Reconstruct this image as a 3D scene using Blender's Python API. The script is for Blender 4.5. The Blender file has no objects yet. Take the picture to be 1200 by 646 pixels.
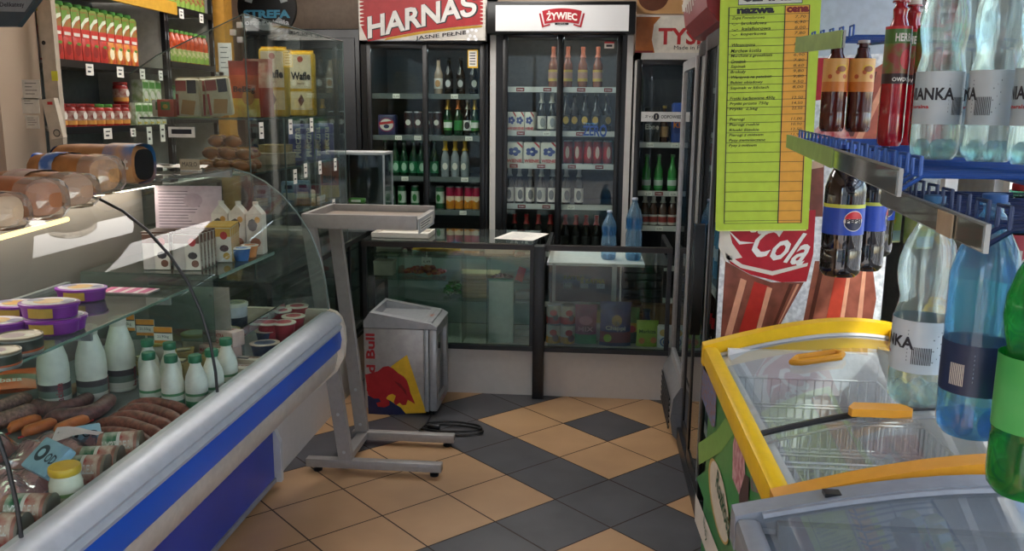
import bpy, bmesh, math, random
from mathutils import Vector, Matrix
RND = random.Random(11)
SC = bpy.context.scene
C = SC.collection
PI = math.pi
# ------------------------------------------------------------------ camera model (room frame: +Y into the shop, floor z=0)
CAM_F, CAM_PITCH, CAM_ROLL, CAM_H, CAM_YAW = 1019.0, .187, -.009, 1.64, .0926

def ray(u, v):
    xx = (u-600)/CAM_F; yy = -(v-323)/CAM_F
    c, s = math.cos(CAM_ROLL), math.sin(CAM_ROLL)
    X = xx*c+yy*s; up = -xx*s+yy*c
    cp, sp = math.cos(CAM_PITCH), math.sin(CAM_PITCH)
    x, y, z = X, cp+up*sp, -sp+up*cp
    c, s = math.cos(CAM_YAW), math.sin(CAM_YAW)
    return Vector((x*c-y*s, x*s+y*c, z))
O = Vector((0, 0, CAM_H))
def ZP(u, v, z): r = ray(u, v); return O+r*((z-CAM_H)/r.z)
def YP(u, v, y): r = ray(u, v); return O+r*(y/r.y)
def XP(u, v, x): r = ray(u, v); return O+r*(x/r.x)

# ------------------------------------------------------------------ materials
def lin(h):
    if not isinstance(h, str): return tuple(h)[:3]
    h = h.lstrip('#'); o = []
    for i in (0, 2, 4):
        c = int(h[i:i+2], 16)/255
        o.append(c/12.92 if c <= .04045 else ((c+.055)/1.055)**2.4)
    return tuple(o)
MATS = {}
def mat(col, rough=.5, metal=0., var=.06, scale=30., coat=0., bump=0., emit=0., alt=None, spec=.5):
    """procedural principled: colour gently mottled by noise, optional bump"""
    key = (str(col), rough, metal, var, scale, coat, bump, emit, str(alt), spec)
    if key in MATS: return MATS[key]
    m = bpy.data.materials.new('surface'); m.use_nodes = True
    nt = m.node_tree; N = nt.nodes; L = nt.links
    b = N['Principled BSDF']; c = lin(col)
    b.inputs['Roughness'].default_value = rough; b.inputs['Metallic'].default_value = metal
    b.inputs['Coat Weight'].default_value = coat
    b.inputs['Specular IOR Level'].default_value = spec
    tc = N.new('ShaderNodeTexCoord'); nz = N.new('ShaderNodeTexNoise')
    nz.inputs['Scale'].default_value = scale; nz.inputs['Detail'].default_value = 3
    L.new(tc.outputs['Object'], nz.inputs['Vector'])
    rp = N.new('ShaderNodeValToRGB'); e = rp.color_ramp.elements
    c2 = lin(alt) if alt else tuple(min(1, x*(1+var)+.002) for x in c)
    c1 = c if alt else tuple(x*(1-var) for x in c)
    e[0].position = .38; e[1].position = .62
    e[0].color = (*c1, 1); e[1].color = (*c2, 1)
    L.new(nz.outputs['Fac'], rp.inputs['Fac']); L.new(rp.outputs['Color'], b.inputs['Base Color'])
    if bump:
        bp = N.new('ShaderNodeBump'); bp.inputs['Strength'].default_value = bump; bp.inputs['Distance'].default_value = .004
        L.new(nz.outputs['Fac'], bp.inputs['Height']); L.new(bp.outputs['Normal'], b.inputs['Normal'])
    if emit:
        b.inputs['Emission Color'].default_value = (*c, 1); b.inputs['Emission Strength'].default_value = emit
    MATS[key] = m; return m
def schlick(N, L, f0=.045):
    """reflectance of a thin pane seen from either side"""
    lw = N.new('ShaderNodeLayerWeight'); lw.inputs['Blend'].default_value = .5
    pw = N.new('ShaderNodeMath'); pw.operation = 'POWER'; pw.inputs[1].default_value = 4.5; L.new(lw.outputs['Facing'], pw.inputs[0])
    ma = N.new('ShaderNodeMath'); ma.operation = 'MULTIPLY_ADD'; ma.inputs[1].default_value = 1-f0; ma.inputs[2].default_value = f0; L.new(pw.outputs[0], ma.inputs[0])
    return ma
def clear(tint='#f2f8f6', gloss=1.0, rough=.02, haze=0., hazecol='#dfe6e4'):
    """thin pane: tinted see-through with a fresnel reflection, optional faint dirt film"""
    key = ('clear', tint, gloss, rough, haze, hazecol)
    if key in MATS: return MATS[key]
    m = bpy.data.materials.new('pane'); m.use_nodes = True
    nt = m.node_tree; N = nt.nodes; L = nt.links; N.clear()
    out = N.new('ShaderNodeOutputMaterial'); tr = N.new('ShaderNodeBsdfTransparent'); gl = N.new('ShaderNodeBsdfGlossy')
    tr.inputs['Color'].default_value = (*lin(tint), 1); gl.inputs['Roughness'].default_value = rough
    fr = schlick(N, L)
    mu = N.new('ShaderNodeMath'); mu.operation = 'MULTIPLY'; mu.inputs[1].default_value = gloss
    L.new(fr.outputs[0], mu.inputs[0])
    mx = N.new('ShaderNodeMixShader'); L.new(mu.outputs[0], mx.inputs['Fac'])
    base = tr
    if haze:
        df = N.new('ShaderNodeBsdfDiffuse'); df.inputs['Color'].default_value = (*lin(hazecol), 1)
        tc = N.new('ShaderNodeTexCoord'); nz = N.new('ShaderNodeTexNoise'); nz.inputs['Scale'].default_value = 5; nz.inputs['Detail'].default_value = 5
        L.new(tc.outputs['Object'], nz.inputs['Vector'])
        m3 = N.new('ShaderNodeMath'); m3.operation = 'MULTIPLY'; m3.inputs[1].default_value = haze*2
        L.new(nz.outputs['Fac'], m3.inputs[0])
        m2 = N.new('ShaderNodeMixShader'); L.new(m3.outputs[0], m2.inputs['Fac'])
        L.new(tr.outputs[0], m2.inputs[1]); L.new(df.outputs[0], m2.inputs[2]); base = m2
    L.new(base.outputs[0], mx.inputs[1]); L.new(gl.outputs[0], mx.inputs[2]); L.new(mx.outputs[0], out.inputs['Surface'])
    MATS[key] = m; return m
def liquid(tint, mixf=.5, ior=1.3, rough=.03, body=.0):
    """clear plastic or glass filled with drink: part real refraction, part tinted see-through"""
    key = ('liquid', tint, mixf, ior, rough, body)
    if key in MATS: return MATS[key]
    m = bpy.data.materials.new('bottle_plastic'); m.use_nodes = True
    nt = m.node_tree; N = nt.nodes; L = nt.links; N.clear()
    out = N.new('ShaderNodeOutputMaterial'); tr = N.new('ShaderNodeBsdfTransparent'); gl = N.new('ShaderNodeBsdfGlass'); gg = N.new('ShaderNodeBsdfGlossy')
    c = (*lin(tint), 1)
    tr.inputs['Color'].default_value = c; gl.inputs['Color'].default_value = c
    gl.inputs['Roughness'].default_value = rough; gl.inputs['IOR'].default_value = ior; gg.inputs['Roughness'].default_value = .08
    tc = N.new('ShaderNodeTexCoord'); nz = N.new('ShaderNodeTexNoise'); nz.inputs['Scale'].default_value = 22
    L.new(tc.outputs['Object'], nz.inputs['Vector'])
    bp = N.new('ShaderNodeBump'); bp.inputs['Strength'].default_value = .25; bp.inputs['Distance'].default_value = .006
    L.new(nz.outputs['Fac'], bp.inputs['Height']); L.new(bp.outputs['Normal'], gl.inputs['Normal']); L.new(bp.outputs['Normal'], gg.inputs['Normal'])
    mx = N.new('ShaderNodeMixShader'); mx.inputs['Fac'].default_value = mixf
    L.new(tr.outputs[0], mx.inputs[1]); L.new(gl.outputs[0], mx.inputs[2])
    fr = schlick(N, L)
    m2 = N.new('ShaderNodeMixShader'); L.new(fr.outputs[0], m2.inputs['Fac']); base = mx
    if body:                                                     # pale diffuse share mixed in to stand for light caught by the bottle
        df = N.new('ShaderNodeBsdfDiffuse'); df.inputs['Color'].default_value = c; tl_ = N.new('ShaderNodeBsdfTranslucent'); tl_.inputs['Color'].default_value = c
        m4 = N.new('ShaderNodeMixShader'); m4.inputs['Fac'].default_value = .6; L.new(df.outputs[0], m4.inputs[1]); L.new(tl_.outputs[0], m4.inputs[2])
        m3 = N.new('ShaderNodeMixShader'); m3.inputs['Fac'].default_value = body; L.new(mx.outputs[0], m3.inputs[1]); L.new(m4.outputs[0], m3.inputs[2]); base = m3
    L.new(base.outputs[0], m2.inputs[1]); L.new(gg.outputs[0], m2.inputs[2])
    L.new(m2.outputs[0], out.inputs['Surface'])
    MATS[key] = m; return m
WHITE = mat('#e8e6e2', .45, var=.015); OFFW = mat('#d8d2c8', .5, var=.02); CREAM = mat('#cdbfae', .5); BLACK = mat('#0c0d0f', .35); DARK = mat('#1a1c20', .4)
GREY = mat('#8b8d90', .4); ALU = mat('#a9abad', .35, .5); STEEL = mat('#b4b6b8', .28, .8); LGREY = mat('#bcbcbc', .45, var=.02); SILVER = mat('#a7a8aa', .35, .35)
RED = mat('#b81e25', .4); DRED = mat('#7c161b', .45); YEL = mat('#e2b41e', .4); ORANGE = mat('#e07c1e', .45); GREEN = mat('#2c7a35', .45)
LGREEN = mat('#7fb24a', .5); BLUE = mat('#1d56b4', .4); LBLUE = mat('#5aa2dc', .4); NAVY = mat('#14204c', .4); PURPLE = mat('#6e2a86', .4)
BROWN = mat('#5a3019', .5); TAN = mat('#b98a58', .6); PINK = mat('#d79aa8', .5); PAPER = mat('#e9e5dc', .7); INK = mat('#22222a', .6)
GLASS = clear(); GLASSG = clear('#eaf3ef', 1.0, .02); GOLD = mat('#b8923a', .35, .6); WOODB = mat('#8f7650', .6)

# ------------------------------------------------------------------ mesh builder
TXT = {}
def text_data(s, bold=.0):
    k = (s, bold)
    if k in TXT: return TXT[k]
    cu = bpy.data.curves.new('t', 'FONT'); cu.body = s; cu.size = 1; cu.resolution_u = 2; cu.offset = bold
    ob = bpy.data.objects.new('t', cu); C.objects.link(ob)
    bpy.context.view_layer.update()
    me = bpy.data.meshes.new_from_object(ob.evaluated_get(bpy.context.evaluated_depsgraph_get()))
    vs = [(v.co.x, v.co.y) for v in me.vertices]; fs = [tuple(p.vertices) for p in me.polygons]
    bpy.data.objects.remove(ob); bpy.data.curves.remove(cu); bpy.data.meshes.remove(me)
    x0 = min(v[0] for v in vs); x1 = max(v[0] for v in vs); y0 = min(v[1] for v in vs); y1 = max(v[1] for v in vs)
    r = ([((v[0]-x0)/(x1-x0), (v[1]-y0)/(y1-y0)) for v in vs], fs, (x1-x0)/max(y1-y0, 1e-6))
    TXT[k] = r; return r
def frame(o, xd, yd):
    """4x4 that maps local x,y (and z out of the plane) to a plane at o"""
    x = Vector(xd).normalized(); y = Vector(yd); y = (y-x*y.dot(x)).normalized(); z = x.cross(y)
    m = Matrix.Identity(4)
    for i in range(3): m[i][0], m[i][1], m[i][2], m[i][3] = x[i], y[i], z[i], o[i]
    return m
class MB:
    def __init__(s): s.v, s.f, s.m, s.sm, s.mats = [], [], [], [], []
    def mi(s, m):
        if m not in s.mats: s.mats.append(m)
        return s.mats.index(m)
    def add(s, vs, fs, m, smooth=False, T=None):
        b = len(s.v)
        s.v += [tuple(T @ Vector(v)) if T else tuple(v) for v in vs]
        k = s.mi(m) if not isinstance(m, (list, tuple)) else None
        for i, f in enumerate(fs):
            s.f.append([b+j for j in f]); s.m.append(k if k is not None else s.mi(m[i])); s.sm.append(smooth)
        return s
    def box(s, lo, hi, m, bev=0., T=None):
        x0, y0, z0 = [min(a, b) for a, b in zip(lo, hi)]; x1, y1, z1 = [max(a, b) for a, b in zip(lo, hi)]
        if bev > 0:
            bev = min(bev, (x1-x0)*.45, (y1-y0)*.45, (z1-z0)*.45)
            bm = bmesh.new(); bmesh.ops.create_cube(bm, size=1)
            for v in bm.verts:
                v.co = Vector(((x0+x1)/2+v.co.x*(x1-x0), (y0+y1)/2+v.co.y*(y1-y0), (z0+z1)/2+v.co.z*(z1-z0)))
            bmesh.ops.bevel(bm, geom=bm.edges[:], offset=bev, segments=2, affect='EDGES', profile=.5)
            bm.verts.index_update()
            s.add([v.co.copy() for v in bm.verts], [[v.index for v in f.verts] for f in bm.faces], m, True, T); bm.free(); return s
        vs = [(x0,y0,z0),(x1,y0,z0),(x1,y1,z0),(x0,y1,z0),(x0,y0,z1),(x1,y0,z1),(x1,y1,z1),(x0,y1,z1)]
        return s.add(vs, [(0,3,2,1),(4,5,6,7),(0,1,5,4),(1,2,6,5),(2,3,7,6),(3,0,4,7)], m, False, T)
    def lathe(s, prof, m, seg=16, T=None, lobes=0, cap=True, squash=1., smooth=True):
        """prof: [(r, z)], m: one material or one per segment; lobes>0: petal base on the rings with negative r flag"""
        vs, fs, ms = [], [], []
        for (r, z) in prof:
            for k in range(seg):
                a = 2*PI*k/seg; rr = r
                vs.append((rr*math.cos(a), rr*math.sin(a)*squash, z))
        for i in range(len(prof)-1):
            for k in range(seg):
                k2 = (k+1) % seg
                fs.append((i*seg+k, i*seg+k2, (i+1)*seg+k2, (i+1)*seg+k))
                ms.append(m[i] if isinstance(m, (list, tuple)) else m)
        if cap:
            fs.append(tuple(range(seg-1, -1, -1))); ms.append(m[0] if isinstance(m, (list, tuple)) else m)
            n = (len(prof)-1)*seg
            fs.append(tuple(range(n, n+seg))); ms.append(m[-1] if isinstance(m, (list, tuple)) else m)
        return s.add(vs, fs, ms, smooth, T)
    def tube(s, pts, r, m, seg=6, closed=False, T=None, rs=None):
        pts = [Vector(p) for p in pts]; n = len(pts); vs, fs = [], []
        up = None
        for i, p in enumerate(pts):
            if closed: d = pts[(i+1) % n]-pts[i-1]
            else: d = pts[min(i+1, n-1)]-pts[max(i-1, 0)]
            d.normalize()
            if up is None: up = Vector((0,0,1)) if abs(d.z) < .9 else Vector((1,0,0))
            a = d.cross(up); a.normalize(); b = a.cross(d); b.normalize(); up = b
            q = rs[i] if rs else r
            for k in range(seg):
                t = 2*PI*k/seg; vs.append(p+(a*math.cos(t)+b*math.sin(t))*q)
        for i in range(n if closed else n-1):
            j = (i+1) % n
            for k in range(seg):
                k2 = (k+1) % seg; fs.append((i*seg+k, i*seg+k2, j*seg+k2, j*seg+k))
        if not closed: fs += [tuple(range(seg-1,-1,-1)), tuple(range((n-1)*seg, n*seg))]
        return s.add(vs, fs, m, True, T)
    def bar(s, a, b, w, h, m, T=None, up=(0,0,1)):
        """rectangular bar from a to b, w across, h along up"""
        a, b = Vector(a), Vector(b); d = (b-a).normalized(); u = Vector(up)
        if abs(d.dot(u)) > .95: u = Vector((0,1,0))
        x = d.cross(u).normalized(); y = x.cross(d).normalized(); vs = []
        for p in (a, b):
            for sx, sy in ((-1,-1),(1,-1),(1,1),(-1,1)): vs.append(p+x*(sx*w/2)+y*(sy*h/2))
        return s.add(vs, [(0,1,2,3),(7,6,5,4),(0,4,5,1),(1,5,6,2),(2,6,7,3),(3,7,4,0)], m, False, T)
    def prism(s, poly, d, m, T=None, caps=None, smooth=False):
        """2-D polygon (x,y) extruded from z=0 to z=d in frame T"""
        n = len(poly); vs = [(p[0], p[1], 0) for p in poly]+[(p[0], p[1], d) for p in poly]
        s.add(vs, [tuple(range(n-1,-1,-1)), tuple(range(n, 2*n))], caps or m, False, T)
        return s.add(vs, [(i, (i+1) % n, n+(i+1) % n, n+i) for i in range(n)], m, smooth, T)
    def poly(s, pts, m, T=None): return s.add(pts, [tuple(range(len(pts)))], m, False, T)
    def rect(s, x0, y0, x1, y1, m, T, z=0.): return s.add([(x0,y0,z),(x1,y0,z),(x1,y1,z),(x0,y1,z)], [(0,1,2,3)], m, False, T)
    def disc(s, cx, cy, rx, ry, m, T, z=0., n=24, a0=0., a1=2*PI, inner=0.):
        full = abs(a1-a0-2*PI) < 1e-6; k = n if full else n+1
        out = [(cx+rx*math.cos(a0+(a1-a0)*i/n), cy+ry*math.sin(a0+(a1-a0)*i/n), z) for i in range(k)]
        if inner <= 0: return s.add(out, [tuple(range(k))], m, False, T)
        inn = [(cx+rx*inner*math.cos(a0+(a1-a0)*i/n), cy+ry*inner*math.sin(a0+(a1-a0)*i/n), z) for i in range(k)]
        return s.add(out+inn, [(i, (i+1) % k, k+(i+1) % k, k+i) for i in range(n)], m, False, T)
    def text(s, t, w, h, m, T, x=0., y=0., z=0., bold=.0, shear=0., arch=0., center=True, fit='both', warp=None):
        vs, fs, asp = text_data(t, bold)
        if fit == 'h': w = h*asp
        out = []
        for (a, b) in vs:
            X = (a-.5 if center else a)*w; Y = (b-.5 if center else b)*h
            X += shear*Y
            if arch: Y += -arch*((a-.5)*2)**2*h
            if warp: X, Y = warp(X, Y)
            out.append((x+X, y+Y, z))
        return s.add(out, fs, m, False, T)
    def grid(s, fn, nu, nv, m, T=None, smooth=True):
        vs = [fn(i/nu, j/nv) for j in range(nv+1) for i in range(nu+1)]
        return s.add(vs, [(j*(nu+1)+i, j*(nu+1)+i+1, (j+1)*(nu+1)+i+1, (j+1)*(nu+1)+i) for j in range(nv) for i in range(nu)], m, smooth, T)
    def blob(s, rx, ry, rz, m, T=None, nu=12, nv=8, jit=0., flat=None):
        def fn(a, b):
            th = 2*PI*a; ph = PI*(b-.5); x, y, z = math.cos(th)*math.cos(ph), math.sin(th)*math.cos(ph), math.sin(ph)
            k = 1+jit*math.sin(5*x+3*y+4*z+rx*100)
            z2 = max(z, flat) if flat is not None else z
            return (x*rx*k, y*ry*k, z2*rz*k)
        return s.grid(fn, nu, nv, m, T)
    def build(s, name, parent=None, world=False):
        me = bpy.data.meshes.new(name); off = Vector((0,0,0))
        if world and parent is not None:
            p = parent
            while p is not None: off += p.location; p = p.parent
        me.from_pydata([tuple(Vector(v)-off) for v in s.v], [], s.f)
        for m in s.mats: me.materials.append(m)
        me.polygons.foreach_set('material_index', s.m); me.polygons.foreach_set('use_smooth', s.sm)
        me.update()
        if any(s.sm):
            try: me.set_sharp_from_angle(angle=math.radians(40))
            except Exception: pass
        o = bpy.data.objects.new(name, me); C.objects.link(o)
        if parent is not None: o.parent = parent
        return o
# ------------------------------------------------------------------ naming
def tag(o, label, cat, group=None):
    o['label'] = label; o['category'] = cat
    if group: o['group'] = group
    elif 'group' in o: del o['group']
    return o
def thing(name, label, cat, loc=(0,0,0), rot=(0,0,0), group=None):
    o = bpy.data.objects.new(name, None); o.empty_display_size = .05; C.objects.link(o)
    o.location = loc; o.rotation_euler = rot
    return tag(o, label, cat, group)
def struct(mb, name):
    o = mb.build(name); o['kind'] = 'structure'; return o
def dup(root, loc, rot, label, group=None, scale=None):
    r = root.copy(); C.objects.link(r); r.location = loc; r.rotation_euler = rot
    if scale: r.scale = scale
    r['label'] = label
    if group: r['group'] = group
    for ch in list(root.children):
        c = ch.copy(); C.objects.link(c); c.parent = r
        for g in list(ch.children):
            d = g.copy(); C.objects.link(d); d.parent = c
    return r
class Proto:
    """first placement moves the thing itself, later ones copy it with its parts"""
    def __init__(s, fn): s.fn, s.o = fn, None
    def put(s, loc, label, group=None, rot=(0,0,0), scale=None):
        if s.o is None:
            s.o = s.fn(); o = s.o; o.location = loc; o.rotation_euler = rot; o['label'] = label
            if group: o['group'] = group
            if scale: o.scale = scale
            return o
        return dup(s.o, loc, rot, label, group, scale or (1,1,1))
ORD = ['first','second','third','fourth','fifth','sixth','seventh','eighth','ninth','tenth','eleventh','twelfth','thirteenth','fourteenth','fifteenth','sixteenth','seventeenth','eighteenth']
# ================================================================== SETTING
TILE = .33; T0 = Vector((-.363, 4.665)); DA = Vector((math.sqrt(.5), -math.sqrt(.5)))*TILE; DB = Vector((math.sqrt(.5), math.sqrt(.5)))*TILE
tl = mat('#b58f68', .38, var=.07, scale=3, bump=.02); td = mat('#47464a', .42, var=.12, scale=4, bump=.02); gr = mat('#3d2f26', .8)
fl = MB(); fl.box((-3, -1.4, -.1), (2.2, 7, -.0025), gr)
def clip(poly, f):
    out = []
    for i in range(len(poly)):
        a, b = poly[i], poly[(i+1) % len(poly)]; fa, fb = f(a), f(b)
        if fa >= 0: out.append(a)
        if fa*fb < 0: t = fa/(fa-fb); out.append(a+(b-a)*t)
    return out
for i in range(-24, 26):
    for j in range(-24, 24):
        p = [T0+DA*(i+a)+DB*(j+b) for a, b in ((.01,.01),(.01,.99),(.99,.99),(.99,.01))]
        for f in (lambda q: q.x+3, lambda q: 2.2-q.x, lambda q: q.y+1.4, lambda q: 7-q.y):
            p = clip(p, f)
            if len(p) < 3: break
        if len(p) < 3: continue
        dk = (i % 4 == 3 and i > -6) or (j == -2) or (j == 2) or (i == 1 and j == 0)
        fl.add([(q.x, q.y, 0) for q in p][::-1], [tuple(range(len(p)))], td if dk else tl)
struct(fl, 'floor')
wl = mat('#b9a08a', .7, var=.05, scale=2)
b = MB(); b.box((-2.95, -1.4, 0), (-2.8, 7, 2.9), wl); struct(b, 'wall_left')
b = MB(); b.box((-2.8, 6.85, 0), (2.2, 7, 2.9), mat('#b3a08f', .75, var=.05)); struct(b, 'wall_back')
b = MB(); b.box((-2.95, -1.4, 2.9), (2.2, 7, 3.0), mat('#cfcac2', .8)); struct(b, 'ceiling')
# right wall: daylight window over the freezers
WX = 1.42
b = MB(); wr = mat('#c9cdd2', .7)
b.box((WX, -1.4, 0), (WX+.15, 3.25, .95), wr); b.box((WX, -1.4, 2.55), (WX+.15, 3.25, 2.9), wr)
b.box((WX, 3.25, 0), (WX+.15, 7, 2.9), wr); b.box((WX, -1.4, .95), (WX+.15, -.9, 2.55), wr); struct(b, 'wall_right')
b = MB()
for y in (-.9, .45, 1.85, 3.2): b.box((WX+.03, y, .95), (WX+.1, y+.05, 2.55), WHITE)
b.box((WX+.03, -.9, .95), (WX+.1, 3.25, 1.0), WHITE); b.box((WX+.03, -.9, 2.5), (WX+.1, 3.25, 2.55), WHITE)
win = struct(b, 'window_1')
b = MB(); b.box((WX+.06, -.9, .98), (WX+.066, 3.22, 2.52), clear('#f4f8fa', 1., .02, .25, '#f4f7fa')); b.build('pane', win)
# front of the shop, open doorway behind the photographer
b = MB(); fw = mat('#a99d90', .7)
b.box((-2.95, -1.4, 0), (-1.95, -1.25, 2.9), fw); b.box((-1.95, -1.4, 2.5), (WX, -1.25, 2.9), fw); b.box((1.15, -1.4, 0), (WX+.15, -1.25, 2.9), fw); struct(b, 'wall_front')
b = MB()
for x in (-1.95, -.95, 1.1): b.box((x, -1.36, 0), (x+.05, -1.29, 2.5), ALU)
b.box((-1.95, -1.36, 2.45), (1.15, -1.29, 2.5), ALU); struct(b, 'door_1')
# pier beside the shelving, mustard panel in the far corner
b = MB(); b.box((-2.8, 3.3, 0), (-2.345, 3.57, 2.9), wl); struct(b, 'wall_pier')
b = MB(); b.box((-2.8, 5.3, 0), (-2.265, 5.42, 2.9), mat('#a9792a', .5, var=.08)); struct(b, 'trim_1')
# outside
b = MB(); b.box((-30, -30, -.2), (30, -1.4, -.1), mat('#a39b92', .9, scale=2)); struct(b, 'ground')
b = MB(); b.box((2.2, -1.4, -.2), (30, 30, -.1), mat('#a39b92', .9, scale=2)); struct(b, 'ground')
b = MB(); b.box((-9, -14.3, -.1), (12, -14, 7), mat('#cfc8bd', .8, scale=1)); 
for x in (-7, -4, 3, 6.5): b.box((x, -14, 1), (x+1.4, -13.96, 3), mat('#4a5560', .2))
t = tag(b.build('house_front'), 'pale plastered house front across the street', 'building')

# ================================================================== WORLD, LIGHT, CAMERA
w = bpy.data.worlds.new('sky'); SC.world = w; w.use_nodes = True
N = w.node_tree.nodes; L = w.node_tree.links
sky = N.new('ShaderNodeTexSky'); sky.sky_type = 'NISHITA'; sky.sun_disc = False; sky.sun_elevation = math.radians(42); sky.sun_rotation = math.radians(150); sky.air_density = 1.; sky.dust_density = 1.5
L.new(sky.outputs[0], N['Background'].inputs[0]); N['Background'].inputs[1].default_value = .5
sun = bpy.data.lights.new('sun', 'SUN'); sun.energy = 4.5; sun.angle = math.radians(1); sun.color = (1, .93, .82)
so = bpy.data.objects.new('sun', sun); C.objects.link(so)
SUN_DIR = Vector((-.5, .4, -.75))         # through the side window, over the freezers
so.rotation_euler = SUN_DIR.to_track_quat('-Z', 'Y').to_euler()
lampm = mat('#fffaf4', .5, emit=5.0)
def ceiling_lamp(x, y, lab, ln=1.2, e=30):
    t = thing('ceiling_lamp', lab, 'lamp', (x, y, 2.9))
    b = MB(); b.box((-.3, -ln/2, -.06), (.3, ln/2, 0), WHITE, .01); b.build('housing', t)
    b = MB(); b.box((-.27, -ln/2+.03, -.066), (.27, ln/2-.03, -.0601), lampm); b.build('diffuser', t)
ceiling_lamp(-.5, 5.7, 'added ceiling lamp brightening the back counter and beer fridge fronts')  # unseen lamp added to brighten the counter interior and fridge fronts
ceiling_lamp(-1.3, 4.5, 'fluorescent ceiling lamp over the display counter')
ceiling_lamp(-2.15, 4.2, 'fluorescent ceiling lamp over the wall shelves of juice')
cam = bpy.data.cameras.new('camera'); co = bpy.data.objects.new('camera', cam); C.objects.link(co); SC.camera = co
cam.sensor_width = 36; cam.sensor_fit = 'HORIZONTAL'; cam.lens = CAM_F*36/1200; cam.clip_start = .02
cy, sy, cp, sp = math.cos(CAM_YAW), math.sin(CAM_YAW), math.cos(CAM_PITCH), math.sin(CAM_PITCH)
fwd = Vector((-sy*cp, cy*cp, -sp)); rt0 = Vector((cy, sy, 0)); up0 = rt0.cross(fwd)
c, s = math.cos(CAM_ROLL), math.sin(CAM_ROLL)
rt = rt0*c-up0*s; up = rt0*s+up0*c
M = Matrix.Identity(4)
for i in range(3): M[i][0], M[i][1], M[i][2], M[i][3] = rt[i], up[i], -fwd[i], O[i]
co.matrix_world = M
vs = SC.view_settings; vs.view_transform = 'Standard'; vs.look = 'None'; vs.gamma = 1; vs.use_curve_mapping = False; vs.exposure = 1.32
SC.cycles.transparent_max_bounces = 32; SC.cycles.max_bounces = 10; SC.cycles.transmission_bounces = 8; SC.cycles.caustics_reflective = False; SC.cycles.caustics_refractive = False
SC.cycles.sample_clamp_indirect = 6
# ================================================================== SHARED SMALL THINGS
def tagplate(b, T, w, h, bg=None, lines=2, txt=None):
    """small price ticket drawn on plane T, centred"""
    b.rect(-w/2, -h/2, w/2, h/2, bg or PAPER, T)
    if txt: b.text(txt, w*.7, h*.42, INK, T, z=.0008, y=-h*.12)
    else:
        for k in range(lines): b.rect(-w*.36, h*(.22-.3*k), w*(.3-.1*k), h*(.36-.3*k), INK, T, .0008)
FRONT = lambda x, y, z: frame((x, y, z), (1,0,0), (0,0,1))          # plane that faces the photographer
def make_bottle(name, label, cat, body, lab, cap, h=.26, r=.031, lab_z=(.16, .44), neck=.013, foil=None, lab2=None, badge=None, shoulder=.52):
    t = thing(name, label, cat)
    b = MB(); hz = h
    prof = [(r*.9, 0), (r, .008), (r, hz*shoulder), (r*.93, hz*(shoulder+.06)), (r*.62, hz*(shoulder+.15)), (neck, hz*(shoulder+.26)), (neck*.95, hz*.95)]
    b.lathe(prof, body, 12); b.build('body', t)
    b = MB(); z0, z1 = hz*lab_z[0], hz*lab_z[1]
    b.lathe([(r*1.02, z0), (r*1.02, z0+(z1-z0)*.25), (r*1.02, z0+(z1-z0)*.8), (r*1.02, z1)], [lab2 or lab, lab, lab2 or lab], 12, cap=False)
    if badge: b.disc(0, (z0+z1)/2, r*.6, (z1-z0)*.36, badge, frame((0, -r*1.04, 0), (1,0,0), (0,0,1)), n=12)
    b.build('label', t)
    b = MB(); b.lathe([(neck*1.15, hz*.93), (neck*1.2, hz), (neck*.8, hz*1.003)], cap, 10)
    if foil: b.lathe([(neck*1.75, hz*.74), (neck*1.08, hz*.82), (neck*1.08, hz*.94)], foil, 10, cap=False)
    b.build('cap', t); return t
def make_can(name, label, cat, bands, h=.167, r=.031, top=ALU, art=None):
    """bands: [(z fraction, material)...] upwards"""
    t = thing(name, label, cat); b = MB()
    zs = [0.] + [z for z, m in bands]; ms = [m for z, m in bands]; prof, mm = [(r*.86, 0)], []
    for i, m in enumerate(ms):
        if i == 0: prof.append((r, h*.05)); mm.append(ALU)
        prof.append((r, h*(.05+.9*zs[i+1]))); mm.append(m)
    b.lathe(prof, mm, 14)
    if art:
        for (m, a, z, rx, rz) in art: b.disc(r*math.sin(a), z*h, r*rx, h*rz, m, frame((0, -r*1.03*math.cos(a), 0), (1,0,0), (0,0,1)), n=12)
    b.build('body', t); b = MB(); b.lathe([(r, h*.95), (r*.88, h*.985), (r*.88, h), (r*.8, h)], top, 14); b.build('lid', t); return t
def row(p, us, v, y, z, kind, where, group, rot=0, dy=0.):
    for i, u in enumerate(us):
        x = YP(u, v, y).x
        p.put((x, y+dy*i, z+.0015), f"{ORD[i]} {kind} {where}" if len(us) > 1 else f"{kind} {where}", group, (0, 0, rot+RND.uniform(-.3, .3)))

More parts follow.
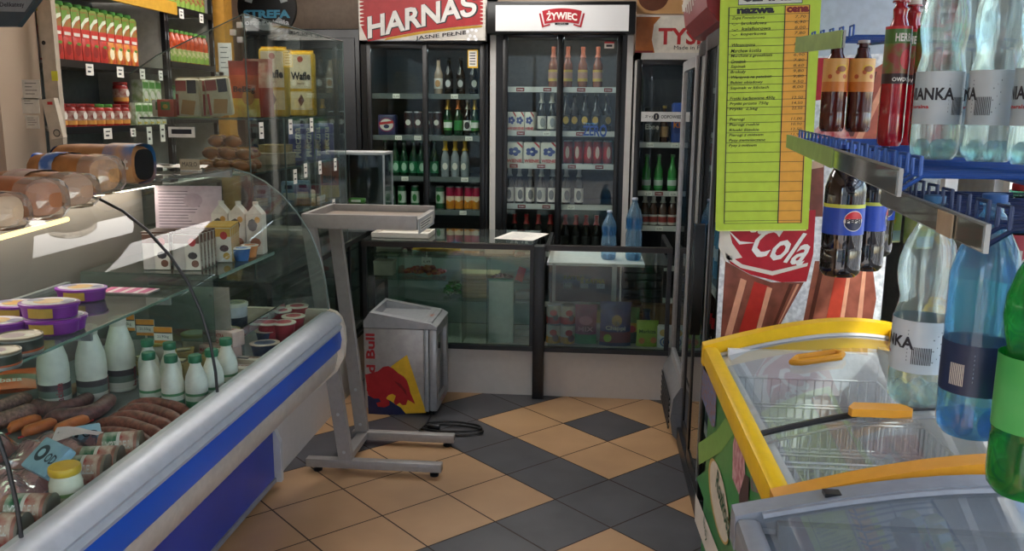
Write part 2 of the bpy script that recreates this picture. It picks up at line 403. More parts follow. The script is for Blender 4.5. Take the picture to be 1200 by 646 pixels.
# ================================================================== BACK WALL FRIDGES
FY = 6.0
def fridge(label, x0, x1, z1, skin, doors, zd0, zd1, shelf_z, rail_m, inner, badge=None, fd=.62, seal=BLACK, fx=None):
    t = thing('drinks_fridge', label, 'fridge', ((x0+x1)/2, FY+.02, 0))
    b = MB(); y0, y1 = FY+.035, FY+fd
    b.box((x0, y0, .08), (x0+.04, y1, z1), skin); b.box((x1-.04, y0, .08), (x1, y1, z1), skin)
    b.box((x0, y0, 0.02), (x1, y1, .2), BLACK); b.box((x0, y0, zd1+.03), (x1, y1, z1), BLACK if skin is BLACK else skin)
    b.box((x0+.04, y0, .2), (doors[0][0]-.03, y0+.02, zd1+.03), seal); b.box((doors[-1][1]+.03, y0, .2), (x1-.04, y0+.02, zd1+.03), seal)
    b.build('cabinet', t, True)
    b = MB(); b.box((x0+.04, y1-.03, .2), (x1-.04, y1, zd1+.03), inner); b.box((x0+.04, y0+.05, .2), (x0+.05, y1-.03, zd1+.03), inner); b.box((x1-.05, y0+.05, .2), (x1-.04, y1-.03, zd1+.03), inner)
    b.build('liner', t, True)
    for k, (a, c) in enumerate(doors):
        b = MB(); fw = .035; d0 = FY-.0+.012*(k % 2); d1 = d0+.02
        b.box((a-fw, d0, zd0), (a, d1, zd1+fw), seal, .004); b.box((c, d0, zd0), (c+fw, d1, zd1+fw), seal, .004)
        b.box((a, d0, zd1), (c, d1, zd1+fw), seal, .004); b.box((a, d0, zd0), (c, d1, zd0+fw), seal, .004)
        d = b.build('door', t, True)
        b = MB(); b.box((a, d0+.008, zd0+fw), (c, d0+.013, zd1), clear('#f2f8f6', .45)); b.build('pane', d, True)
    for i, z in enumerate(shelf_z):
        b = MB(); b.box((x0+.05, FY+.07, z-.014), (x1-.05, y1-.05, z), mat('#3b4043', .5)); sh = b.build('shelf', t, True)
        b = MB(); b.box((x0+.05, FY+.055, z-.03), (x1-.05, FY+.07, z+.006), rail_m)
        xs = fx[i] if fx else []
        for (x, kind) in xs:
            T = FRONT(x, FY+.0535, z-.012)
            if kind == 'b':
                b.rect(-.028, -.013, .028, .012, DRED, T); b.text('ŻYWIEC', .04, .011, WHITE, T, z=.0008, bold=.02)
            else: tagplate(b, T, .05, .03, PAPER, txt=kind)
        b.build('price_rail', sh, True)
    b = MB(); b.box((doors[0][0]+.02, FY+.06, zd1+.005), (doors[-1][1]-.02, FY+.075, zd1+.02), mat('#eef6ff', .5, emit=FRIDGE_LAMP)); b.build('lamp_tube', t, True)
    return t
FRIDGE_LAMP = 7.0
U = lambda u, v=100: YP(u, v, FY).x
Zf = lambda v, y=FY+.1, u=650: YP(u, v, y).z
# --- red-headed fridge
f1s = [Zf(111, FY+.06, 520), Zf(160, FY+.06, 520), Zf(208, FY+.06, 510), Zf(247, FY+.06, 520), .62, .36]
xa = [U(435), U(495), U(501), U(562)]
f1 = fridge('black two-door drinks fridge under the red beer sign', U(422), U(571), 2.50, BLACK, [(xa[0], xa[1]), (xa[2], xa[3])], .2, 2.05, f1s, mat('#59605f', .4), mat('#3c4448', .6),
    fx=[[(U(462), '5,19'), (U(531), '6,49')], [(U(464), '5,99'), (U(487), '3,59'), (U(548), '4,79')], [(U(471), '4,99'), (U(543), '5,49')], [(U(541), '12,99')], [], []])
x0, x1 = U(425), U(570); z0, z1 = Zf(48, FY, 500), 2.46
b = MB(); b.box((x0, FY-.06, z0), (x1, FY+.03, z1), mat('#c9c4bc', .4)); s1 = b.build('sign_panel', f1, True)
T = FRONT((x0+x1)/2, FY-.0615, (z0+z1)/2-.02); w = x1-x0; h = z1-z0
b = MB()
b.poly([(-w*.49, -h*.16, .001), (-w*.43, -h*.47, .001), (-w*.28, -h*.40, .001), (0, -h*.28, .001), (w*.28, -h*.20, .001), (w*.48, -h*.16, .001), (w*.48, h*.5, .001), (-w*.49, h*.5, .001)], mat('#9c1a1f', .4), T)
b.poly([(-w*.30, -h*.45, .0012), (0, -h*.33, .0012), (w*.28, -h*.25, .0012), (w*.47, -h*.21, .0012), (w*.49, -h*.17, .0012), (w*.28, -h*.205, .0012), (0, -h*.285, .0012), (-w*.28, -h*.405, .0012)], GOLD, T)
for k in range(9):
    for sx in (-1, 1): b.poly([(sx*w*.5, -h*.2+h*.07*k, .0014), (sx*w*.455, -h*.17+h*.07*k, .0014), (sx*w*.5, -h*.15+h*.07*k, .0014)], mat('#d8d2c8', .4), T)
b.build('emblem', s1, True)
def warp_h(X, Y): return X, Y+.50*h*X/w
b = MB(); b.text('HARNAŚ', w*.88, h*.56, DARK, T, .004, h*.05, .002, bold=.055, warp=warp_h)
b.text('HARNAŚ', w*.86, h*.54, mat('#cfccc8', .35), T, 0, h*.06, .0032, bold=.03, warp=warp_h); b.build('lettering', s1, True)
b = MB(); b.text('JASNE PEŁNE', w*.40, .032, INK, T, w*.15, -h*.365, .002, bold=.02, warp=lambda X, Y: (X, Y+.11*X)); b.build('slogan', s1, True)
b = MB()
for k, (u, v) in enumerate(((548, 37), (553, 35), (558, 36), (551, 42), (556, 43), (549, 46), (558, 46))):
    p = YP(u, v, FY-.063); b.disc(0, 0, .011, .011, mat('#e8e8ea', .3), FRONT(p.x, p.y, p.z), n=10)
b.build('badge', s1, True)
b = MB(); p = YP(554, 69, FY-.003); T = FRONT(p.x, FY-.003, p.z)
b.rect(-.035, -.06, .035, .06, YEL, T); b.rect(-.028, -.05, .028, .052, PAPER, T, .001)
for k in range(5): b.rect(-.02, .035-.018*k, .018, .041-.018*k, INK, T, .002)
b.build('sticker', f1, True)
yb = FY+.13
G1 = 'bottles in the red-headed fridge'
dk = mat('#0e0b0a', .12, coat=.5); amber = mat('#4a2410', .12, coat=.5); grn = mat('#10331f', .12, coat=.5); clr = mat('#8e959b', .15, coat=.5); bgr = mat('#2e8a3a', .12, coat=.5)
P = Proto(lambda: make_bottle('beer_bottle', '', 'bottle', dk, mat('#1a1a1c', .5), BLACK, badge=LGREY, h=.25))
row(P, [526, 540, 555], 109, yb, f1s[0], 'black bottle with pale print from the clear one,', 'top shelf of red-headed fridge', G1)
P = Proto(lambda: make_bottle('beer_bottle', '', 'bottle', mat('#9b8772', .15, coat=.4), OFFW, BLACK, badge=TAN, h=.25))
row(P, [514], 109, yb, f1s[0], 'pale clear bottle beside black ones', 'on top shelf of red-headed fridge', G1)
P = Proto(lambda: make_bottle('beer_bottle', '', 'bottle', grn, mat('#dfe3dc', .5), GOLD, foil=GOLD, lab2=GREEN, h=.25))
row(P, [525, 556.5], 160, yb, f1s[1], 'gold-foiled green bottle with white label,', 'second shelf of red-headed fridge', G1)
P = Proto(lambda: make_bottle('beer_bottle', '', 'bottle', grn, GREEN, mat('#b5652a', .4), foil=mat('#b5652a', .35, .4), h=.25))
row(P, [537], 160, yb, f1s[1], 'copper-foiled green bottle', 'on second shelf of red-headed fridge', G1)
P = Proto(lambda: make_bottle('beer_bottle', '', 'bottle', dk, mat('#cfd2cf', .5), ALU, foil=mat('#8b8a80', .35, .5), badge=DARK, h=.25))
row(P, [548], 160, yb, f1s[1], 'grey-foiled dark bottle with white label', 'on second shelf of red-headed fridge', G1)
P = Proto(lambda: make_can('beer_can', '', 'can', [(.3, DARK), (.7, mat('#3a1a1c', .35)), (1, mat('#2c1012', .35))], art=[(OFFW, 0, .55, .6, .12)]))
row(P, [479, 490, 503, 513], 160, yb, f1s[1], 'dark red can counted from the door post', 'on second shelf, red-headed fridge', 'dark cans in the red-headed fridge')
def pack_round():
    t = thing('beer_pack', '', 'pack'); b = MB()
    b.box((-.062, -.05, 0), (.062, .05, .145), mat('#1c2050', .35), .012); b.build('wrap', t)
    b = MB(); T = FRONT(0, -.0515, .075); b.disc(0, 0, .056, .05, mat('#7a1d52', .4), T); b.disc(0, 0, .048, .04, OFFW, T, .001); b.poly([(-.05,-.002,.002),(.05,.01,.002),(.05,.028,.002),(-.05,.016,.002)], RED, T); b.disc(0, -.012, .02, .014, NAVY, T, .002); b.build('badge', t); return t
Proto(pack_round).put((YP(455, 155, yb).x, yb, f1s[1]+.0015), 'blue and purple pack with round white badge in red-headed fridge')
P = Proto(lambda: make_bottle('beer_bottle', '', 'bottle', grn, mat('#1f6b45', .4), mat('#1f5a35', .4), lab_z=(.1, .42), badge=mat('#9fc0aa', .5), h=.255))
row(P, [452, 464, 474, 485, 494, 509], 208, yb, f1s[2], 'green bottle with green label from the wall', 'on third shelf, red-headed fridge', G1)
P = Proto(lambda: make_bottle('beer_bottle', '', 'bottle', clr, mat('#7d868a', .4), YEL, foil=YEL, badge=OFFW, h=.25))
row(P, [522, 533.5, 545], 208, yb, f1s[2], 'clear bottle with yellow neck band', 'on third shelf, red-headed fridge', G1)
P = Proto(lambda: make_can('beer_can', '', 'can', [(.25, mat('#1f5a35', .35)), (.8, mat('#c9d2c4', .4)), (1, mat('#1f5a35', .35))], art=[(GREEN, 0, .5, .5, .16)]))
row(P, [471.5, 487, 516], 249, yb, f1s[3], 'green and white can from the round pack', 'on fourth shelf, red-headed fridge', 'green cans in the red-headed fridge')
def pack_green():
    t = thing('beer_pack', '', 'pack'); b = MB(); b.box((-.06, -.05, 0), (.06, .05, .165), mat('#123c26', .35), .01); b.build('wrap', t)
    b = MB(); T = FRONT(0, -.0515, .085); b.disc(0, 0, .055, .055, OFFW, T); b.text('Carlsberg', .085, .024, GREEN, T, z=.001, bold=.02); b.build('badge', t); return t
Proto(pack_green).put((YP(455, 249, yb).x, yb, f1s[3]+.0015), 'green pack with round white badge on fourth shelf of red-headed fridge')
P = Proto(lambda: make_can('beer_can', '', 'can', [(.4, mat('#e2902a', .35)), (.6, mat('#f0d9c0', .4)), (1, mat('#b31d48', .35))], art=[(mat('#f1d8b0', .4), .2, .45, .5, .1)]))
row(P, [528, 538, 549, 558], 249, yb, f1s[3], 'orange and pink can from the door post', 'on fourth shelf, red-headed fridge', 'orange and pink cans in the red-headed fridge')
# --- white-headed fridge
f2s = [Zf(103, FY+.06, 650), Zf(154.5, FY+.06, 650), Zf(193, FY+.06, 650), Zf(240.5, FY+.06, 650), Zf(251, FY+.1, 650)-.268, .3]
xa = [U(595), U(652.5), U(660), U(722)]
wr_ = mat('#c9c7c3', .4, var=.02)
f2 = fridge('white-sided two-door drinks fridge under the white lit sign', U(573.5), U(741), 2.36, wr_, [(xa[0], xa[1]), (xa[2], xa[3])], .2, 2.125, f2s, wr_, mat('#6b6560', .6),
    fx=[[(U(609), 'b'), (U(641), 'b'), (U(681), 'b'), (U(713), 'b')], [(U(610), 'b'), (U(641), '4,99'), (U(681), 'b')], [(U(602), 'b'), (U(635), 'b'), (U(672), 'b'), (U(705), 'b')], [(U(612), 'b'), (U(642), 'b'), (U(672), '4,59')], [], []])
x0, x1 = U(572), U(742); z0, z1 = Zf(41, FY, 650), Zf(3, FY, 650)
b = MB(); b.box((x0, FY-.08, z0), (x1, FY+.034, z1), BLACK, .01); s2 = b.build('sign_box', f2, True)
a, c = U(582), U(734); d, e = Zf(36.5, FY-.08, 650), Zf(6, FY-.08, 650)
b = MB(); b.box((a, FY-.084, d), (c, FY-.0805, e), mat('#d6d6d6', .35, var=.0, emit=.04)); b.build('sign_panel', s2, True)
T = FRONT((a+c)/2, FY-.086, (d+e)/2)
b = MB(); W_, H_ = .125, .03
arc = lambda X, off: -.02*(X/.14)**2*1.0+off
pts = [(x, arc(x, .062), .0005) for x in [-.13+.26*i/12 for i in range(13)]]+[(x, arc(x, -.025), .0005) for x in [.112-.224*i/12 for i in range(13)]]
b.poly(pts, mat('#a81f2a', .35), T)
for sx in (-1, 1): b.poly([(sx*.138, .03, .0005), (sx*.15, .03, .0005), (sx*.128, -.06, .0005), (sx*.075, -.045, .0005), (sx*.078, -.036, .0005), (sx*.118, -.047, .0005)], mat('#a81f2a', .35), T)
b.rect(-.045, -.043, .045, -.03, BLACK, T, .0006); b.build('emblem', s2, True)
b = MB(); b.text('ŻYWIEC', .20, .062, mat('#efe6de', .4), T, 0, .022, .0015, bold=.035, warp=lambda X, Y: (X, Y-.02*(X/.14)**2)); b.text('1856', .05, .008, LGREY, T, 0, -.0365, .0015); b.build('lettering', s2, True)
p = YP(697, 152, FY-.003); T = FRONT(p.x, FY+.004, p.z)
b = MB(); b.text('ZERO', .165, .07, mat('#2e4f8c', .4), T, 0, -.008, bold=.03, warp=lambda X, Y: (X, Y*(1+.35*max(0, X/.08)))); b.text('ŻYWIEC', .1, .018, LBLUE, T, -.03, .04); b.build('sticker', f2, True)
p = YP(714, 53, FY-.003); T = FRONT(p.x, FY+.004, p.z); b = MB(); b.rect(-.032, -.02, .032, .022, OFFW, T); b.rect(-.032, .012, .032, .022, RED, T, .001); b.rect(-.02, -.01, .02, .004, INK, T, .001); b.build('sticker', f2, True)
G2 = 'bottles in the white-headed fridge'
P = Proto(lambda: make_bottle('beer_bottle', '', 'bottle', mat('#8a4f38', .15, coat=.5), mat('#b58a78', .5), mat('#b06048', .4), foil=mat('#b0634a', .4), lab2=mat('#c8a64a', .4), h=.275, r=.033))
row(P, [648, 665, 682.5, 700], 101, yb, f2s[0], 'amber pink bottle from the door post', 'on top shelf of white-headed fridge', G2)
P = Proto(lambda: make_bottle('beer_bottle', '', 'bottle', dk, mat('#17140f', .5), mat('#6f6a60', .4), badge=GOLD, h=.26, r=.034))
row(P, [663, 672.5, 685, 698, 710.5], 153, yb, f2s[1], 'black bottle with gold print', 'on second shelf of white-headed fridge', G2)
P = Proto(lambda: make_bottle('beer_bottle', '', 'bottle', dk, OFFW, OFFW, lab_z=(.06, .40), badge=GREY, foil=OFFW, h=.26))
row(P, [634.5, 646.5], 153, yb, f2s[1], 'dark bottle with oval white label', 'on second shelf of white-headed fridge', G2)
def pack4(w=.066, h=.13):
    t = thing('beer_pack', '', 'pack'); b = MB(); b.box((-w/2, -.05, 0), (w/2, .05, h), OFFW, .008); b.build('wrap', t)
    b = MB(); T = FRONT(0, -.0515, h/2)
    for k in range(5):
        a = 2*PI*k/5; b.disc(.02*math.cos(a)*w/.085, .008+.016*math.sin(a), .010, .012, mat('#2c3f86', .4), T, n=8)
    b.poly([(w*.1, h*.5, .001), (w*.48, h*.2, .001), (w*.48, h*.32, .001), (w*.25, h*.5, .001)], RED, T)
    b.text('WIENIE', w*.9, h*.15, RED, T, 0, -h*.36, .001, bold=.03); b.build('print', t); return t
P4 = Proto(pack4)
row(P4, [599, 610.5, 622], 152, yb, f2s[1], 'white can pack with blue rosette', 'on second shelf of white-headed fridge', 'white can packs in the white-headed fridge')
for i, u in enumerate([603.5, 623.5, 643.5]):
    P4.put((YP(u, 192, yb).x, yb, f2s[2]+.0015), f'{ORD[i]} white can pack with blue rosette on third shelf of white-headed fridge', 'white can packs in the white-headed fridge', scale=(1.75, 1, 1.15))
P = Proto(lambda: make_can('beer_can', '', 'can', [(.2, mat('#8c161c', .3)), (.75, mat('#b3202a', .3)), (1, mat('#8c161c', .3))], h=.165, r=.033, art=[(mat('#d9b9ac', .4), 0, .5, .42, .26), (mat('#b3202a', .3), .02, .5, .3, .2)]))
row(P, [665.5, 677.5, 689, 700, 711.5], 192, yb, f2s[2], 'red can with pale shield', 'on third shelf of white-headed fridge', 'red cans in the white-headed fridge')
P = Proto(lambda: make_bottle('beer_bottle', '', 'bottle', dk, OFFW, OFFW, lab_z=(.06, .44), badge=mat('#5c5f63', .4), foil=mat('#cfc9c2', .4), lab2=mat('#d8cfc8', .5), h=.26))
row(P, [597, 608.5, 621, 634, 647, 663, 678], 239, yb, f2s[3], 'dark bottle with oval white label', 'on fourth shelf of white-headed fridge', G2)
P = Proto(lambda: make_bottle('beer_bottle', '', 'bottle', dk, mat('#2a2a2a', .5), RED, foil=mat('#9c2b28', .4), h=.26))
row(P, [603, 617, 631, 645, 662.5, 675, 687, 699], 262, yb, f2s[4], 'dark bottle with red cap', 'on fifth shelf of white-headed fridge', G2)
# --- narrow fridge
f3s = [Zf(168, FY+.06, 780), Zf(225, FY+.06, 780), Zf(266, FY+.06, 780), .58, .35]
xa = [U(752), U(822)]
f3 = fridge('narrow white-framed drinks fridge below the cream beer poster', U(743.5), U(838), 2.03, wr_, [(xa[0], xa[1])], .2, 1.95, f3s, wr_, mat('#2b2f36', .6),
    fx=[[(U(765), '29,99'), (U(795), '31,99')], [(U(765), '4,29'), (U(778), 'b'), (U(795), '4,59')], [(U(780), '3,99')], [], []])
p = YP(785, 137, FY-.003); T = FRONT(p.x, FY-.003, p.z); b = MB(); b.rect(-.19, -.032, .2, .032, mat('#c9cac8', .4), T); b.text('ŻYJ', .05, .022, INK, T, -.14, 0, .001, bold=.02); b.text('ODPOWIEDZIALNIE', .24, .022, INK, T, .06, 0, .001, bold=.02); b.disc(-.09, 0, .02, .024, INK, T, .001); b.rect(-.092, -.012, -.088, .012, OFFW, T, .002); b.build('sticker', f3, True)
G3 = 'bottles in the narrow fridge'
P = Proto(lambda: make_bottle('beer_bottle', '', 'bottle', bgr, mat('#cfd8d0', .4), mat('#2a6a35', .4), lab_z=(.08, .36), lab2=mat('#39a045', .35), h=.25))
row(P, [757, 771, 787, 801, 814], 221, yb, f3s[1], 'bright green bottle', 'on middle shelf of narrow fridge', G3)
P = Proto(lambda: make_bottle('beer_bottle', '', 'bottle', amber, mat('#a33730', .5), mat('#b9b4ae', .4), lab_z=(.03, .36), lab2=OFFW, foil=OFFW, h=.215))
row(P, [755, 765, 776, 787, 799, 811], 264, yb, f3s[2], 'brown bottle with red and white label', 'on third shelf of narrow fridge', G3)
def pack_tall(c1, c2, txt, w=.11, h=.24):
    t = thing('beer_pack', '', 'pack'); b = MB(); b.box((-w/2, -.05, 0), (w/2, .05, h), mat(c1, .35), .012); b.build('wrap', t)
    b = MB(); T = FRONT(0, -.0515, h*.45); b.rect(-w*.46, -h*.2, w*.46, h*.16, mat(c2, .4), T); b.text(txt, w*.85, h*.15, OFFW if c1 != '#274a9a' else ORANGE, T, 0, 0, .001, bold=.03); b.build('print', t); return t
Proto(lambda: pack_tall('#202226', '#17181a', 'Ebne')).put((YP(763, 167, yb).x, yb, f3s[0]+.0015), 'black drink pack on top shelf of narrow fridge')
Proto(lambda: pack_tall('#274a9a', '#22408c', 'KIISK', .14, .27)).put((YP(798, 167, yb).x, yb, f3s[0]+.0015), 'tall blue drink pack with orange lettering in narrow fridge')
P = Proto(lambda: make_bottle('beer_bottle', '', 'bottle', amber, TAN, GOLD, h=.25)); row(P, [777.5], 167, yb, f3s[0], 'single brown bottle between black and blue packs', 'in narrow fridge', G3)
# posters above the narrow fridge
t = thing('beer_poster', 'cream poster with red lettering above the narrow fridge', 'poster', (U(782), FY+.05, Zf(66, FY+.04, 780)))
x0, x1 = U(743.5), U(838); z0, z1 = Zf(65.5, FY+.03, 780), Zf(18, FY+.03, 780)
b = MB(); b.box((x0, FY+.045, z0), (x1, FY+.07, z1), mat('#b0631c', .35)); b.build('board', t, True)
T = FRONT(x0, FY+.0445, z0); w, h = x1-x0, z1-z0
b = MB(); b.poly([(w*.25, 0, .001), (w, 0, .001), (w, h*.97, .001), (w*.3, h*.97, .001), (w*.22, h*.78, .001), (w*.2, h*.4, .001)], mat('#d8d2c4', .4), T); b.rect(0, 0, w*.22, h*.13, DRED, T, .001); b.rect(0, h*.97, w, h, OFFW, T, .0015)
b.disc(w*.75, h*.9, w*.13, h*.08, RED, T, .002); b.disc(w*.75, h*.9, w*.11, h*.055, OFFW, T, .003); b.build('print', t, True)
b = MB(); b.text('TYSKIE', w*.86, h*.42, mat('#b02a2c', .4), T, w*.28, h*.28, .002, bold=.03, center=False); b.text('Made in Poland', w*.5, h*.1, INK, T, w*.48, h*.16, .002, center=False); b.build('lettering', t, True)
t = thing('beer_poster', 'amber poster above the cream one by the ceiling', 'poster', (U(782), FY+.05, Zf(17, FY+.04, 780)))
b = MB(); b.box((x0, FY+.045, z1+.012), (x1, FY+.07, z1+.22), mat('#b98a55', .4, alt='#c9a070', scale=3)); b.build('board', t, True)
b = MB(); b.disc(w*.2, .1, .1, .09, mat('#5a2d12', .4), FRONT(x0, FY+.044, z1+.02)); b.disc(w*.75, .1, .12, .05, mat('#e0c49a', .4), FRONT(x0, FY+.044, z1+.02)); b.build('print', t, True)
# --- dark cabinet and round sign on the wall side
x0, x1 = YP(289, 100, FY+.05).x, YP(421, 100, FY+.05).x
t = thing('tall_cabinet', 'tall black closed cabinet beside the red-headed fridge', 'cabinet', ((x0+x1)/2, FY+.3, 0))
zt = Zf(34, FY+.1, 380); b = MB(); b.box((x0, FY+.08, 0.03), (x1, FY+.6, zt), BLACK, .01); b.build('body', t, True)
b = MB(); xm = (x0+x1)/2; b.box((x0+.03, FY+.06, .1), (xm-.01, FY+.08, zt-.06), DARK, .005); b.build('door', t, True)
b = MB(); b.box((xm+.01, FY+.06, .1), (x1-.03, FY+.08, zt-.06), DARK, .005); b.build('door', t, True)
b = MB(); b.box((xm-.03, FY+.04, 1.0), (xm-.02, FY+.06, 1.35), GREY); b.box((xm+.02, FY+.04, 1.0), (xm+.03, FY+.06, 1.35), GREY); b.build('handle', t, True)
p = YP(311, 8, FY-.05)
t = thing('round_sign', 'round black sign with blue and white lettering on the black cabinet', 'sign', (p.x, FY-.03, p.z))
b = MB(); T = frame((0,0,0), (1,0,0), (0,0,1)); b.lathe([(.205, 0), (.205, .03)], BLACK, 40, T @ Matrix.Translation((0,0,-.03))); b.build('disc', t)
rg = mat('#8f9396', .4); b = MB(); b.disc(0, 0, .155, .155, rg, T, .002, 24, .25, PI-.25, .68); b.disc(0, 0, .155, .155, rg, T, .002, 24, PI+.65, 2*PI-.65, .68); b.build('ring', t)
b = MB(); b.text('STREFA', .33, .055, mat('#3b7d98', .4), T, 0, -.045, .003, bold=.05); b.text('orzeźwienia', .31, .04, mat('#b9bcbf', .4), T, 0, -.098, .003, bold=.02); b.build('lettering', t)
b = MB(); b.bar((0, .0, .0), (0, .11, .0), .04, .02, BLACK, T=Matrix.Translation((0,.0,-.1))); b.build('bracket', t)
# ================================================================== DISPLAY COUNTER ACROSS THE BACK
CY0, CY1, CZ = 4.87, 5.42, .895
blk = mat('#17181a', .4); kick = mat('#cfc9c3', .45, var=.015)
def counter(label, x0, x1, top, shelves, postl):
    t = thing('display_counter', label, 'counter', ((x0+x1)/2, CY0, 0))
    b = MB(); b.box((x0, CY0+.01, .0), (x1, CY0+.03, .272), kick); b.build('kick_panel', t, True)
    b = MB(); b.box((x0, CY0-.012, .272), (x1, CY0+.03, .298), blk); b.box((x0, CY0-.015, .866), (x1, CY0+.025, CZ), mat('#241d1a', .4))
    for x in ([x0+.012] if postl else [])+[x1-.012]: b.box((x-.012, CY0-.005, .298), (x+.012, CY0+.02, .866), blk)
    b.box((x0, CY1-.03, .272), (x1, CY1, .298), blk); b.box((x0, CY1-.02, .272), (x0+.02, CY1, CZ), blk); b.box((x1-.02, CY1-.02, 0), (x1, CY1, CZ), blk); b.box((x0, CY0, CZ-.02), (x0+.02, CY1, CZ), blk); b.box((x1-.02, CY0, CZ-.02), (x1, CY1, CZ), blk)
    b.build('frame', t, True)
    b = MB(); b.box((x0+.02, CY0+.003, .298), (x1-.02, CY0+.009, .866), GLASSG); b.build('front_pane', t, True)
    b = MB(); b.box((x0, CY0+.03, .275), (x1, CY1-.02, .296), mat('#b9b6b0', .5)); b.build('floor_board', t, True)
    for z, d in shelves:
        b = MB(); b.box((x0+.02, CY1-d, z-.004), (x1-.02, CY1-.03, z+.004), GLASSG); b.build('glass_shelf', t, True)
    if top:
        b = MB(); b.box((x0, CY0-.01, CZ), (x1, CY1, CZ+.008), clear('#dfeae6', 1.2, .02, .04)); b.build('glass_top', t, True)
    return t
c1 = counter('glass-fronted counter section behind the silver cooler, black frame and white base', -1.325, -.325, True, [(.78, .38), (.64, .38), (.52, .38)], True)
b = MB(); b.box((-.325, CY0-.06, 0), (-.262, CY0+.03, CZ), blk, .004); b.build('post', c1, True)
for x in (-1.12, -.745, -.60):
    b = MB(); b.box((x-.003, CY0+.02, .3), (x+.003, CY0+.19, .81), GLASSG); b.build('divider', c1, True)
b = MB(); b.box((-1.3, CY1-.035, .3), (-.345, CY1-.022, .86), mat('#b3bdb8', .35, var=.03)); b.build('back_pane', c1, True)  # opaque pale panel added to brighten the dark counter interior
c2 = counter('glass-fronted counter section by the sliding-door fridge, open serving shelf', -.262, .448, False, [], False)
b = MB(); b.box((-.255, CY0+.03, .775), (.30, CY1-.02, .79), mat('#e9ecef', .3)); b.build('serving_board', c2, True)
b = MB(); b.box((.30, CY0+.03, .775), (.44, CY1-.02, .79), mat('#3a3b3d', .4)); b.build('side_board', c2, True)
# black panel with price cards under the serving board
p0, p1 = YP(639, 357, 5.25), YP(723, 318, 5.25); p0.x = max(p0.x, -.238)
t = thing('storage_drawer', 'black drawer front with white frame and three price cards under serving shelf', 'drawer', ((p0.x+p1.x)/2, 5.25, p0.z))
b = MB(); b.box((p0.x, 5.25, p0.z), (p1.x, 5.36, .77), BLACK); b.build('front', t, True)
b = MB(); b.box((p0.x, 5.235, p0.z), (p1.x+.005, 5.25, p0.z+.025), WHITE); b.box((p1.x-.03, 5.235, p0.z+.025), (p1.x, 5.25, .77), WHITE); b.box((p0.x, 5.235, p0.z+.025), (p0.x+.02, 5.25, .77), WHITE); b.build('frame', t, True)
b = MB(); T = FRONT((p0.x+p1.x)/2, 5.249, p0.z+.125)
for k in (-1, 0, 1): b.rect(.1*k-.025, -.015, .1*k+.025, .015, PAPER, T); b.text('5,49', .035, .014, INK, T, .1*k, 0, .001)
b.build('price_card', t, True)
b = MB(); b.text('FATIJA', .13, .03, mat('#c9b23c', .5), T, -.06, .045, .001, bold=.03); b.text('& KATMA', .15, .03, mat('#c9b23c', .5), T, .05, .03, .001, bold=.03); b.build('lettering', t, True)
b = MB(); b.box((p0.x-.0, 5.3, .2975), (p1.x, 5.36, p0.z-.004), GREY); b.build('support', t, True)
p0, p1 = YP(728, 372, 5.2), YP(786, 322, 5.2)
t = thing('vent_grille', 'black louvred grille under the serving shelf beside the drawer', 'grille', ((p0.x+p1.x)/2, 5.2, p0.z))
b = MB(); b.box((p0.x, 5.22, .2975), (min(p1.x, .43), 5.385, .772), BLACK); b.build('housing', t, True)
for k in range(6):
    b = MB(); z = p0.z+.03+.05*k; b.bar((p0.x+.01, 5.21, z), (min(p1.x, .43)-.01, 5.21, z), .03, .012, DARK, up=(0, .5, 1)); b.build('louvre', t, True)
# goods behind the glass, right section
BZ = .2975
canp = Proto(lambda: make_can('food_can', '', 'can', [(.38, mat('#d39a2c', .4)), (.9, OFFW), (1, OFFW)], h=.118, r=.043, top=STEEL, art=[(RED, 0, .62, .5, .16), (BROWN, .3, .35, .45, .2)]))
canr = Proto(lambda: make_can('food_can', '', 'can', [(.38, mat('#b0302c', .4)), (.9, OFFW), (1, OFFW)], h=.118, r=.043, top=STEEL, art=[(RED, 0, .62, .5, .16), (BLACK, .3, .4, .35, .2)]))
for k, u in enumerate((648.5, 665)):
    x = YP(u, 400, 4.97).x; s = ('beside the post', 'beside the pink bag')[k]
    canp.put((x, 4.97, BZ), f'yellow-banded food can at the bottom of its pair {s}', 'food cans in the counter', (0,0,.2*k))
    canr.put((x, 4.97, BZ+.1185), f'red-banded food can on top of its pair {s}', 'food cans in the counter', (0,0,.2*k))
def pouch(name, label, cat, w, h, d, cols, txt=None, tcol=None, art=(), ts=(.7, .12), tz=.4):
    """a filled bag: pillow body with crimped top, printed bands on the front"""
    t = thing(name, label, cat); b = MB()
    def fn(s):
        def f(a, c):
            x = (a-.5)*w; z = c*h; k = (1-abs(2*a-1)**3)*(math.sin(PI*min(1, c*1.04+.12))**.5 if c < .96 else .05)
            return (x*(1-.05*math.sin(PI*c)), s*(d/2)*k-.0*s, z+.004*math.sin(a*25)*c)
        return f
    n = 12; fr = fn(-1); bk = fn(1); ms = []
    for j in range(n):
        for i in range(8): ms.append(next(m for z, m in cols if (j+.5)/n <= z))
    for f, rev in ((fr, 0), (bk, 1)):
        vs = [f(i/8, j/n) for j in range(n+1) for i in range(9)]
        fs = [(j*9+i, j*9+i+1, (j+1)*9+i+1, (j+1)*9+i) for j in range(n) for i in range(8)]
        if rev: fs = [q[::-1] for q in fs]
        b.add(vs, fs, ms, True)
    b.poly([(-w/2,-.001,0),(w/2,-.001,0),(w/2,.001,0),(-w/2,.001,0)], cols[0][1]); b.build('bag', t)
    b = MB(); T = FRONT(0, -d/2-.0035, 0)
    for (m, x, z, rx, rz) in art: b.disc(x*w, z*h, rx*w, rz*h, m, T, n=14)
    if txt: b.text(txt, w*ts[0], h*ts[1], tcol or OFFW, T, 0, h*tz, .0015, bold=.02)
    if txt or art: b.build('print', t)
    return t
def at_u(u0, u1, v, y): a = YP(u0, v, y).x; c = YP(u1, v, y).x; return (a+c)/2, c-a
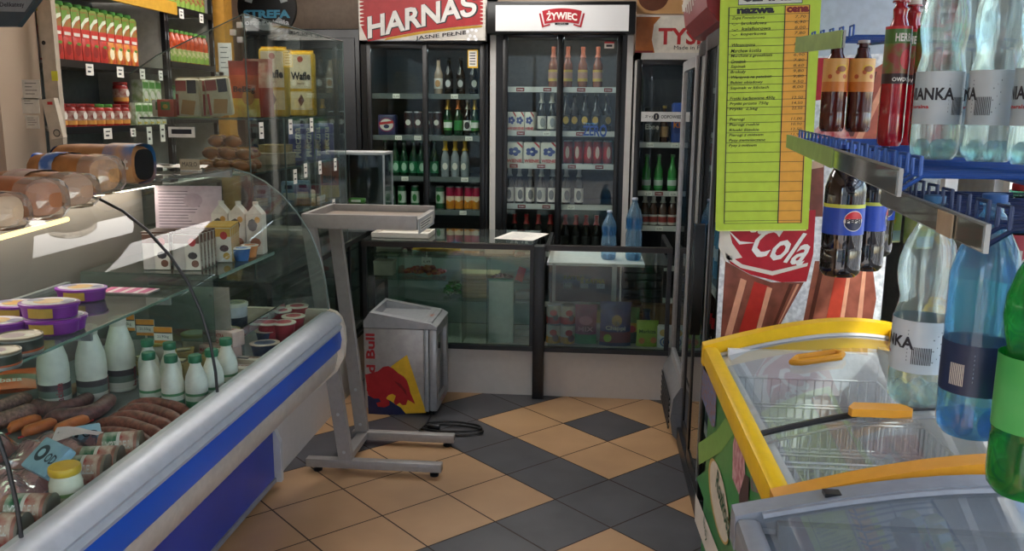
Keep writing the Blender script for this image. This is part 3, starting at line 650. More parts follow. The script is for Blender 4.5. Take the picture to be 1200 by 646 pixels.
x, w_ = at_u(673, 699, 400, 4.98)
pouch('food_bag', '', 'bag', w_*1.0, .235, .05, [(.26, mat('#2f8f4a', .35)), (.9, mat('#8c3d5c', .4)), (1, mat('#8c3d5c', .4))], 'MIX', PINK, [(mat('#b56d86', .4), 0, .62, .3, .12), (mat('#5c2438', .4), .1, .4, .25, .09)])
o = C.objects[-1]; o = o if o.parent is None else o.parent; o.location = (x, 4.98, BZ); o['label'] = 'pink and green pet food bag beside the stacked cans'
def place(o, loc, label, rot=(0,0,0), group=None):
    o.location = loc; o.rotation_euler = rot; o['label'] = label
    if group: o['group'] = group
    return o
x, w_ = at_u(702, 739, 400, 4.96)
place(pouch('food_bag', '', 'bag', w_, .262, .07, [(.1, NAVY), (.3, mat('#7d2530', .4)), (1, mat('#1d2f70', .35))], 'Chappi', OFFW, [(mat('#9cba3a', .4), -.24, .2, .13, .09), (mat('#c9a56a', .5), .04, .6, .16, .13), (mat('#e3d7bf', .5), .04, .53, .09, .06)], (.62, .13), .42), (x, 4.96, BZ), 'large navy pet food bag in the middle of the counter')
x, w_ = at_u(694, 706, 380, 5.06)
place(pouch('food_bag', '', 'bag', w_*1.6, .22, .04, [(.5, OFFW), (.85, mat('#d9c14a', .4)), (1, BLACK)]), (x, 5.07, BZ), 'white and yellow bag half hidden behind the navy bag')
x, w_ = at_u(733, 747, 395, 5.02)
place(pouch('food_bag', '', 'bag', w_*1.25, .215, .05, [(.3, mat('#3d4a44', .4)), (.62, mat('#c99a2a', .4)), (.9, mat('#3b7d45', .4)), (1, mat('#3b7d45', .4))], None, None, [(RED, 0, .42, .25, .1)]), (x, 5.03, BZ), 'green bag with orange patch beside the navy bag')
x, w_ = at_u(745, 771, 400, 4.97)
place(pouch('food_bag', '', 'bag', w_, .155, .06, [(1, mat('#a9c455', .4))], 'Markiza', mat('#2d5a2c', .5), [(mat('#d98a5a', .4), -.25, .25, .14, .12), (mat('#d98a5a', .4), .28, .28, .14, .12)], (.75, .14), .62), (x, 4.97, BZ), 'lime green bag with dark lettering in the counter')
P = Proto(lambda: make_bottle('detergent_bottle', '', 'bottle', mat('#2c3f74', .3), mat('#3a5aa0', .4), mat('#22305c', .4), h=.19, r=.045, neck=.02))
P.put((YP(757, 380, 5.1).x, 5.1, BZ), 'navy bottle standing behind the lime green bag')
def carton_small(c='#dfe3e2'):
    t = thing('carton', '', 'carton'); b = MB(); b.box((-.042, -.03, 0), (.042, .03, .125), mat(c, .45), .003); b.build('box', t)
    b = MB(); T = FRONT(0, -.0315, 0); b.disc(0, .035, .027, .027, mat('#3a68a8', .4), T); b.disc(0, .035, .02, .02, OFFW, T, .001); b.disc(0, .035, .01, .015, mat('#3a68a8', .4), T, .002); b.disc(-.01, .09, .02, .02, mat('#d9b25a', .4), T); b.build('print', t); return t
P = Proto(carton_small)
for k, u in enumerate((778, 792)): P.put((YP(u, 405, 4.97).x+.0+.006*k, 4.97+.0*k, BZ), ('white carton with blue ring beside the lime green bag', 'white carton with blue ring beside the sliding-door fridge')[k], 'white cartons in the counter')
b = MB(); x, w_ = at_u(757, 800, 380, 5.12); t = thing('cardboard_box', 'plain brown cardboard box behind the white cartons', 'box', (x, 5.18, BZ)); b.box((-.13, -.05, 0), (.1, .0, .2), mat('#8d6f52', .7), .002); b.build('box', t)
b = MB(); b.box((-.135, -.055, .2), (.105, .005, .212), mat('#7d6248', .7)); b.build('lid', t)
# water bottles on the serving board
waterm = liquid('#c4e4f8', .3, 1.2, body=.22)
def pet_prof(h, r, waist=True, neck=.0125):
    P_ = [(r*.55, .004), (r*.8, 0), (r*.97, h*.03), (r, h*.07), (r, h*.2), (r*.97, h*.215), (r, h*.23), (r, h*.42)]
    P_ += [(r*.86, h*.49), (r*.84, h*.52), (r*.95, h*.58), (r, h*.63), (r*.97, h*.7)] if waist else [(r, h*.62), (r*.99, h*.68)]
    return P_+[(r*.8, h*.78), (r*.5, h*.86), (neck*1.3, h*.915), (neck, h*.93), (neck, h*.955), (neck*1.5, h*.958), (neck*1.5, h*.968), (neck, h*.97)]
def make_pet(name, label, cat, m, h, r, cap, lab=None, lab_z=(.24, .4), waist=True, neck=.0125, art=None, seg=20):
    t = thing(name, label, cat); b = MB(); b.lathe(pet_prof(h, r, waist, neck), m, seg)
    for k in range(5):                                             # petal feet
        a = 2*PI*k/5; b.blob(r*.3, r*.3, h*.05, m, Matrix.Translation((r*.58*math.cos(a), r*.58*math.sin(a), h*.051)), 8, 6)
    b.build('body', t)
    b = MB(); b.lathe([(neck*1.2, h*.965), (neck*1.25, h*.975), (neck*1.25, h), (neck*1.0, h*1.003)], cap, 14); b.build('cap', t)
    if lab:
        b = MB(); z0, z1 = h*lab_z[0], h*lab_z[1]; mm = lab if isinstance(lab, list) else [(1, lab)]
        pr_, ms = [(r*1.012, z0)], []
        for zz, m_ in mm: pr_.append((r*1.012, z0+(z1-z0)*zz)); ms.append(m_)
        b.lathe(pr_, ms, seg, cap=False); lb = b.build('label', t)
        if art:
            b = MB(); art(b, lambda x, z: (1.02*r*math.sin(x/r), -1.02*r*math.cos(x/r), z)); b.build('print', lb)
    return t
def wrap_text(b, cyl, s, w, h, m, x, z, bold=.02, n=0, lift=1.0):
    vs, fs, asp = text_data(s, bold)
    b.add([cyl(x+(a-.5)*w, z+(q-.5)*h) for a, q in vs], fs, m)
def wrap_disc(b, cyl, rx, rz, m, x, z, a0=0, a1=2*PI, n=18, k=1.0):
    """ellipse (or its upper / lower half when a0 is given) wrapped round the label in narrow columns"""
    up, full = a0 < PI, a0 == 0; zc = 0 if full else rz*math.sin(a0); vs, fs = [], []
    c = 1 if full else math.cos(a0)
    for i in range(n+1):
        t = -c+2*c*i/n; e = rz*math.sqrt(max(0, 1-t*t)); lo, hi = (-e, e) if full else ((zc, max(e, zc)) if up else (min(-e, zc), zc))
        for q in (lo, hi): p = cyl(x+rx*t, z+q); vs.append((p[0]*k, p[1]*k, p[2]))
    b.add(vs, [(2*i, 2*i+2, 2*i+3, 2*i+1) for i in range(n)], m)
capb = mat('#c9d3e6', .35)
P = Proto(lambda: make_pet('water_bottle', '', 'bottle', waterm, .285, .044, capb, clear('#a8d4f0', .6), (.5, .68)))
P.put((YP(713, 300, 5.06).x, 5.06, .7915), 'small blue-tinted water bottle on the white serving shelf', 'water bottles on the serving shelf')
P.put((YP(742, 300, 5.06).x, 5.06, .7915), 'taller blue-tinted water bottle on the white serving shelf', 'water bottles on the serving shelf', (0,0,.3), (1.08, 1.08, 1.27))
# goods in the left section
sw = [mat(c_, .35) for c_ in ('#6d1f33', '#8c2a44', '#541726', '#a3455e')]; so_ = [mat(c_, .4) for c_ in ('#b5432c', '#9c2c24', '#c9713a')]; gs = [mat(c_, .5) for c_ in ('#2f7a33', '#256029', '#429445')]
def heap(name, label, cat, u0, u1, v, y, z, mats, n, r, hgt, dep=.12):
    x, w_ = at_u(u0, u1, v, y); b = MB()
    for k in range(n):
        a = RND.uniform(-1, 1); c_ = RND.uniform(-1, 1); hh = hgt*(1-a*a)*(1-.5*c_*c_)*RND.random()
        T = Matrix.Translation((x+a*w_/2, y+c_*dep/2, z+r*.7+hh)) @ Matrix.Rotation(RND.uniform(0, 6), 4, 'Z') @ Matrix.Rotation(RND.uniform(-.8, .8), 4, 'X')
        b.blob(r*1.5, r*.8, r*.7, RND.choice(mats), T, 6, 4)
    o = b.build(name); tag(o, label, cat); o['kind'] = 'stuff'; return o
heap('wrapped_sweets', 'heap of dark red wrapped sweets on the upper glass shelf', 'sweets', 470, 521, 331, 5.18, .792, sw, 110, .014, .045)
heap('wrapped_sweets', 'heap of orange-red wrapped sweets on the lower glass shelf', 'sweets', 474, 521, 358, 5.18, .652, so_, 90, .014, .04)
heap('green_sweets', 'heap of green wrapped sweets behind the silver cooler', 'sweets', 521, 545, 372, 5.16, .532, gs, 80, .014, .09)
x, w_ = at_u(484, 541, 292, 4.98)
t = pouch('sweets_bag', 'yellow, blue and white sweets bag lying at the top of the counter', 'bag', w_, .12, .03, [(.35, mat('#d9a12c', .35)), (.8, mat('#c9882c', .35)), (1, mat('#d9a12c', .35))], 'HARIBO', mat('#c23a4a', .4), [(mat('#3f8fd0', .4), .36, .5, .14, .4), (OFFW, .2, .55, .1, .3)], (.6, .3), .5)
t.location = (x, 4.94, .84); t.rotation_euler = (math.radians(-72), 0, 0)
b = MB(); b.box((-1.29, CY0+.035, .815), (-.345, CY0+.19, .822), GLASSG); b.build('glass_shelf', c1, True)
p = YP(500, 306, 5.0); t = thing('price_card', 'white price card hanging below the sweets bag', 'card', (p.x, 5.0, p.z-.03)); b = MB(); T = FRONT(0, 0, .03); tagplate(b, T, .06, .045, PAPER, txt='6,49'); b.box((-.03, .0005, .0075), (.03, .002, .0525), PAPER); b.build('card', t); b = MB(); b.box((-.004, .001, .05), (.004, .003, .11), OFFW); b.build('clip', t)
def paper_box(name, label, cat, lo, hi, m, lidm=None, group=None):
    t = thing(name, label, cat, ((lo[0]+hi[0])/2, (lo[1]+hi[1])/2, lo[2]), group=group)
    b = MB(); b.box(lo, (hi[0], hi[1], lo[2]+(hi[2]-lo[2])*.82), m, .003); b.build('box', t, True)
    b = MB(); b.box((lo[0]-.002, lo[1]-.002, lo[2]+(hi[2]-lo[2])*.82), (hi[0]+.002, hi[1]+.002, hi[2]), lidm or m, .003); b.build('lid', t, True); return t
pale = mat('#d9cdb8', .6)
x, w_ = at_u(443, 472, 324, 5.15); paper_box('paper_box', 'pale paper box on the upper glass shelf near the wall end', 'box', (x-w_/2, 5.12, .786), (x+w_/2, 5.24, .85), pale)
x, w_ = at_u(440, 462, 350, 5.15); paper_box('paper_box', 'pale paper box on the lower glass shelf behind the cooler', 'box', (x-w_/2, 5.12, .646), (x+w_/2, 5.22, .735), pale)
x, w_ = at_u(545, 585, 360, 5.18)
for k in range(7):
    z = .526+.0215*k; j = RND.uniform(-.008, .008)
    paper_box('flat_carton', f'{ORD[k]} flat cream carton from the bottom of the counter stack', 'carton', (x-w_/2+j, 5.1, z), (x+w_/2+j, 5.25, z+.02), mat('#d8bf98', .6), group='flat cream cartons stacked in the counter')
x, w_ = at_u(573, 602, 360, 4.95)
t = thing('white_cabinet_box', 'plain pale green-white box standing in the counter', 'box', (x, 4.95, BZ)); b = MB(); b.box((x-w_/2, 4.93, BZ), (x+w_/2, 4.97, .668), mat('#c9d6cf', .4), .003); b.build('box', t, True); b = MB(); b.box((x-w_/2-.002, 4.928, .668), (x+w_/2+.002, 4.972, .676), mat('#6fae98', .3)); b.build('lid', t, True)
heap('dark_sweets', 'heap of dark sweets on top of the pale green-white box', 'sweets', 577, 600, 331, 4.95, .683, [mat('#5a3038', .4), mat('#3c2024', .4), mat('#8a7a78', .4)], 40, .009, .02, .022)
x, w_ = at_u(569, 602, 294, 5.0); t = thing('plastic_tray', 'white plastic tray of sweets at the top of the counter', 'tray', (x, 5.02, .823))
b = MB(); b.box((-w_/2, -.06, 0), (w_/2, .06, .006), OFFW); b.box((-w_/2, -.06, .006), (w_/2, -.055, .032), OFFW); b.box((-w_/2, .055, .006), (w_/2, .06, .032), OFFW); b.box((-w_/2, -.055, .006), (-w_/2+.005, .055, .032), OFFW); b.box((w_/2-.005, -.055, .006), (w_/2, .055, .032), OFFW); b.build('tray', t)
b = MB()
for k in range(10): b.blob(.014, .012, .01, RND.choice([NAVY, WHITE, LBLUE]), Matrix.Translation((RND.uniform(-.05, .05), RND.uniform(-.045, .045), .018)), 6, 4)
o = b.build('filling', t); o['kind'] = 'stuff'
x, w_ = at_u(603, 612, 347, 5.0); t = thing('red_tag', 'red plastic price holder leaning by the counter post', 'tag', (x, 5.0, .66)); b = MB(); b.box((-w_/2, -.004, 0), (w_/2, .004, .085), RED, .002); b.build('plate', t); t.rotation_euler = (.1, .3, 0); b = MB(); b.box((-w_/2, .004, -.0), (w_/2, .03, .006), RED); b.build('foot', t)
for k, (v, h) in enumerate(((378, .05), (352, .05), (396, .045))):
    x, w_ = at_u(604, 626, v, 5.12); z = (.526, .646, BZ)[k]; paper_box('white_carton', ('white carton on the bottom glass shelf by the counter post', 'white carton on the middle glass shelf by the counter post', 'white carton on the floor board by the counter post')[k], 'carton', (x-w_/2, 5.1, z), (x+w_/2, 5.2, z+h), mat('#c3c6c6', .5), group='white cartons by the counter post')
# on the counter
t = thing('paper_sheet', 'printed white sheet lying on the glass counter near the post', 'paper', (-.42, 5.15, .9035)); b = MB(); b.box((-.12, -.16, 0), (.12, .16, .0012), PAPER)
T = frame((0, 0, .0016), (1,0,0), (0,1,0))
for k in range(8): b.rect(-.09, .12-.033*k, RND.uniform(.0, .09), .127-.033*k, mat('#8f8f94', .6), T)
b.build('sheet', t); t.rotation_euler = (0,0,-.25)
p0, p1 = ZP(412, 281, .9), ZP(488, 281, .9)
t = thing('plastic_tray', 'shallow white coin tray on the counter behind the packing table', 'tray', (-1.12, 5.06, .9035)); b = MB(); b.box((-.17, -.11, 0), (.17, .11, .012), OFFW, .004); b.build('base', t); b = MB()
for a, c_ in (((-.17,-.11),(.17,-.1)), ((-.17,.1),(.17,.11)), ((-.17,-.1),(-.16,.1)), ((.16,-.1),(.17,.1))): b.box((a[0], a[1], .012), (c_[0], c_[1], .03), OFFW)
b.build('rim', t)
# small glass cabinet on the counter
y0 = 5.24; p0 = YP(398, 262, y0); p1 = YP(450, 180, y0); zb = .9035; zt = p1.z
t = thing('countertop_vitrine', 'small aluminium-edged glass cabinet on the counter by the wall', 'cabinet', ((p0.x+p1.x)/2, y0+.1, zb))
xa_, xb_ = p0.x, p1.x; b = MB()
for x in (xa_, xb_-.01):
    for y in (y0, y0+.22): b.box((x, y, zb), (x+.01, y+.01, zt), ALU)
for z in (zb, zt-.01):
    for y in (y0, y0+.22): b.box((xa_, y, z), (xb_, y+.01, z+.01), ALU)
    for x in (xa_, xb_-.01): b.box((x, y0, z), (x+.01, y0+.23, z+.01), ALU)
b.build('frame', t, True)
b = MB(); b.box((xa_+.01, y0+.003, zb+.01), (xb_-.01, y0+.007, zt-.01), GLASS); b.box((xb_-.007, y0+.01, zb+.01), (xb_-.003, y0+.22, zt-.01), GLASS); b.build('pane', t, True)
b = MB(); b.box((xa_+.002, y0+.225, zb+.01), (xb_-.002, y0+.229, zt-.01), DARK); b.box((xa_+.001, y0+.01, zb+.01), (xa_+.004, y0+.22, zt-.01), DARK); b.build('back_panel', t, True)
b = MB(); b.box((xa_, y0, zt), (xb_, y0+.23, zt+.006), LGREY); b.build('top', t, True)
b = MB(); b.box((xa_+.01, y0+.01, zb+.16), (xb_-.01, y0+.22, zb+.164), GLASSG); b.build('glass_shelf', t, True)
t = thing('red_sign', 'red card standing in the small glass cabinet', 'card', (xb_-.055, y0+.03, zb+.0115)); b = MB(); b.box((-.022, 0, 0), (.022, .004, .145), mat('#c22a2e', .4)); b.rect(-.015, .03, .012, .05, OFFW, FRONT(0, -.0005, 0)); b.build('card', t); b = MB(); b.box((-.022, .004, 0), (.022, .03, .004), RED); b.build('foot', t)
t = thing('green_packet', 'green packet lying on the shelf of the small glass cabinet', 'packet', (xa_+.09, y0+.09, zb+.1645)); b = MB(); b.box((-.05, -.03, 0), (.05, .03, .028), mat('#5d9a45', .4), .008); b.build('packet', t); b = MB(); b.rect(-.03, .006, .03, .02, PAPER, FRONT(0, -.0305, 0)); b.build('label', t)
# ================================================================== SILVER COOLER WITH BULL
X0, X1, Y0, Y1 = -1.215, -.815, 4.455, 4.825
t = thing('mini_cooler', 'small silver drinks cooler with red bull emblem on its side', 'cooler', ((X0+X1)/2, (Y0+Y1)/2, 0))
sv = mat('#a59f9b', .35, .25); b = MB(); b.box((X0, Y0, .03), (X1-.07, Y1, .485), sv, .006); b.build('body', t, True)
b = MB(); b.box((X1-.07, Y0-.004, .025), (X1-.045, Y1+.004, .487), SILVER, .006)
b.box((X1-.045, Y0, .025), (X1, Y0+.045, .487), SILVER, .012); b.box((X1-.045, Y1-.045, .025), (X1, Y1, .487), SILVER, .012); b.box((X1-.045, Y0+.04, .025), (X1-.004, Y1-.04, .07), SILVER); b.box((X1-.045, Y0+.04, .44), (X1-.004, Y1-.04, .487), SILVER); d = b.build('door', t, True)
b = MB(); b.box((X1-.03, Y0+.045, .07), (X1-.022, Y1-.045, .44), clear('#55606a', 1.5)); b.build('pane', d, True)
b = MB(); b.text('Red Bull', .12, .02, RED, frame((X1+.0005, (Y0+Y1)/2, .05), (0,1,0), (0,0,1))); b.build('lettering', d, True)
b = MB()                                                           # lid: sloping towards the door, open tray on top
hi, lo_ = .572, .518
R_ = [(X0, .487), (X1, .487), (X1, lo_-.02), (X1-.035, lo_), (X0+.035, hi), (X0, hi-.05)]
R_ = [(X0+.05, .487), (X1-.09, .487), (X1-.09, lo_+.008), (X0+.05, hi-.003)]
b.prism([(x, z) for x, z in R_], .05, SILVER, frame((0, Y0+.05, 0), (1,0,0), (0,0,1)))
b.prism([(x, z) for x, z in R_], .045, SILVER, frame((0, Y1, 0), (1,0,0), (0,0,1)))
b.prism([(X0, .487), (X0+.05, .487), (X0+.05, hi-.003), (X0+.035, hi), (X0, hi-.05)], Y1-Y0, SILVER, frame((0, Y1, 0), (1,0,0), (0,0,1)))
b.prism([(X1-.09, .487), (X1, .487), (X1, lo_-.02), (X1-.035, lo_), (X1-.09, lo_+.008)], Y1-Y0, SILVER, frame((0, Y1, 0), (1,0,0), (0,0,1)))
b.box((X0+.02, Y0+.03, .487), (X1-.03, Y1-.03, .522), GREY); b.build('lid', t, True)
b = MB(); b.text('BULL', .05, .02, mat('#c2613a', .4), frame((X1-.06, (Y0+Y1)/2, lo_+.006), (0,1,0), (-1,0,.2)), bold=.02); b.build('badge', t, True)
for x in (X0+.04, X1-.04):
    for y in (Y0+.04, Y1-.04):
        b = MB(); b.lathe([(.018, 0), (.018, .03)], BLACK, 10, Matrix.Translation((x, y, 0))); b.build('foot', t, True)
def onf(pts, dy):
    return [tuple(Vector(((q := YP(u, v, Y0)).x, Y0-dy, q.z))) for u, v in pts]
b = MB()
ye = mat('#dfb02a', .4); bu = mat('#a81f24', .4); nv = mat('#1b2148', .4)
b.poly(onf([(477, 416), (499.5, 484), (440, 486), (444, 462), (452, 440), (459, 429)], .001)[::-1], ye)
b.poly(onf([(431, 464), (445, 464), (458, 470), (470, 478), (476, 485.5), (432, 487)], .002)[::-1], nv)
b.poly(onf([(428, 439), (434, 437.5), (443, 435), (449, 430), (455, 429), (461, 432), (467, 437.5), (473, 441), (477, 446), (479.5, 453), (481, 460), (485.5, 470.5), (486.5, 473.5), (481.5, 470.5), (478, 468.5), (476, 474.5), (472, 475), (468.5, 472), (464, 475), (461.5, 471), (464, 464), (460, 461.5), (455.5, 463), (452.5, 466.5), (456.5, 470.5), (456.5, 475), (450.5, 477.5), (443, 476.5), (441, 472), (446.5, 471), (444.5, 467), (438.5, 467), (431.5, 463), (430, 452)], .003)[::-1], bu)
b.poly(onf([(462, 446), (470, 450), (476, 458), (477, 464), (472, 457), (465, 450)], .004)[::-1], mat('#7c1218', .4)); b.build('emblem', t, True)
q = YP(434.5, 425, Y0); b = MB(); b.text('Red Bull', .325, .05, bu, frame((q.x, Y0-.0015, q.z), (0,0,1), (-1,0,0)), bold=.03); b.build('lettering', t, True)
# cable on the floor
pts = [Vector((-.86, 4.70, .008))]
for k in range(60):
    a = k/59*2*PI*2.2; pts.append(Vector((-.70+.17*math.cos(a+2.6)*(1-.15*k/60), 4.22+.06*math.sin(a+2.6)+.0012*k, .008+.0022*(k//12))))
b = MB(); b.tube(pts, .006, BLACK, 6); t = thing('power_cable', 'black power cord coiled on the tiles beside the silver cooler', 'cord', (-.8, 4.45, 0)); b.build('sheath', t, True)
b = MB(); e = pts[-1]; b.box((e.x-.02, e.y-.018, .001), (e.x+.045, e.y+.018, .034), BLACK, .006); b.build('plug', t, True)
# ================================================================== METAL PACKING TABLE
t = thing('packing_table', 'grey metal packing table on cantilever legs beside the deli case', 'table', (-1.1, 3.87, 0))
gm = mat('#97928e', .45, .2, var=.04)
for (y, xf, xb, xt) in ((3.685, -1.285, -1.10, -1.235), (4.045, -1.17, -1.122, -1.235)):
    b = MB(); b.box((xf, y-.022, .022), (-.655, y+.022, .062), gm, .003); ft = b.build('foot_bar', t, True)
    for x in (xf+.05, -.69):
        b = MB(); b.lathe([(.02, 0), (.022, .01), (.012, .014), (.012, .024)], BLACK, 10, Matrix.Translation((x, y, 0))); b.build('rubber_foot', ft, True)
    b = MB(); b.add([(xb-.031, y-.018, .062), (xb+.031, y-.018, .062), (xb+.031, y+.018, .062), (xb-.031, y+.018, .062), (xt-.029, y-.018, 1.13), (xt+.029, y-.018, 1.13), (xt+.029, y+.018, 1.13), (xt-.029, y+.018, 1.13)], [(0,3,2,1),(4,5,6,7),(0,1,5,4),(1,2,6,5),(2,3,7,6),(3,0,4,7)], gm)
    for z in (.1, .28): b.disc(0, 0, .008, .008, STEEL, FRONT(xb+(xt-xb)*(z-.06)/1.07, y-.0185, z), n=10)
    b.build('leg', t, True)
b = MB(); b.box((-1.14, 3.70, .03), (-1.09, 4.03, .06), gm); b.build('cross_bar', t, True)
tx0, tx1, ty0, ty1, tz = -1.265, -.755, 3.665, 4.10, 1.13
b = MB(); b.box((tx0, ty0, tz), (tx1, ty0+.02, tz+.062), gm, .002); b.box((tx0, ty1-.02, tz), (tx1, ty1, tz+.062), gm, .002); b.box((tx0, ty0+.02, tz), (tx0+.02, ty1-.02, tz+.062), gm); b.box((tx1-.02, ty0+.02, tz), (tx1, ty1-.02, tz+.045), gm); b.build('tray_rim', t, True)
b = MB(); b.box((tx0+.02, ty0+.02, tz+.005), (tx1-.02, ty1-.02, tz+.03), mat('#9a8b7e', .4, .2)); b.build('tray', t, True)
b = MB(); b.box((tx1, ty0+.03, tz-.02), (tx1+.004, ty1-.04, tz+.045), LGREY); T = frame((tx1+.0045, (ty0+ty1)/2, tz+.012), (0,1,0), (0,0,1)); b.rect(-.16, -.02, .14, .018, PAPER, T)
for k in range(3): b.rect(-.15, .008-.011*k, .09-.03*k, .012-.011*k, INK, T, .001)
b.build('label_strip', t, True)
# ================================================================== CURVED-GLASS DELI CASE
DY0, DY1 = .95, 3.55
t = thing('deli_case', 'long refrigerated deli case with curved glass and blue-striped bumper', 'counter', (-1.5, 2.2, 0))
XZ = lambda y: frame((0, y, 0), (1,0,0), (0,0,1))                 # profile plane, extrudes towards -y
def sweep(prof, y0, y1, m, name, parent=t, smooth=True, caps=None):
    b = MB(); b.prism(prof, y1-y0, m, XZ(y1), caps, smooth); return b.build(name, parent, True)
plinth = mat('#2f45a6', .3, var=.08, scale=3)
b = MB(); b.box((-1.88, DY0, .04), (-1.36, 3.47, .285), plinth); b.build('plinth', t, True)
b = MB(); b.box((-1.375, DY0, .03), (-1.352, 3.47, .05), GREY); b.prism([(-1.36, .285), (-1.33, .21), (-1.33, .03), (-1.40, .03), (-1.40, .285)], .028, LGREY, XZ(3.5)); b.build('plinth_end', t, True)
for y in (1.2, 3.44):
    b = MB(); b.lathe([(.03, 0), (.03, .01), (.015, .012), (.015, .04)], STEEL, 12, Matrix.Translation((-1.42, y, 0))); b.build('foot', t, True)
sweep([(-1.09, .535), (-1.075, .60), (-1.08, .632), (-1.2, .632), (-1.9, .632), (-1.9, .285), (-1.38, .285), (-1.34, .335), (-1.23, .42)], DY0, 3.52, mat('#b7aa9b', .4), 'belly')
bp = mat('#1a4fae', .3, var=.05, scale=2)
sweep([(-1.10, .63), (-1.062, .632), (-1.055, .672), (-1.062, .712), (-1.10, .714)], DY0, 3.52, bp, 'blue_strip')
sweep([(-1.12, .712), (-1.058, .714), (-1.052, .728), (-1.062, .742), (-1.052, .756), (-1.062, .776), (-1.085, .79), (-1.112, .796), (-1.14, .79)], DY0, 3.52, mat('#b0b3b8', .4, .25, var=.03), 'bumper_rail')
b = MB(); b.prism([(-1.14, .70), (-1.14, .72), (-1.90, .72), (-1.90, .67)], 3.52-DY0, mat('#8f9294', .35, .4), XZ(3.52)); b.build('deck', t, True)
endp = [(-1.108, .80), (-1.08, .79), (-1.058, .765), (-1.045, .72), (-1.042, .66), (-1.05, .59), (-1.085, .525), (-1.15, .465), (-1.24, .40), (-1.335, .33), (-1.39, .255), (-1.93, .255), (-1.95, .80)]
b = MB(); b.prism(endp, .03, mat('#d2c5b2', .4), XZ(DY1), None, True); b.build('end_panel', t, True)
inner = mat('#80766f', .5, var=.04, scale=4)
b = MB(); b.box((-1.95, DY0, .67), (-1.905, 3.52, 1.385), inner); b.build('back_panel', t, True)
GP = [(-1.115, .797), (-1.117, .86), (-1.128, .95), (-1.15, 1.04), (-1.185, 1.13), (-1.235, 1.21), (-1.30, 1.285), (-1.37, 1.34), (-1.44, 1.375), (-1.50, 1.389)]
def cglass(y0, y1, name='front_pane'):
    b = MB(); n = len(GP)-1
    b.grid(lambda a, c: (GP[round(a*n)][0], y0+(y1-y0)*c, GP[round(a*n)][1]), n, 1, clear('#e6eeea', .4, .012, .012, '#cfd2d0')); return b.build(name, t, True)
seal = mat('#15181a', .4)
for y0, y1 in ((DY0, 1.50), (1.508, 2.415), (2.425, 3.52)): cglass(y0, y1)
for y in (1.504, 2.42):
    b = MB(); b.tube([(x, y, z+.001) for x, z in GP], .0045, seal, 6); b.build('seal', t, True)
b = MB(); b.add([(x, 3.535, z) for x, z in GP]+[(-1.95, 3.535, 1.389), (-1.95, 3.535, .8)], [tuple(range(len(GP)+2))], clear('#dde9e4', 1., .02, .02)); b.build('end_pane', t, True)
b = MB(); b.tube([(x, 3.535, z) for x, z in GP], .0035, mat('#6f7f7c', .2), 6); b.build('pane_edge', t, True)
b = MB(); b.box((-1.95, DY0, 1.389), (-1.50, 3.54, 1.397), clear('#c9cfcb', 1., .03, .22, '#b9b7b0')); b.build('top_pane', t, True)
for y in (1.5, 2.42, 3.5):
    b = MB(); b.box((-1.9, y-.012, 1.36), (-1.5, y+.012, 1.388), ALU); b.build('top_rib', t, True)
pa, pb = ZP(-30, 287, 1.31), ZP(79, 257, 1.31)
b = MB(); b.tube([pa, pb], .007, mat('#ffd98a', .5, emit=1.3), 10); b.build('lamp_tube', t, True)
b = MB(); b.box((-1.90, DY0+.05, 1.325), (-1.80, 3.5, 1.385), mat('#8d857e', .5)); lh = b.build('added_lamp_housing', t, True)  # extra out-of-sight lamp, added to brighten the deli goods
b = MB(); b.box((-1.88, DY0+.08, 1.318), (-1.82, 3.47, 1.3245), mat('#fff4e4', .5, emit=6.)); b.build('added_lamp_diffuser', lh, True)
# inner glass shelf with tins
GZ = 1.005
b = MB(); b.box((-1.89, DY0+.02, GZ-.008), (-1.44, 2.93, GZ), clear('#cfe2da', 1.2, .02, .03)); b.box((-1.442, DY0+.02, GZ-.008), (-1.438, 2.93, GZ), mat('#6f8a80', .2)); sh = b.build('glass_shelf', t, True)
b = MB(); b.box((-1.90, DY0, GZ-.03), (-1.88, 2.93, GZ+.012), ALU); b.build('shelf_rail', sh, True)
for y in (1.5, 2.42, 2.92):
    b = MB(); b.box((-1.895, y-.006, GZ-.06), (-1.50, y+.006, GZ-.009), ALU); b.build('bracket', sh, True)
CZS = 1.05
b = MB(); b.box((-1.86, 2.965, CZS-.008), (-1.33, 3.505, CZS), clear('#cfe2da', 1.2, .02, .03)); sh2 = b.build('glass_shelf', t, True)
b = MB(); b.box((-1.86, 2.96, .80), (-1.36, 2.966, CZS-.008), clear('#d5e3dc', 1., .02, .05)); b.box((-1.335, 2.965, CZS-.012), (-1.33, 3.505, CZS), mat('#9fb0aa', .2)); b.build('side_pane', sh2, True)
b = MB(); b.box((-1.62, 2.985, .84), (-1.31, 2.991, 1.0), mat('#8f8880', .45)); b.disc(-.02, 0, .006, .006, BLACK, FRONT(-1.36, 2.9845, .97), n=10); b.build('divider_plate', sh2, True)
# -------------------------------------------------- goods helpers
DZ = lambda x: .7215     # top of the sloping deck
def deck(u, v):
    z = .72
    for _ in range(4): p = ZP(u, v, z); z = DZ(p.x)
    return p
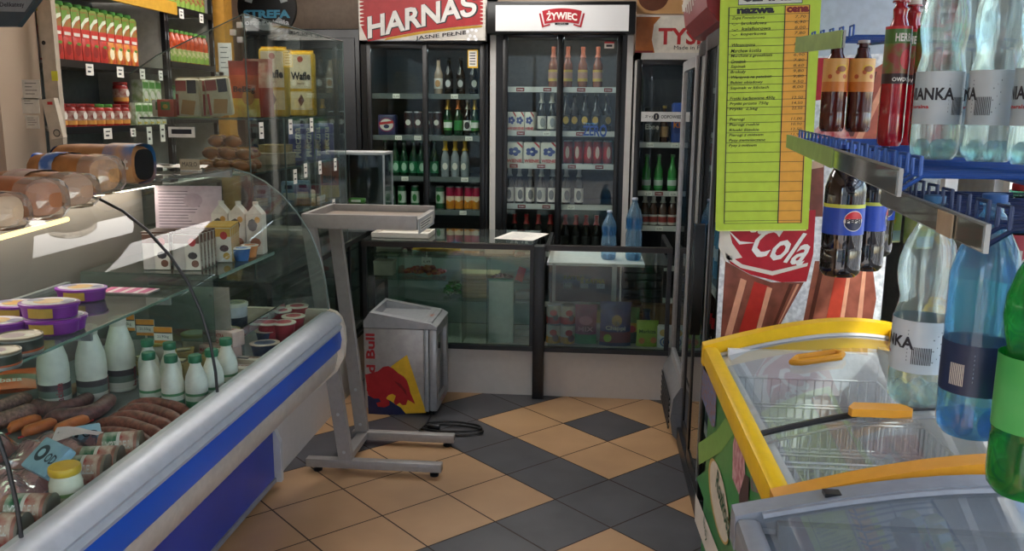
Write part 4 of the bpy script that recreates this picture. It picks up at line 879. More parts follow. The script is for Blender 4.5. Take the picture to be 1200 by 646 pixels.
# bread on top of the case
TZ = 1.3985
def loaf(L, w, h, crust, ends, label, film=True, band=None, text=None, tail=None):
    t = thing('bread_loaf', label, 'bread'); b = MB(); seg = 16
    sec = lambda k: [(.5*w*math.copysign(abs(math.cos(a))**.7, math.cos(a))*k, h/2+.5*h*math.copysign(abs(math.sin(a))**.75, math.sin(a))*k) for a in [2*PI*i/seg for i in range(seg)]]
    xs = [(-L/2, .80), (-L/2+.015, .95), (-L/4, 1), (0, 1.0), (L/4, .99), (L/2-.02, .94), (L/2, .8)]
    vs = []; 
    for x, k in xs: vs += [(x, y, z) for y, z in sec(k)]
    fs = []
    for i in range(len(xs)-1):
        for k in range(seg): k2 = (k+1) % seg; fs.append((i*seg+k2, i*seg+k, (i+1)*seg+k, (i+1)*seg+k2))
    fs.append(tuple(range(seg))); n = (len(xs)-1)*seg; fs.append(tuple(range(n+seg-1, n-1, -1)))
    b.add(vs, fs, [crust]*(len(fs)-2)+[ends, ends], True); lf = b.build('loaf', t)
    if band:
        b = MB(); x0, x1, m = band
        vs = [(x, y*1.03, (z-h/2)*1.04+h/2+.002) for x in (x0, x1) for y, z in sec(1.0)]
        b.add(vs, [((k+1) % seg, k, seg+k, seg+(k+1) % seg) for k in range(seg)], m, True)
        if text:
            T = frame(((x0+x1)/2, -w/2*1.035, h*.56), (1,0,0), (0,0,1)); b.text(text, (x1-x0)*.8, h*.34, OFFW, T, 0, 0, .002, bold=.03)
        b.build('wrapper', t)
    if film:
        b = MB(); pts = [(L/2*.75, 1.03), (L/2+.012, .98), (L/2+.03, .72), (L/2+.042, .35)]; vs = []
        for x, k in pts: vs += [(x+.004*math.sin(i*3.1), y*k*1.03, (z-h/2)*k*1.03+h/2) for i, (y, z) in enumerate(sec(1.0))]
        fs = [(i*seg+(k+1) % seg, i*seg+k, (i+1)*seg+k, (i+1)*seg+(k+1) % seg) for i in range(3) for k in range(seg)]
        b.add(vs, fs, clear('#f2ece4', 2.2, .12, .14, '#f3ece2'), False); b.build('film', t)
    if tail:
        b = MB(); vs = []
        for x, k in ((-L/2, .9), (-L/2-.03, .5), (-L/2-.05, .16), (-L/2-.075, .45), (-L/2-.09, .5)): vs += [(x, y*k, (z-h/2)*k+h/2) for y, z in sec(1.0)]
        b.add(vs, [(i*seg+(k+1) % seg, i*seg+k, (i+1)*seg+k, (i+1)*seg+(k+1) % seg) for i in range(4) for k in range(seg)], tail, True); b.build('bag_tail', t)
    return t
crust1 = mat('#b07c4c', .55, var=.18, scale=14, bump=.2); crust2 = mat('#a8703c', .55, var=.2, scale=12, bump=.2); crumb = mat('#cf9f6c', .6, var=.2, scale=40, bump=.3)
def lay(o, u0, v0, u1, v1, h):
    a, c_ = ZP(u0, v0, TZ+h/2), ZP(u1, v1, TZ+h/2); m = (a+c_)/2
    o.location = (m.x, m.y, TZ); o.rotation_euler = (0, 0, math.atan2(c_.y-a.y, c_.x-a.x)); return (c_-a).length
def put_end(o, u, v, rot, half):
    """stand the loaf on the case with its visible end near the photo's"""
    p = ZP(u, v, TZ+.045); o.location = (p.x-half*math.cos(rot), p.y-half*math.sin(rot), TZ); o.rotation_euler = (0, 0, rot)
o = loaf(.30, .13, .125, crust1, BLACK, 'toast loaf in a blue and black printed bag on top of the deli case', False, (.045, .15, mat('#2b6da8', .35, alt='#c99a68', scale=9)), 'Tost', mat('#1c4fa8', .35))
put_end(o, 163, 199, -.10, .13)
o = loaf(.26, .125, .11, crust2, crumb, 'loaf with blue and white band in clear film on the deli case', True, (-.06, -.005, mat('#3468b0', .35, alt='#dfe2e6', scale=12)))
put_end(o, 120, 209, -.35, .12)
o = loaf(.25, .12, .085, mat('#a9774a', .55, var=.25, scale=14), mat('#c9a68a', .5), 'flat loaf in film with a red and white label strip on the deli case', True, (-.07, .01, mat('#c9b7a8', .4, alt='#8f2e2c', scale=9)))
put_end(o, 86, 222, -.35, .115)
o = loaf(.21, .11, .09, mat('#a0623a', .55, var=.15, scale=12), mat('#b97a52', .5), 'brown loaf with silvery film over its end on the deli case', True)
put_end(o, 48, 233, -.35, .095)
o = loaf(.2, .1, .075, mat('#c08a58', .55, var=.2, scale=12), mat('#dfc6a6', .5), 'pale sliced loaf in film at the near end of the row', True)
put_end(o, 2, 243, -.3, .09)
p = ZP(217, 208, TZ); t2 = thing('price_card', 'small cream card lettered in brown lying on top of deli case', 'card', (-1.58, 3.3, TZ)); b = MB(); T = frame((0, 0, .03), (1, 0, 0), (0, .5, 1)); b.box((-.035, -.01, 0), (.035, .03, .003), PAPER); b.build('foot', t2); b = MB(); b.box((-.04, -.002, .003), (.04, .001, .045), mat('#b3a68c', .6)); b.text('MASŁO', .06, .018, INK, FRONT(0, -.0025, .025)); b.build('card', t2)
t2 = thing('paper_bag', 'crumpled white paper wrapper lying beyond the toast loaf', 'wrapper', (-1.70, 3.36, TZ)); b = MB()
b.grid(lambda a, c_: ((a-.5)*.3, (c_-.5)*.12, .006+.008*math.sin(a*17+c_*5)*math.sin(c_*9)+.006), 12, 6, mat('#cfc8bc', .6)); b.build('sheet', t2); b = MB(); b.box((-.04, -.02, .019), (.02, .0, .022), mat('#8f8a84', .6)); b.build('print', t2)
# purple tins and dark tins on the inner shelf
def tub():
    t = thing('fish_tub', '', 'tub'); b = MB(); b.lathe([(.072, 0), (.078, .004), (.083, .03)], mat('#7a2a90', .35), 28, None, squash=.72); b.build('body', t)
    b = MB(); b.lathe([(.083, .03), (.088, .031), (.089, .037), (.085, .0385)], mat('#8a35a3', .35), 28, None, squash=.72); ld = b.build('lid', t)
    b = MB(); T = frame((0, 0, .0392), (1,0,0), (0,1,0)); b.disc(0, 0, .078, .055, mat('#cfc7d2', .4), T); b.disc(.0, -.004, .042, .036, mat('#d99f52', .4, alt='#c9b27a'), T, .001); b.disc(-.045, .01, .025, .02, mat('#8b86a8', .4), T, .001); b.disc(.055, 0, .02, .022, mat('#7a6f9c', .4), T, .001); b.build('print', ld)
    b = MB(); b.add([(.082*math.sin(a)*1.02, -.082*.72*math.cos(a)*1.03, z) for z in (.006, .03) for a in (-.45, -.22, 0, .22, .45)], [(i, i+1, 6+i, 5+i) for i in range(4)], mat('#b5913e', .4)); b.build('label', t); return t
P = Proto(tub)
def shp(u, v, z): p = ZP(u, v, z); return p
S = .97
for (u, v, z, lab) in ((107, 372, GZ+.001, 'lower purple fish tub of the two stacked beside the pink striped card'), (107, 357, GZ+.0465, 'upper purple fish tub of the two stacked beside the pink striped card'),
                       (95, 338, GZ+.001, 'purple fish tub behind the stacked pair at the back of the glass shelf'), (60, 374, GZ+.001, 'purple fish tub standing over the white dairy bottle'),
                       (20, 357, GZ+.001, 'purple fish tub behind the dark round tins'), (-5, 378, GZ+.001, 'purple fish tub cut off behind the dark round tins')):
    p = ZP(u, v, z+.04*S); P.put((min(p.x, -1.535), p.y, z), lab, 'purple fish tubs on the glass shelf', (0, 0, .1), (S*.98, S*.98, 1.15))
def tin():
    t = thing('pate_tin', '', 'tin'); b = MB(); r = .05; b.lathe([(r*.97, 0), (r, .004), (r, .008), (r, .013), (r, .034), (r, .038)], [STEEL, STEEL, mat('#a8502a', .4), mat('#26302c', .4), STEEL], 28); b.build('body', t)
    b = MB(); b.lathe([(r*1.02, .0378), (r*1.03, .042), (r*.97, .043), (r*.93, .0405)], mat('#9a8e80', .3, .5), 28); b.disc(-.012, .0, .026, .022, mat('#8e6a78', .4), frame((0, 0, .0408), (1,0,0), (0,1,0)), n=14); b.disc(.022, .0, .012, .012, OFFW, frame((0, 0, .0408), (1,0,0), (0,1,0)), n=10); b.build('lid', t); return t
P = Proto(tin)
p = ZP(22, 392, GZ+.05); P.put((p.x, p.y, GZ+.001), 'larger dark round tin with pale lid near the shelf edge', 'dark tins on the glass shelf', (0,0,.3), (1.12, 1.12, 1.15))
p = ZP(-2, 412, GZ+.04); P.put((p.x, p.y, GZ+.001), 'dark round tin with barcode nearest the shelf corner', 'dark tins on the glass shelf', (0,0,-.5))
p = ZP(146, 339, GZ); t2 = thing('striped_card', 'pink and white striped card at the far end of glass shelf', 'card', (-1.62, 2.86, GZ+.0012)); b = MB(); b.box((-.09, -.045, 0), (.09, .045, .002), mat('#e8c9d4', .5)); b.build('card', t2); b = MB()
for k in range(4): b.box((-.085+.046*k, -.04, .0021), (-.06+.046*k, .04, .0032), mat('#c94f86', .5))
b.build('stripe', t2)
# chocolate bars, cartons and the handwritten sheet on the far shelf
def bar_pack(c1, c2):
    t = thing('chocolate_bar', '', 'chocolate bar'); b = MB(); b.box((-.05, -.009, 0), (.05, .009, .135), OFFW, .004); b.build('body', t)
    b = MB(); T = FRONT(0, -.0098, 0); b.rect(-.048, .10, .048, .132, mat(c1, .4), T); b.rect(.0, .002, .048, .10, OFFW, T, .0005); b.rect(-.048, .002, -.006, .1, mat('#b9b2ae', .5), T); b.disc(.022, .105, .014, .016, RED, T, .001, 12); b.disc(.022, .055, .018, .014, INK, T, .001, 8); b.disc(.03, .025, .014, .014, mat(c1, .4), T, .001, 10)
    b.rect(-.009, .002, .009, .132, mat(c1, .4), frame((.0505, 0, 0), (0,1,0), (0,0,1)), .0005); b.text('MLECZNA', .09, .010, OFFW, frame((.0512, 0, .06), (0,0,1), (0,-1,0)), bold=.02); b.build('print', t)
    b = MB(); b.box((-.051, -.010, .1345), (.051, .010, .142), mat(c2, .4), .002); b.build('crimp', t); return t
Pb = Proto(lambda: bar_pack('#6b4230', '#5c3626')); Py = Proto(lambda: bar_pack('#c99a35', '#d0a63c'))
for i in range(4):
    Pb.put((-1.60, 3.035+.03*i, CZS+.001), f'{ORD[i]} brown-topped milk chocolate bar from the camera in the wall-side row', 'brown-topped chocolate bars in the deli case', (0, 0, .12))
for i in range(5):
    Pb.put((-1.485, 3.04+.03*i, CZS+.001), f'{ORD[i]} brown-topped milk chocolate bar from the camera in the aisle-side row', 'brown-topped chocolate bars in the deli case', (0, 0, .12))
for i in range(5):
    Py.put((-1.445-.008*i, 3.225+.035*i, CZS+.001), f'{ORD[i]} yellow-topped chocolate bar behind the brown-topped row', 'yellow-topped chocolate bars in the deli case', (0, 0, .12))
t2 = thing('note_sheet', 'pink handwritten sheet propped behind the chocolate bars', 'paper', (-1.70, 3.485, CZS+.001)); b = MB(); b.box((-.13, 0, 0), (.15, .003, .27), mat('#cbb4be', .6)); b.build('sheet', t2); b = MB(); T = FRONT(0, -.0008, 0)
for k in range(17): b.rect(-.115, .245-.0125*k, RND.uniform(.0, .07), .2485-.0125*k, mat('#6d5a6c', .6), T)
b.disc(.03, .21, .04, .03, mat('#b49aa6', .6), T, .001); b.build('handwriting', t2); t2.rotation_euler = (-.06, 0, .1)
def cow_carton():
    t = thing('milk_carton', '', 'carton'); b = MB(); b.box((-.033, -.033, 0), (.033, .033, .15), mat('#d8ccc2', .45), .002); b.prism([(-.033, .15), (.033, .15), (.0, .185)], .06, mat('#d8ccc2', .45), frame((0, .03, 0), (1,0,0), (0,0,1))); b.build('body', t)
    b = MB(); T = FRONT(0, -.0338, 0); b.disc(-.006, .11, .02, .024, mat('#3b2a26', .5), T, n=8); b.disc(.014, .13, .012, .012, mat('#c98f3a', .5), T, n=8); b.disc(.004, .045, .022, .018, mat('#a86a52', .5), T, n=8); b.build('print', t)
    b = MB(); b.lathe([(.012, 0), (.012, .012)], OFFW, 10, Matrix.Translation((.0, 0, .183))); b.build('cap', t); return t
P = Proto(cow_carton)
for i, (x, y) in enumerate(((-1.53, 3.455), (-1.455, 3.45), (-1.38, 3.445))):
    P.put((x, y, CZS+.001), f'{ORD[i]} cow-print milk carton from the wall, on the far glass shelf', 'cow-print milk cartons on the far shelf', (0,0,.1), (1, 1, 1.1))
def small_tub(c1, c2, r=.034, h=.05):
    t = thing('dessert_cup', '', 'cup'); b = MB(); b.lathe([(r*.72, 0), (r*.75, .003), (r, h*.93), (r*1.06, h*.95)], mat(c1, .4), 18); b.build('body', t); b = MB(); b.lathe([(r*1.08, h*.95), (r*1.09, h), (r*1.05, h*1.01)], mat(c2, .3), 18); b.disc(0, 0, r*.7, r*.7, mat(c1, .4), frame((0, 0, h*1.015), (1,0,0), (0,1,0)), n=12); b.build('lid', t); return t
P = Proto(lambda: small_tub('#3a6fb5', '#d9dce0')); P.put((-1.375, 3.27, CZS+.001), 'blue and white dessert cup beside the yellow chocolate bars', 'dessert cups on the far shelf'); P2 = Proto(lambda: small_tub('#d98a52', '#dfd6c8')); P2.put((-1.375, 3.35, CZS+.001), 'orange and white dessert cup beside the yellow chocolate bars', 'dessert cups on the far shelf')
# -------------------------------------------------- on the deck: dairy
milk = mat('#e4e1d6', .35)
def kefir():
    t = thing('kefir_bottle', '', 'bottle'); b = MB(); r = .034; b.lathe([(r*.9, 0), (r, .006), (r, .05), (r*.97, .054), (r, .058), (r, .085), (r*.9, .105), (r*.5, .138), (r*.46, .15)], [milk, mat('#4d8a5c', .4), mat('#4d8a5c', .4), milk, milk, milk, milk, milk], 18); b.build('body', t)
    b = MB(); b.lathe([(r*.58, .148), (r*.6, .152), (r*.6, .168), (r*.54, .171)], mat('#1f6b4a', .4), 16); b.build('cap', t)
    b = MB(); b.lathe([(r*1.012, .008), (r*1.012, .03), (r*1.012, .046)], [mat('#2f7d50', .4), mat('#cfd6c8', .4)], 18, cap=False); b.build('label', t); return t
P = Proto(kefir)
for i, (u, v) in enumerate(((178, 474), (204, 478), (232, 478), (257, 470))):
    p = deck(u, v); P.put((min(p.x, -1.19), p.y, p.z), f'{ORD[i]} green-capped kefir bottle from the sausages, front row', 'green-capped kefir bottles')
for i, (u, v) in enumerate(((171, 460), (197, 464), (263, 458))):
    p = deck(u, v); P.put((p.x, p.y+.03, p.z+.001), f'{ORD[i]} green-capped kefir bottle from the sausages, back row', 'green-capped kefir bottles')
def creamb():
    t = thing('cream_bottle', '', 'bottle'); b = MB(); r = .046; b.lathe([(r*.9, 0), (r, .008), (r, .07), (r*.96, .075), (r, .08), (r, .115), (r*.93, .14), (r*.62, .185), (r*.5, .2)], milk, 20); b.build('body', t)
    b = MB(); b.lathe([(r*.55, .198), (r*.58, .203), (r*.58, .22), (r*.5, .223)], OFFW, 16); b.build('cap', t)
    b = MB(); b.lathe([(r*1.012, .012), (r*1.012, .03), (r*1.012, .05), (r*1.012, .068)], [OFFW, mat('#6f7a72', .45), mat('#4a3f44', .45)], 20, cap=False); lb = b.build('label', t)
    b = MB(); cyl = lambda x, z: (1.02*r*math.sin(x/r), -1.02*r*math.cos(x/r), z)
    vs, fs, asp = text_data('łaciate', .02); b.add([cyl(.03-(q-.5)*.022, .012+a*.06) for a, q in vs], [f[::-1] for f in fs], mat('#9a2a3a', .4)); b.build('lettering', lb); return t
P = Proto(creamb)
for i, (u, v) in enumerate(((66, 474), (106, 471), (136, 460))):
    p = deck(u, v); P.put((p.x-.0, p.y+.02*i, p.z), ('white cream bottle under the purple tub', 'white cream bottle between two others behind the dark sausage', 'white cream bottle nearest the price cards')[i], 'white cream bottles', (0,0,(.2, 1.2, .9)[i]), (1, 1, 1.1))
# price cards
def pcard(u, v, z, label, price, y_):
    p = YP(u, v, y_); t = thing('price_card', label, 'price card', (p.x, y_, DZ(p.x))); dz = p.z-DZ(p.x); T = FRONT(0, 0, dz)
    b = MB(); b.box((-.032, .0006, dz-.028), (.032, .002, dz+.028), PAPER); b.rect(-.032, .01, .032, .028, mat('#d98a2a', .5), T); b.rect(-.032, .006, .032, .01, INK, T); b.rect(-.032, -.028, .032, -.018, mat('#d98a2a', .5), T); b.text(price, .04, .012, INK, T, 0, -.006, .001); b.build('card', t)
    b = MB(); b.box((-.003, .002, 0), (.003, .005, dz+.01), OFFW); b.box((-.02, -.01, 0), (.02, .02, .003), OFFW); b.build('holder', t)
pcard(147, 378, 0, 'tilted orange-edged price card beside the cream bottles', '23,90kg', 2.72);
pcard(170, 384, 0, 'orange-edged price card in the middle of the three', '25,50kg', 2.74)
pcard(191, 393, 0, 'orange-edged price card above the kefir bottles, lowest of three', '23,90kg', 2.70)
# cheese, butter, cups towards the far end
p = deck(272, 405); t2 = None
def bigtub(r, h, c1, c2):
    t = thing('cheese_tub', '', 'tub'); b = MB(); b.lathe([(r*.8, 0), (r*.84, .004), (r*.9, h*.25), (r*.95, h*.6), (r*.98, h*.9)], [mat('#c9cdd0', .4), mat('#c9cdd0', .4), mat('#22303a', .4), mat('#c9cdd0', .4)], 22); b.build('body', t)
    b = MB(); b.lathe([(r*1.04, h*.9), (r*1.05, h*.99), (r*1.0, h)], mat('#d9d6c8', .4), 22); b.disc(0, 0, r*.8, r*.8, mat('#b7b58a', .4, alt='#5f6a6c', scale=60), frame((0, 0, h*1.005), (1,0,0), (0,1,0)), n=16); b.build('lid', t); return t
q = YP(274, 378, 3.32); P = Proto(lambda: bigtub(.05, .095, 0, 0)); P.put((q.x, 3.34, DZ(q.x)), 'round white and black tub by the grey divider plate', None, (0,0,0), (1, 1, (q.z-DZ(q.x)+.08)/.095))
redc = Proto(lambda: small_tub('#a8323c', '#cfcab6', .04, .06))
for i, (u, v) in enumerate(((322, 392), (345, 392), (362, 384), (330, 380), (350, 374))):
    p = deck(u, v+12); h = .035 if i > 2 else .0; p.x = min(p.x, -1.185)
    redc.put((p.x-.02, p.y+.05*(i > 2), DZ(p.x-.02)+.001), f'{ORD[i]} red cup with pale lid from the butter, by the case end', 'red lidded cups at the case end', scale=(1.1, 1.1, 1.5))
blu = Proto(lambda: small_tub('#34486e', '#b9a898', .042, .045))
for i, (u, v) in enumerate(((308, 420), (332, 420), (313, 404))):
    p = deck(u, v); p.x = min(p.x, -1.2); blu.put((p.x, p.y, DZ(p.x)+.001), f'{ORD[i]} dark blue cup with brown lid from the butter, beside the bumper', 'dark blue cups beside the bumper', scale=(1, 1, 1.3))
def butter():
    t = thing('butter_block', '', 'butter'); b = MB(); b.box((-.075, -.032, 0), (.075, .032, .058), mat('#d8b8ae', .5), .006); b.build('block', t)
    b = MB(); T = FRONT(0, -.0335, 0); b.text('MASŁO EXTRA', .1, .014, mat('#a83038', .4), T, -.015, .042, .001, bold=.02); b.text('OSEŁKA', .07, .014, mat('#a83038', .4), T, .03, .018, .001, bold=.02); T2 = frame((0, 0, .0592), (1,0,0), (0,1,0)); b.text('MASŁO', .1, .02, mat('#a83038', .4), T2, bold=.02); b.build('lettering', t); return t
P = Proto(butter); p = deck(276, 424); P.put((p.x, p.y+.02, p.z+.03), 'pink butter block lettered in red, upper of the two', 'butter blocks', (0, 0, -.35)); P.put((p.x-.05, p.y-.05, p.z-.03+.002), 'pink butter block partly hidden behind the kefir bottles', 'butter blocks', (0, 0, -.3)); 
C_but = [o for o in C.objects if o.name.startswith('butter_block')]
C_but[0].location.x -= .05; C_but[0].location.z = DZ(C_but[0].location.x)+.0605; C_but[1].location.z = DZ(C_but[1].location.x)+.001; C_but[1].location.x = C_but[0].location.x-.01; C_but[1].location.y = C_but[0].location.y-.01
def flatpack():
    t = thing('cheese_pack', '', 'cheese'); b = MB(); b.box((-.075, -.026, 0), (.075, .026, .022), mat('#cfc4ba', .5), .003); b.build('pack', t)
    b = MB(); T = frame((0, 0, .0226), (1,0,0), (0,1,0)); b.text('SEREK', .09, .015, mat('#7c2630', .4), T, .02, .008, bold=.02); b.rect(-.06, -.018, -.015, -.002, INK, T); b.rect(.03, -.018, .06, -.004, mat('#6b5a50', .5), T); b.build('print', t); return t
P = Proto(flatpack)
for i, (u, v) in enumerate(((327, 422), (318, 432), (306, 442), (297, 450))):
    p = deck(u, v+6); x = min(p.x-.03, -1.22); P.put((x, p.y, DZ(x)+.001), f'{ORD[i]} flat white cheese pack from the red cups, by the bumper', 'flat cheese packs by the bumper', (0, 0, -.1))
def wedge(c):
    t = thing('cheese_wedge', '', 'cheese'); b = MB(); b.prism([(-.06, 0), (.06, 0), (.05, .05), (-.05, .045)], .09, mat(c, .45, var=.1, scale=10), frame((0, .045, 0), (1,0,0), (0,0,1))); b.build('cheese', t)
    b = MB(); b.prism([(-.063, 0), (.063, 0), (.053, .053), (-.053, .048)], .096, clear('#f5efe0', 2., .1, .12), frame((0, .048, 0), (1,0,0), (0,0,1))); b.build('film', t)
    b = MB(); b.rect(-.03, -.02, .035, .02, mat('#d9d0b0', .5), frame((0, 0, .0535), (1,0,0), (0,1,0))); b.build('label', t); return t
P = Proto(lambda: wedge('#cfae5e'))
for i, (u, v, s_) in enumerate(((215, 398, 1), (240, 396, 1.1), (228, 412, .9), (250, 420, .9), (205, 410, .9))):
    P.put((*((-1.42, 2.78), (-1.33, 2.90), (-1.47, 2.93), (-1.35, 3.05), (-1.57, 2.83))[i], .7215), f'{ORD[i]} film-wrapped cheese piece from the back, behind the kefir bottles', 'film-wrapped cheese pieces', (0, 0, .2*i), (.8*s_, .8*s_, s_*1.2))
def salad(c):
    t = thing('salad_tub', '', 'tub'); b = MB(); r = .05; b.lathe([(r*.85, 0), (r*.9, .004), (r, .035)], mat(c, .4), 20); b.build('body', t); b = MB(); b.lathe([(r*1.04, .035), (r*1.05, .041), (r, .042)], mat('#b8a24a', .35), 20); b.disc(0, 0, r*.8, r*.8, mat('#d9d2c0', .4), frame((0, 0, .0424), (1,0,0), (0,1,0))); b.build('lid', t); return t
P = Proto(lambda: salad('#c9c1ac')); 
for i, (u, v) in enumerate(((197, 383), (232, 372), (252, 384))):
    P.put((*((-1.60, 3.0), (-1.52, 3.13), (-1.42, 3.20))[i], .7215), f'{ORD[i]} yellow-rimmed salad tub from the price cards, back of the deck', 'yellow-rimmed salad tubs', scale=(1, 1, 1.6))
q = YP(222, 352, 3.2); t2 = pouch('cheese_bag', 'yellow cheese bag with red lettering standing by the divider', 'bag', .17, .17, .05, [(.35, mat('#c99a4a', .4)), (1, mat('#d0a94e', .4))], 'SALAMI', mat('#b03a34', .4), [(mat('#c9795a', .4), .2, .25, .25, .15)], (.6, .14), .3); t2.location = (-1.64, 3.25, .7225)
# acrylic divider
p0, p1 = XP(276, 394, -1.3), XP(349, 360, -1.3)
t2 = thing('acrylic_divider', 'clear acrylic strip divider standing across the dairy goods', 'divider', (-1.285, p0.y, DZ(0))); b = MB(); dl = min(p1.y, 3.47)-p0.y; b.box((-.004, 0, .085), (.004, dl, .118), clear('#e8f4fa', 3., .05, .25, '#e6eef2')); b.build('strip', t2); b = MB()
for y in (.02, dl-.04): b.box((-.004, y, 0), (.004, y+.01, .085), clear('#e8f4fa', 2., .05, .1)); b.box((-.02, y, 0), (.02, y+.01, .002), clear('#e8f4fa', 2., .05, .1))
b.build('foot', t2)
# -------------------------------------------------- sausages and meat
def sausage(pts, r, m, tie, label, cat='sausage', group=None, name='sausage'):
    """pts: (u, v) along the middle; rests on the deck"""
    P3 = [deck(u, v) for u, v in pts]; P3 = [Vector((p.x, p.y, DZ(p.x)+r+.001)) for p in P3]
    c0 = sum(P3, Vector())/len(P3); t = thing(name, label, cat, (c0.x, c0.y, DZ(c0.x)), group=group)
    Q = []                                                       # smooth through the points
    for i in range(len(P3)-1):
        a, b_, c_, d = P3[max(i-1, 0)], P3[i], P3[i+1], P3[min(i+2, len(P3)-1)]
        for k in range(5):
            s = k/5; Q.append(.5*((2*b_)+(c_-a)*s+(2*a-5*b_+4*c_-d)*s*s+(3*b_-a-3*c_+d)*s**3))
    Q.append(P3[-1]); n = len(Q)
    rs = [r*min(1, .25+.75*math.sin(min(1, 4.5*min(i, n-1-i)/(n-1)+.05)*PI/2)) for i in range(n)]
    for q, k in zip(Q, rs): q.z = DZ(q.x)+k+.0015
    b = MB(); b.tube(Q, r, m, 12, rs=rs); b.build('body', t, True)
    b = MB()
    for e, d in ((Q[0], Q[0]-Q[1]), (Q[-1], Q[-1]-Q[-2])):
        d.z = 0; d = d.normalized(); b.tube([e, e+d*.008, e+d*.016], .004, tie, 6, rs=[r*.24, .003, r*.2])
    b.build('tie', t, True); return t
kab = mat('#87483b', .45, var=.3, scale=60, bump=.5); drk = mat('#6c4340', .5, var=.35, scale=50, bump=.5); sal = mat('#8a6258', .6, var=.35, scale=90, bump=.4); org = mat('#cc6a32', .4, var=.1, scale=30)
for i, pts in enumerate((((147, 483), (180, 480), (205, 485), (222, 492)), ((137, 490), (170, 487), (196, 494), (213, 503)), ((125, 498), (158, 496), (185, 503), (203, 510)), ((112, 503), (146, 504), (172, 512), (192, 519)), ((103, 519), (130, 516), (155, 519), (178, 527)))):
    sausage(pts, .019, kab, DRED, f'{ORD[i]} reddish smoked sausage of the row, counted from the kefir bottles', group='reddish smoked sausages')
sausage([(42, 478), (50, 488), (75, 488), (96, 482), (107, 470)], .024, drk, TAN, 'dark curved sausage ring lying against the cream bottles', group='dark curved sausages')
sausage([(52, 497), (80, 497), (108, 493), (124, 483), (132, 472)], .024, drk, TAN, 'dark curved sausage behind the reddish smoked sausages', group='dark curved sausages')
sausage([(82, 466), (90, 459), (98, 462)], .015, mat('#b58a72', .5, var=.2), TAN, 'short tan sausage end resting against cream bottles', group='dark curved sausages')
sausage([(-20, 494), (10, 484), (36, 474)], .024, sal, OFFW, 'mottled grey salami in film beside the orange pack', group='mottled salamis')
sausage([(-20, 510), (12, 501), (43, 489)], .026, sal, OFFW, 'mottled grey salami nearer the orange sausages', group='mottled salamis')
for i, pts in enumerate((((12, 510), (28, 503), (48, 497)), ((28, 514), (46, 508), (66, 501)), ((66, 512), (82, 505), (104, 497)))):
    sausage(pts, .017, org, RED, f'{ORD[i]} short orange sausage from the salami, in front of dark sausages', group='orange sausages')
p = deck(18, 468); t2 = pouch('sausage_pack', 'orange printed sausage pack lying under the glass shelf', 'pack', .2, .11, .03, [(.45, mat('#d9622c', .35)), (.7, mat('#6f6a4a', .4)), (1, mat('#d9622c', .35))], 'Kiełbasa', OFFW, [], (.6, .2), .3); t2.location = (p.x-.01, p.y-.05, DZ(p.x)+.04); t2.rotation_euler = (math.radians(-68), 0, .5)
meat = mat('#cc9296', .35, var=.25, scale=12, alt='#e0b2b0')
def meatpack(label, u, v, w, l, rot, hh=.035, lab=False):
    p = Vector((*u, .7215)); t = thing('meat_pack', label, 'meat', (p.x, p.y, p.z+.0), (0, 0, rot), group='vacuum packs of pink meat'); b = MB()
    def f(a, c_):
        x, y = 2*a-1, 2*c_-1; k = max(0, (1-x**4)*(1-y**4)); return (x*w/2, y*l/2, .002+k**.5*hh*(1+.25*math.sin(7*x+5*y)))
    b.grid(f, 14, 14, meat); b.add([(-w/2, -l/2, .001), (w/2, -l/2, .001), (w/2, l/2, .001), (-w/2, l/2, .001)], [(0, 3, 2, 1)], meat); b.build('slices', t); b = MB()
    def g(a, c_): x, y, z = f(a, c_); return (x*1.04, y*1.04, z+.004+.004*math.sin(22*a+9*c_)*math.sin(17*c_))
    b.grid(g, 16, 16, clear('#f5e6e6', 2.6, .1, .10, '#efe4e4'), smooth=False); b.build('film', t)
    if lab:
        b = MB(); b.grid(lambda a, c_: (a*w*.55-w*.05, c_*l*.4-l*.1, f(.5+a*.25, .4+c_*.2)[2]+.012), 4, 4, mat('#d9c2c6', .5)); b.build('label', t)
    return t
meatpack('large vacuum pack of pink sliced meat behind the blue label card', (-1.40, 2.06), 0, .21, .17, .3, .045, True)
meatpack('vacuum pack of pink meat at the near corner of the deck', (-1.62, 2.0), 0, .19, .2, .2, .05)
meatpack('vacuum pack of pink meat under the blue and white cheese pack', (-1.41, 1.83), 0, .22, .18, .15, .045)
meatpack('small vacuum pack of pink meat beside the deli back panel', (-1.65, 1.78), 0, .18, .18, -.1, .04)
def bluepack(label, u, v, w, h, rot, txt, tilt, lift):
    p = deck(u, v); t = thing('cheese_pack', label, 'cheese', (p.x, p.y, p.z+lift), (math.radians(tilt), 0, rot)); b = MB(); b.box((-w/2, -.012, 0), (w/2, .012, h), mat('#9cc0d2', .4, alt='#7fa3ba', scale=14), .004); b.build('pack', t)
    b = MB(); T = FRONT(0, -.0125, 0); b.disc(-.02, h*.55, h*.26, h*.26, mat('#22303f', .4), T); b.disc(-.02, h*.55, h*.13, h*.13, mat('#9cc0d2', .4), T, .001); b.text(txt, w*.35, h*.3, mat('#22303f', .4), T, w*.24, h*.5, .001, bold=.02); b.build('print', t); return t
bluepack('pale blue cheese pack with dark round mark lying on the meat', 44, 584, .12, .085, -.55, 'OD', -52, .062)
bluepack('deeper blue cheese pack wedged between meat and smoked sausages', 96, 534, .11, .07, .65, 'OD', -58, .02)
